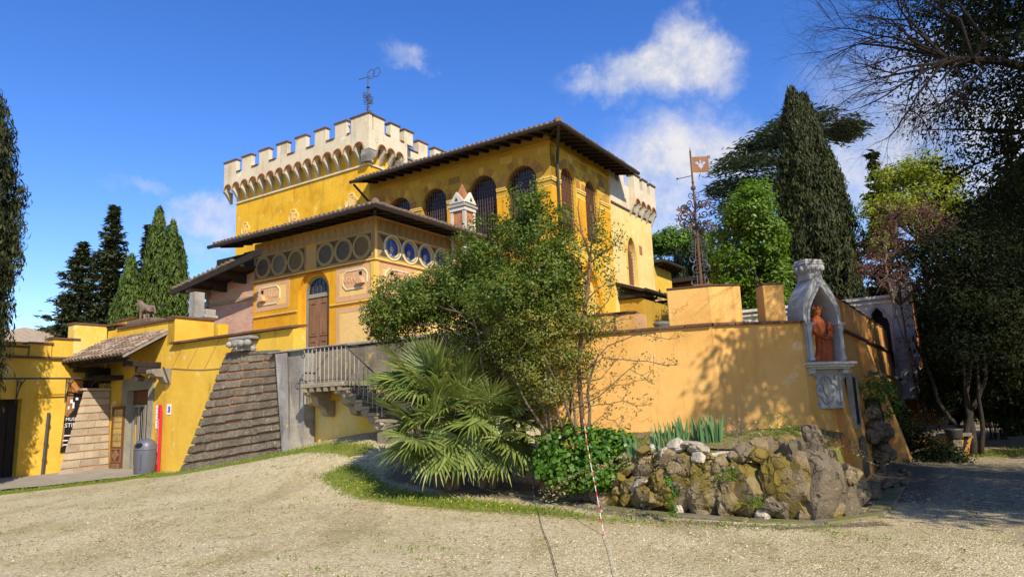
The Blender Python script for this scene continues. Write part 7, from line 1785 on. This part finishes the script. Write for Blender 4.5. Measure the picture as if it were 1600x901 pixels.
# ---- irises, ivy and small growth in the bed
def plants_in_bed():
    rp = random.Random(17)
    where = ((940, 676, 11.75, 9, .30), (990, 690, 11.35, 18, .40), (1028, 690, 11.2, 16, .44), (1048, 692, 11.1, 18, .46), (1070, 690, 11.05, 20, .50), (1090, 688, 11.15, 11, .40), (1108, 690, 11.0, 14, .42), (1122, 690, 10.95, 16, .44))
    labs = ('small blue green iris tuft nearest the ivy', 'iris clump standing alone between the ivy and the long iris row', 'first iris clump of the long row above the pale rocks', 'second iris clump of the long row above the pale rocks',
            'tallest iris clump in the row above the pale rocks', 'short narrow iris clump at the end of the long row', 'darker iris clump of the pair below the wall bend', 'outer iris clump of the pair below the wall bend')
    for (x, y, Y, n, h), lb in zip(where, labs):
        p = at(x, y, Y); p.z = bed_z(p.x, p.y); t = thing('iris', lb, 'iris', p, 'iris clumps in the raised bed'); mb = MB()
        for i in range(n):
            a = rp.uniform(0, 6.28); r = rp.uniform(0, .11); b = p + Vector((r * math.cos(a), r * math.sin(a) * .7, -.03)); lean = Vector((math.cos(a), math.sin(a), 0)) * rp.uniform(.05, .3); hh = h * rp.uniform(.6, 1.1); s = Vector((rp.uniform(-1, 1), rp.uniform(-.5, .5), 0)).normalized(); w = rp.uniform(.016, .026)
            vs = []
            for k in (0, .35, .7, .92, 1): c = b + Vector((0, 0, hh * k)) + lean * hh * k * k; ww = w * (1 - k ** 4) + .001; vs += [c - s * ww, c + s * ww]
            mb.add(vs, [(2 * k, 2 * k + 1, 2 * k + 3, 2 * k + 2) for k in range(4)])
        mb.build('leaves', M['leaf_iris'], t)
    # ivy tumbling over the rocks
    b = at(910, 735, 11.6); root = thing('ivy_bush', 'bright green ivy mound tumbling over the rocks beside the palm', 'ivy', (b.x, b.y, .3))
    L = [(at(x, y, Y), (rx * Y / 1089, .38, ry * Y / 1089)) for x, y, Y, rx, ry in ((900, 695, 12.0, 58, 30), (945, 715, 11.7, 42, 40), (890, 735, 11.9, 45, 34), (920, 745, 11.7, 40, 28), (855, 725, 12.3, 22, 20), (960, 690, 11.7, 26, 18))]
    crown('leaves', M['leaf_ivy'], root, L, 330, 20, .075, .13, 51, shell=.7, up=.3, aspect=.85, out=1.0)
    mb = MB()
    for l in L:
        for i in range(5): taper(mb, wiggle(Vector((b.x, b.y + .3, .35)), Vector(l[0]) + Vector((rp.uniform(-.3, .3), rp.uniform(-.2, .1), rp.uniform(-.2, .2))), 4, .15, rp), .012, .005, 4)
    mb.build('stems', M['twig'], root)
    r2 = thing('ivy_strand', 'narrow strand of ivy hanging down a joint between two mossy boulders', 'ivy', at(1052, 770, 10.2)); L = [(at(1050 + rp.uniform(-6, 6), y, 10.02), (.06, .05, .09)) for y in (755, 770, 785, 795)]; crown('leaves', M['leaf_ivy'], r2, L, 26, 9, .05, .05, 52, out=1)
    mb = MB(); taper(mb, [at(1048, 745, 10.15), at(1052, 775, 10.1), at(1058, 798, 10.05)], .008, .004, 4); mb.build('stem', M['twig'], r2)
    r3 = thing('wall_ivy', 'green ivy patch growing on the shaded flank wall above the dark rocks', 'ivy', W(.1, -14.4, 1.2)); crown('leaves', M['leaf_ivy'], r3, [(W(-.2, -14.42, 1.75), (.3, .3, .35)), (W(.3, -14.45, 1.5), (.35, .3, .4))], 60, 16, .07, .12, 53, out=1)
    mb = MB(); taper(mb, wiggle(W(0, -14.4, .2), W(.1, -14.4, 1.9), 5, .1, rp), .02, .008, 5); mb.build('stem', M['twig_dark'], r3)
    # weeds, yellow flower heads and sprigs
    for k, (x, y, Y, lab) in enumerate(((1215, 690, 10.6, 'wispy yellow flowering weed on the soil next to the dark spiked rock'), (1155, 690, 10.9, 'dry brown sprig standing between the irises and the shrine wall'), (1240, 680, 10.7, 'low tuft of grassy weed under the marble niche'), (1140, 748, 10.05, 'small leafy weed growing in a joint of the mossy boulders'), (1185, 790, 9.8, 'small grassy weed at the foot of the mossy boulder'))):
        p = at(x, y, Y)
        if y < 700: p.z = bed_z(p.x, p.y)
        t = thing('weed', lab, 'weed', p, 'weeds on the rock bank'); mb = MB(); fl = []
        for i in range(26):
            e = p + Vector((rp.gauss(0, .12), rp.gauss(0, .05), rp.uniform(.05, .30 if k < 2 else .16))); taper(mb, [p + Vector((rp.gauss(0, .08), rp.gauss(0, .03), -.02)), e], .004, .002, 3); fl.append(list(e))
        mb.build('stems', M['twig'] if k == 1 else M['grass_blade'], t); fl = np.array(fl * (3 if k > 1 else 1)); fl = fl + rng.normal(size=fl.shape) * .02
        soup('leaves', leaf_quads(fl - np.array(p), rng.normal(size=fl.shape) + np.array([0, -.5, .5]), np.full(len(fl), .035), np.full(len(fl), .02)), 4, M['flower_yellow' if k == 0 else ('leaf_ivy' if k > 1 else 'litter')], t)
plants_in_bed()
def trees_left():
    grp = 'dark conifers behind the left wall'
    conifer('dark_conifer', 'tallest dark conifer of the group left of the tower', (-27.0, 46, 0), 16.3, 3.4, 'leaf_conifer', 1, 34, grp, .42, 1.5)
    conifer('dark_conifer', 'broad dark conifer with ragged boughs at the outer edge of the group', (-29.6, 47, 0), 14.0, 4.2, 'leaf_conifer', 2, 30, grp, .42, 1.5)
    conifer('dark_conifer', 'slender dark conifer between the tall one and the green cypresses', (-25.6, 48, 0), 15.4, 2.3, 'leaf_conifer', 3, 32, grp, .40, 1.4)
    conifer('dark_conifer', 'low bushy dark conifer at the foot of the group above the wall', (-28.4, 44, 0), 9.0, 3.6, 'leaf_conifer', 4, 22, grp, .42, 1.5)
    grp = 'green cypresses between the conifers and the tower'
    for x, h, r, lab, s, Y in ((-21.3, 14.2, .95, 'tallest slim green cypress left of the tower', 1, 41), (-20.7, 13.4, .9, 'slim green cypress nearest the tower', 2, 41.5), (-20.5, 12.5, .85, 'shorter green cypress tucked beside the tower edge', 3, 42), (-22.3, 11.0, .85, 'short green cypress against the dark conifers', 4, 40), (-23.2, 10.0, .85, 'lowest green cypress in front of the dark conifers', 5, 41)):
        spindle('slim_cypress', lab, (x, Y, 0), h, r, 'leaf_cypress_green', 950, 12, .22, s, grp, rad=.22)
    spindle('edge_cypress', 'dark cypress at the picture edge shading the gate wall', (-15.35, 18.7, 0), 12.0, 1.30, 'leaf_cypress', 3600, 26, .12, 7, rad=.20, belly=.55)
trees_left()
def trees_right():
    spindle('great_cypress', 'huge dark twin-topped cypress behind the marble niche', (13.75, 31, 0), 15.6, 1.25, 'leaf_cypress', 3800, 40, .16, 8, tops=((-.2, 0, 1.0), (.35, .1, .98), (.95, -.3, .80), (-.45, .4, .84)), rad=.28, belly=.42)
    # cedar
    rp = random.Random(5); b = Vector((19.5, 47, 0)); root = thing('cedar', 'spreading blue green cedar with layered drooping boughs behind the great cypress', 'cedar', b)
    P, N, T = [], [], []; lb = MB(); g = np.random.default_rng(3)
    tr = MB(); taper(tr, [b, b + Vector((.2, 0, 8)), b + Vector((0, 0, 16.5))], .55, .12, 8); tr.build('trunk', M['bark_dark'], root)
    for (x0, x1, y, th) in ((1112, 1190, 292, 26), (1120, 1230, 258, 26), (1150, 1260, 230, 24), (1190, 1270, 205, 22), (1215, 1290, 190, 16), (1300, 1338, 205, 13), (1130, 1200, 318, 24), (1200, 1260, 280, 30)):
        for _ in range(3):
            Y = 46 + rp.uniform(-3, 3); side = -1 if (x0 + x1) / 2 < 1280 else 1; tip = at(x0 if side < 0 else x1, y + rp.uniform(0, 8), Y); st = at(x1 if side < 0 else x0, y - rp.uniform(0, 8), Y)
            tk = b + Vector((0, 0, max(3, st.z - 1))); pts = wiggle(st, tip, 5, .05, rp, .05); taper(lb, [tk, st], .12, .07, 5); taper(lb, pts, .07, .02, 5)
            k = 560; s = g.random(k); Q = np.array([list(q) for q in pts]); f = s * 5; i0 = np.minimum(f.astype(int), 4); bp = Q[i0] + (Q[i0 + 1] - Q[i0]) * (f - i0)[:, None]
            o = np.c_[g.normal(size=k) * .35, g.normal(size=k) * .9, -np.abs(g.normal(size=k)) * th * Y / 1089 * .42 + .15]
            P.append(bp + o); N.append(np.array([0, 0, 1.0]) + g.normal(size=(k, 3)) * .4); T.append(np.array([side * 1.0, 0, -.45]) + g.normal(size=(k, 3)) * .5)
    P, N, T = map(np.concatenate, (P, N, T)); L = .46 * g.uniform(.6, 1.4, len(P)); soup('crown', leaf_quads(P - np.array(b), N, L, L * .26, T), 4, M['leaf_cedar'], root); lb.build('limbs', M['bark_dark'], root)
    # bright green broadleaf
    Ls = []
    for (x, y, rx, ry) in ((1170, 330, 36, 34), (1150, 370, 34, 38), (1190, 370, 36, 40), (1140, 420, 30, 40), (1175, 430, 45, 45), (1205, 430, 28, 45), (1160, 475, 45, 35), (1200, 480, 30, 35), (1178, 300, 20, 16)):
        Y = 26 + rp.uniform(-1, 1); k = Y / 1089; Ls.append((at(x, y, Y), (rx * k, 1.0, ry * k)))
    tree('bright_tree', 'bright green leafy tree between the weathervane and the great cypress', 'tree', (9.1, 26, 0), at(1172, 400, 26), .2, Ls, 'leaf_bright', 'bark', 620, 40, .15, .36, 61, shell=.62, up=.7, aspect=.55, out=.6)
    # umbrella pine
    b = at(1055, 600, 62); b.z = 0; Ls = []
    for (x, y, rx, ry) in ((1030, 378, 26, 12), (1060, 370, 34, 13), (1090, 375, 26, 12), (1050, 385, 45, 12), (1085, 390, 30, 12)): Ls.append((at(x, y, 62), (rx * 62 / 1089, 2.2, ry * 62 / 1089)))
    tree('umbrella_pine', 'flat topped umbrella pine beyond the villa roofs', 'pine', b, at(1056, 395, 62), .35, Ls, 'leaf_pine', 'bark_red', 330, 40, .34, .55, 62, shell=.6, up=.9, flat=.55, aspect=.3)
    spindle('slim_cypress', 'dull green cypress standing before the umbrella pine', Vector((12.3, 50, 0)), 12.3, .95, 'leaf_conifer', 560, 10, .3, 12, rad=.25)
    spindle('slim_cypress', 'small dark cypress peeping above the rear roofs beside the tower', Vector((9.45, 48, 0)), 13.2, .55, 'leaf_cypress', 420, 10, .3, 13, rad=.22)
    conifer('rear_conifer', 'dark layered conifer showing above the yellow green tree', (23.0, 42, 0), 16.6, 2.6, 'leaf_conifer', 15, 24, None, .5, .9)
    spindle('slim_cypress', 'narrow dark cypress between the great cypress and the yellow green tree', (19.6, 40, 0), 13.4, .75, 'leaf_cypress', 520, 10, .3, 14, rad=.22)
    Ls = []
    for (x, y, rx, ry) in ((1035, 425, 30, 30), (1065, 440, 34, 34), (1095, 430, 30, 40), (1120, 450, 34, 36), (1010, 440, 26, 26), (1080, 480, 50, 30)):
        Y = 56 + rp.uniform(-1.5, 1.5); k = Y / 1089; Ls.append((at(x, y, Y), (rx * k, 1.8, ry * k)))
    tree('wood_edge_tree', 'dark leafy trees massed under the umbrella pine', 'tree', (14.0, 56, 0), at(1070, 450, 56), .3, Ls, 'leaf_conifer', 'bark_dark', 300, 36, .38, .7, 66, shell=.5, up=.6, multi=3)
    # yellow green spring tree
    Ls = []
    for (x, y, rx, ry) in ((1395, 285, 34, 28), (1430, 275, 36, 30), (1380, 330, 34, 32), (1420, 325, 44, 34), (1465, 310, 34, 30), (1500, 330, 34, 34), (1470, 360, 44, 30), (1530, 350, 30, 34), (1370, 375, 26, 24), (1440, 262, 26, 18), (1480, 280, 26, 14)):
        Y = 29 + rp.uniform(-1.2, 1.2); k = Y / 1089; Ls.append((at(x, y, Y), (rx * k, 1.0, ry * k)))
    tree('spring_tree', 'yellow green spring tree glowing above the dark thicket', 'tree', (17.2, 29, 0), at(1440, 380, 29), .22, Ls, 'leaf_yellow', 'bark', 620, 32, .15, .40, 63, shell=.35, up=.5, twigs=220, out=.5)
    # red budded tree
    Ls = []
    for (x, y, rx, ry) in ((1400, 340, 40, 34), (1440, 330, 40, 36), (1380, 380, 40, 30), (1420, 390, 50, 38), (1470, 370, 44, 40), (1360, 420, 24, 26), (1450, 430, 60, 40), (1400, 440, 44, 30)):
        Y = 21.5 + rp.uniform(-.8, .8); k = Y / 1089; Ls.append((at(x, y, Y), (rx * k, .9, ry * k)))
    tree('budding_tree', 'bare twiggy tree with dull red buds in front of the yellow green tree', 'tree', (12.6, 21.5, 0), at(1425, 450, 21.5), .10, Ls, 'bud_red', 'twig', 560, 11, .06, .30, 64, twigs=520, shell=.2, multi=3, limb_r=.045)
trees_right()
def branchy(root, start, aim, L, r, depth, rp, mb, tips, droop=.0, spread=.6):
    """bare branch that forks again and again"""
    d = Vector(aim).normalized(); p = Vector(start); n = 5; pts = [p.copy()]; seg = L / n
    for i in range(n):
        d = (d + Vector((rp.gauss(0, .13), rp.gauss(0, .13), rp.gauss(0, .11) - droop * .12))).normalized(); p = p + d * seg; pts.append(p.copy())
    mb.tube(pts, [r * (1 - .55 * i / n) for i in range(n + 1)], 6 if r > .02 else (4 if r > .006 else 3), cap=False)
    tips.append(pts[-1])
    if depth <= 0: return
    k = rp.randint(4, 5)
    for i in range(k):
        j = rp.randint(1, n) if i else n; a = (d + Vector((rp.gauss(0, spread), rp.gauss(0, spread * .8), rp.gauss(0, spread * .7)))).normalized()
        branchy(root, pts[j], a, L * rp.uniform(.55, .8), r * (1 - .55 * j / n) * rp.uniform(.55, .8), depth - 1, rp, mb, tips, droop, spread)
def thicket():
    rp = random.Random(23)
    # tall holm oak that stands beside the path just outside the picture, its crown shading path and wall
    Ls = [(Vector(c), r) for c, r in (((10.2, 7.6, 7.0), (2.6, 2.6, 1.8)), ((8.6, 9.8, 6.6), (1.7, 1.9, 1.5)), ((9.2, 11.6, 6.0), (1.9, 1.8, 1.8)), ((8.9, 12.6, 8.6), (1.6, 1.8, 1.6)), ((11, 9, 9.8), (3.2, 3, 2.2)), ((8.4, 5.6, 7.6), (2.0, 2.0, 1.5)), ((11.5, 5, 7.5), (2.6, 2.4, 2.0)), ((10.8, 12.5, 4.6), (1.9, 1.9, 1.6)), ((8.3, 10.6, 8.0), (1.3, 1.5, 1.0)),  ((12.5, 7.8, 4.4), (2.2, 2.2, 1.6)))]
    tree('holm_oak', 'dark holm oak leaning into view over the shaded path', 'tree', (11.6, 9.2, 0), (10.6, 9.2, 7.6), .32, Ls, 'leaf_oak', 'bark_dark', 1500, 78, .085, .36, 71, twigs=260, shell=.3, up=.3, aspect=.42, limb_r=.10)
    # second evergreen oak nearer the viewer, also outside the picture, that throws the shade over the right of the yard
    L3 = [(Vector(l[0]), l[1], l[2] if len(l) > 2 else 1) for l in (((9.6, 3.2, 6.4), (2.2, 2.2, 1.5)), ((10.3, 1.0, 5.7), (1.8, 1.8, 1.2)), ((6.75, 6.15, 7.3), (.85, .7, .55), 2.2), ((7.5, 6.5, 6.9), (.8, .7, .55), 2.2), ((6.3, 5.9, 6.7), (.5, .5, .4), 2.0), ((12, 1.5, 8.2), (3, 3, 2.2)), ((11.8, -1.2, 6.6), (2.6, 2.2, 2)), ((14.2, 3, 7), (3, 3, 2.4)), ((10.6, 1.4, 9.2), (2.2, 2.0, 1.6)), ((13.5, 5.5, 5.0), (2.6, 2.4, 1.8)), ((15.5, -1, 6.5), (3, 2.6, 2.4)))]
    tree('holm_oak', 'second dark unseen evergreen oak standing right of the viewer beside the yard', 'tree', (12.4, 1.6, 0), (12, 1.4, 7), .34, L3, 'leaf_oak', 'bark_dark', 900, 40, .16, .45, 76, twigs=160, shell=.25, up=.3, aspect=.5, limb_r=.10)
    # unseen oaks continuing the wood, added to keep sky light off the path
    for k, (x, y, h, lab) in enumerate(((19.5, 5.5, 11, 'broad unseen evergreen oak added in the wood right of the yard, beyond the second oak'), (20.5, 13.5, 12, 'broad unseen evergreen oak added in the wood right of the path'), (18.2, 19.5, 10, 'unseen evergreen oak added in the wood right of the far lawn'), (18.5, -4.5, 11, 'unseen evergreen oak added in the wood behind the viewer on the right'))):
        Lk = [(Vector((x + dx, y + dy, h * f)), (3.0, 3.0, 2.6)) for dx, dy, f in ((-1.5, -1, .45), (1.5, 1, .5), (-1, 1.8, .62), (1, -1.5, .7), (0, 0, .88), (-2.2, .3, .30))]
        tree('holm_oak', lab, 'tree', (x, y, 0), (x, y, h * .8), .35, Lk, 'leaf_oak', 'bark_dark', 330, 34, .34, .7, 90 + k, twigs=40, shell=.3, up=.3, aspect=.5)  # added unseen oaks
    # leafless tree whose limbs reach across the top of the picture
    b = Vector((10.4, 10.6, 0)); root = thing('bare_tree', 'leafless tree reaching thin dark branches across the sky', 'tree', b)
    mb = MB(); taper(mb, wiggle(b, (9.8, 10.4, 6.2), 7, .08, rp), .24, .14, 9); mb.build('trunk', M['bark_dark'], root, smooth=True)
    lb = MB(); tips = []
    f = Vector((9.7, 10.4, 6.0)); k0 = at(1560, 95, 10.2); k1 = at(1480, 92, 10.0)
    limb = [Vector((9.9, 10.4, 5.6)), f.lerp(k0, .5) + Vector((0, 0, .1)), k0, k1]; taper(lb, limb, .09, .05, 8)
    for (x, y), (ax, ay), L, r in (((1480, 92), (1390, 60), 1.05, .034), ((1500, 92), (1340, 190), .95, .036), ((1540, 60), (1440, -20), .9, .03), ((1520, 90), (1440, 120), .9, .032), ((1480, 90), (1330, 20), 1.0, .03), ((1440, 55), (1290, -40), .9, .024), ((1400, 60), (1270, 70), .9, .022), ((1540, 110), (1420, 230), .9, .024), ((1430, 120), (1290, 190), .85, .020), ((1460, 100), (1300, 110), 1.1, .028), ((1500, 30), (1330, -60), 1.0, .026), ((1420, 30), (1260, 20), .8, .02), ((1440, 140), (1340, 230), .8, .02)):
        s = at(x, y, 10.0); e = at(ax, ay, 9.6 + rp.uniform(-.5, .5)); taper(lb, [k1.lerp(s, .0) if x < 1480 else limb[2].lerp(k1, .5), s], r * 1.1, r, 5)
        branchy(root, s, e - s, L * 1.2, r * .85, 4, rp, lb, tips, .08, .58)
    lb.build('limbs', M['twig_dark'], root)
    # dark many stemmed tree on the verge, and the evergreens behind it
    def many(base, lobes, name, label, n, per, leaf, seed, mat='leaf_oak', multi=5, r=.12, top=None, twigs=160, shell=.3):
        return tree(name, label, 'tree', base, top, r, lobes, mat, 'bark_dark', n, per, leaf, .42, seed, twigs=twigs, shell=shell, up=.3, aspect=.42, multi=multi, limb_r=.05)
    L = lambda items, Y, d=1.0: [(at(x, y, Y + rp.uniform(-.6, .6)), (rx * Y / 1089, d, ry * Y / 1089)) for x, y, rx, ry in items]
    many((11.0, 17.4, 0), L(((1478, 480, 36, 60), (1490, 410, 44, 56), (1535, 395, 50, 70), (1510, 500, 56, 60), (1485, 545, 34, 36), (1555, 500, 50, 60), (1450, 390, 28, 40)), 17.2), 'dark_thorn_tree', 'dark many stemmed tree on the verge before the scrolled pier', 640, 34, .10, 72, top=at(1480, 500, 17.2))
    many((14.6, 19, 0), L(((1560, 350, 50, 60), (1590, 450, 50, 80), (1560, 540, 50, 60), (1600, 300, 40, 60), (1530, 590, 40, 40), (1600, 570, 50, 60)), 18.5), 'holm_oak', 'dense dark evergreen crowding the picture edge beyond the path', 900, 42, .12, 73, multi=2, r=.25, top=at(1570, 470, 18.5))
    many((15.0, 25, 0), L(((1440, 520, 60, 60), (1500, 560, 70, 60), (1560, 600, 60, 50), (1460, 600, 60, 50), (1530, 480, 70, 70), (1590, 520, 60, 70)), 25, 1.4), 'holm_oak', 'dark evergreen filling the far end of the path', 800, 40, .17, 74, multi=2, r=.25, top=at(1500, 560, 25))
    many((20, 30, 0), L(((1390, 470, 40, 40), (1350, 490, 40, 40), (1430, 500, 60, 50), (1480, 470, 60, 60)), 33, 1.6), 'holm_oak', 'dark evergreen low behind the carved screen', 520, 36, .2, 75, multi=2, r=.25, top=at(1400, 500, 33))
    # low growth beside the path
    for k, (x, y, Y, rx, ry, mat, lab, leaf) in enumerate(((1430, 690, 17, 38, 36, 'leaf_oak', 'dark low bush at the foot of the raking buttress', .07), (1470, 715, 16.2, 40, 26, 'leaf_oak', 'dark spreading bush on the verge in front of the pot', .07), (1560, 635, 22.5, 46, 26, 'leaf_cypress_green', 'low green ground cover catching light beyond the path wall', .10), (1595, 560, 23, 26, 26, 'leaf_yellow', 'pale yellow bush lit at the far end of the path', .10), (1395, 650, 18, 22, 34, 'leaf_oak', 'dark upright bush against the flank wall', .07), (1540, 605, 22.5, 60, 50, 'leaf_oak', 'tall dark bush behind the low path wall', .10), (1595, 600, 21, 55, 70, 'leaf_oak', 'dark bush filling the picture edge behind the far lawn', .10), (1500, 620, 21.5, 40, 44, 'leaf_oak', 'dark bush between the orange ramp wall and the low path wall', .10), (1460, 600, 18.6, 34, 50, 'leaf_oak', 'dark bush hiding the foot of the scrolled pier', .08), (1590, 660, 24, 40, 24, 'leaf_cypress_green', 'low leafy bush at the edge of the far lawn', .10))):
        p = at(x, y, Y); kx = Y / 1089; b = Vector((p.x, p.y, 0)); t = thing('low_bush', lab, 'bush', b, 'low bushes beside the path')
        crown('leaves', M[mat], t, [(p, (rx * kx, .5, ry * kx)), (p + Vector((.3, .2, -.2)), (rx * kx * .7, .5, ry * kx * .7))], 130, 26, leaf, .2, 80 + k, shell=.4, up=.5)
        mb = MB()
        for i in range(9): taper(mb, wiggle(b + Vector((rp.uniform(-.1, .1), 0, -.05)), p + Vector((rp.uniform(-.4, .4), rp.uniform(-.3, .3), rp.uniform(0, .3))), 4, .1, rp), .015, .006, 4)
        mb.build('stems', M['twig_dark'], t)
    # belt of woodland that closes the view behind everything
    g = np.random.default_rng(5); P = []; N = []
    for a in np.linspace(-1.35, 1.35, 150):
        d = 88 + g.uniform(-6, 6); h = g.uniform(5.0, 8.5); c = np.array([math.sin(a) * d, math.cos(a) * d, 0]); k = 210
        q = unit(g.normal(size=(k, 3))); q[:, 2] = np.abs(q[:, 2]); P.append(c + q * np.array([2.6, 2.6, h]) * g.uniform(.8, 1.05, (k, 1))); N.append(q + g.normal(size=(k, 3)) * .4)
    P, N = np.concatenate(P), np.concatenate(N); Lf = 1.0 * g.uniform(.6, 1.4, len(P)); soup('woodland', leaf_quads(P, N, Lf, Lf * .7), 4, M['leaf_conifer'], kind='stuff', label='distant belt of dark woodland behind the villa')
thicket()

# ------------------------------------------------------------------ ground cover
def ground_cover():
    g = np.random.default_rng(21)
    def scatter(n, x0, x1, y0, y1, fn):
        x = g.uniform(x0, x1, n); y = g.uniform(y0, y1, n); k = g.random(n) < fn(x, y); return x[k], y[k]
    x, y = scatter(400000, -13.5, 5.0, 8.3, 22.5, lambda a, b: np.clip(grassiness(a, b) - .12, 0, 1) ** 1.4 * .62 * np.clip(.35 + 1.3 * g.random(len(a)), 0, 1))
    x2, y2 = scatter(60000, 8.5, 17, 16, 22, lambda a, b: np.clip(grassiness(a, b) - .2, 0, 1) * .5)
    tx, ty = g.uniform(-10, 4.5, 300), g.uniform(7.0, 19, 300); tk = np.array([mnoise.noise(Vector((a * .35, b * .5, 2))) for a, b in zip(tx, ty)]) > .05; tx, ty = tx[tk], ty[tk]; rep = g.integers(4, 16, len(tx))
    x3 = np.repeat(tx, rep) + g.normal(size=rep.sum()) * .09; y3 = np.repeat(ty, rep) + g.normal(size=rep.sum()) * .06; k3 = polydist(x3, y3, KERB) > .15; k3 &= ~((x3 > -1) & (y3 > np.interp(x3, [p[0] for p in KERB], [p[1] for p in KERB])))
    x, y = np.r_[x, x2, x3[k3]], np.r_[y, y2, y3[k3]]
    z = ground(x, y) + .012; n = len(x); h = g.uniform(.025, .075, n) * (1 + 1.0 * (g.random(n) > .96)) * np.where(np.arange(n) >= n - int(k3.sum()), .62, 1)
    P = np.c_[x, y, z + h * .45]; T = np.c_[g.normal(size=n) * .5, g.normal(size=n) * .5, np.ones(n)]; N = np.c_[g.normal(size=n), -np.abs(g.normal(size=n)) - .2, g.normal(size=n) * .2 + .3]
    soup('grass', leaf_quads(P, N, h, g.uniform(.010, .022, n), T, .1), 4, M['grass_blade'], kind='stuff', label='short patchy grass along the edges of the gravel yard')
    k = 900; x, y = scatter(30000, -3.6, 3.5, 9.2, 14.2, lambda a, b: np.clip(grassiness(a, b) - .5, 0, 1) * .05); z = ground(x, y) + .05
    soup('wild_flowers', leaf_quads(np.c_[x, y, z], np.c_[g.normal(size=len(x)) * .3, g.normal(size=len(x)) * .3 - .4, np.ones(len(x))], np.full(len(x), .03), np.full(len(x), .03)), 4, M['flower_yellow'], kind='stuff', label='tiny yellow flowers scattered in the grass')
    # dry leaves and bits of twig on gravel and soil
    x, y = scatter(60000, -12, 7, 4.5, 18, lambda a, b: .07 + .20 * np.clip(grassiness(a, b) + dirt_and_shade(a, b), 0, 1)); z = ground(x, y) + .022; n = len(x); L = g.uniform(.015, .06, n)
    soup('leaf_litter', leaf_quads(np.c_[x, y, z], np.c_[g.normal(size=n) * .4, g.normal(size=n) * .4, np.ones(n)], L, L * .45, None, .25), 4, M['litter'], kind='stuff', label='dry leaves and twigs lying on gravel and grass')
    x, y = scatter(5200, .3, 5.8, 9.8, 13.4, lambda a, b: np.full(len(a), .8)); z = np.array([bed_z(a, b) for a, b in zip(x, y)]) + .012; n = len(x); L = g.uniform(.02, .05, n); inside = np.array([y_ > 9.95 for y_ in y])
    soup('bed_litter', leaf_quads(np.c_[x, y, z][inside], (np.c_[g.normal(size=n) * .5, g.normal(size=n) * .5, np.ones(n)])[inside], L[inside], L[inside] * .5, None, .25), 4, M['litter'], kind='stuff', label='dry leaves lying on the raised bed')
    # loose pebbles of the yard
    n = 130000; yy = 4.3 + 13 * g.random(n) ** 1.8; xx = g.uniform(-.80, .80, n) * yy; ok = (grassiness(xx, yy) < .55) & ~((yy > np.interp(xx, [p[0] for p in KERB], [p[1] for p in KERB]) - .1) & (xx > -1) & (xx < 7.3)); dn = np.array([mnoise.noise(Vector((p * .7, q * .5, 9))) + .6 * mnoise.noise(Vector((p * 2.1, q * 2.1, 4))) for p, q in zip(xx, yy)]); ok &= g.random(n) < np.clip(.32 + 1.1 * dn, .06, 1)
    xx, yy = xx[ok], yy[ok]; n = len(xx)
    z = ground(xx, yy) + .0; s = g.uniform(.0045, .0105, n) * (1 + 1.2 * (g.random(n) > .985)); a = g.random(n) * 6.28
    wob = np.array([mnoise.noise(Vector((p * .55, q * .55, 3.3))) for p, q in zip(xx, yy)]) * .016
    c = np.c_[xx, yy, z + wob + s * .25]; v = np.empty((n, 4, 3, 3)); top = c + np.c_[g.normal(size=(n, 2)) * s[:, None] * .3, s * .75]
    ring = [c + np.c_[np.cos(a + k * math.pi / 2) * s * g.uniform(.75, 1.3, n), np.sin(a + k * math.pi / 2) * s * g.uniform(.75, 1.3, n), -s * .25] for k in range(4)]
    # each pebble keeps its four faces joined so that it has one colour
    me = bpy.data.meshes.new('gravel'); V5 = np.stack(ring + [top], 1).reshape(-1, 3).astype(np.float32); b = (np.arange(n) * 5)[:, None]
    F = np.stack([b + np.array([0, 1, 4]), b + np.array([1, 2, 4]), b + np.array([2, 3, 4]), b + np.array([3, 0, 4])], 1).reshape(-1).astype(np.int32)
    me.vertices.add(len(V5)); me.vertices.foreach_set('co', V5.ravel()); me.loops.add(len(F)); me.loops.foreach_set('vertex_index', F); me.polygons.add(len(F) // 3); me.polygons.foreach_set('loop_start', np.arange(0, len(F), 3, dtype=np.int32)); me.materials.append(M['pebble']); me.update(calc_edges=True)
    setp(link('gravel', me), 'loose pale pebbles of the gravel yard', kind='stuff')
    # marker tape, rod and cord
    t = thing('barrier_tape', 'red and white striped tape hanging from the bush to the gravel', 'tape', (1.05, 9.3, 0))
    pts = [at(912, 655, 11.6), at(917, 690, 11.2), at(924, 730, 10.6), at(933, 775, 9.95), at(942, 820, 9.35)]
    pts[-1].z = .03; fine = []
    for i in range(len(pts) - 1): fine += [pts[i].lerp(pts[i + 1], k / 6) for k in range(9)]
    fine.append(pts[-1])
    for i in range(len(fine) - 1):
        mb = MB(); mb.tube([fine[i], fine[i + 1]], .0052, 7); mb.build('band', M['red_tape' if i % 2 else 'white_paint'], t)
    mb = MB(); mb.tube([Vector(fine[-1]), Vector((1.0, 8.4, .028)), Vector((.92, 7.4, .026)), Vector((.86, 6.6, .026))], .003, 5); mb.build('loose_end', M['white_paint'], t)
    t = thing('marker_rod', 'thin dark rod leaning on the edge of the rocks', 'rod', (.25, 12.1, 0)); mb = MB(); mb.tube([at(835, 738, 12.3), at(833, 762, 12.2), Vector((.25, 12.05, 0))], .011, 6); mb.build('rod', M['iron'], t)
    mb = MB(); mb.tube([at(800, 738, 12.6), at(820, 745, 12.5), at(850, 728, 12.3)], .014, 6); mb.build('dry_branch', M['twig'], t)
    t = thing('ground_cord', 'dark cord lying across the gravel towards the viewer', 'cord', (.3, 9, 0)); pts = [Vector((.25 + .008 * i + .008 * math.sin(i * .9), 12.0 - i * .4, .02 + gz(.25, 12 - i * .4))) for i in range(16)]; mb = MB(); mb.tube(pts, .004, 5); mb.build('cord', M['dark'], t)
ground_cover()
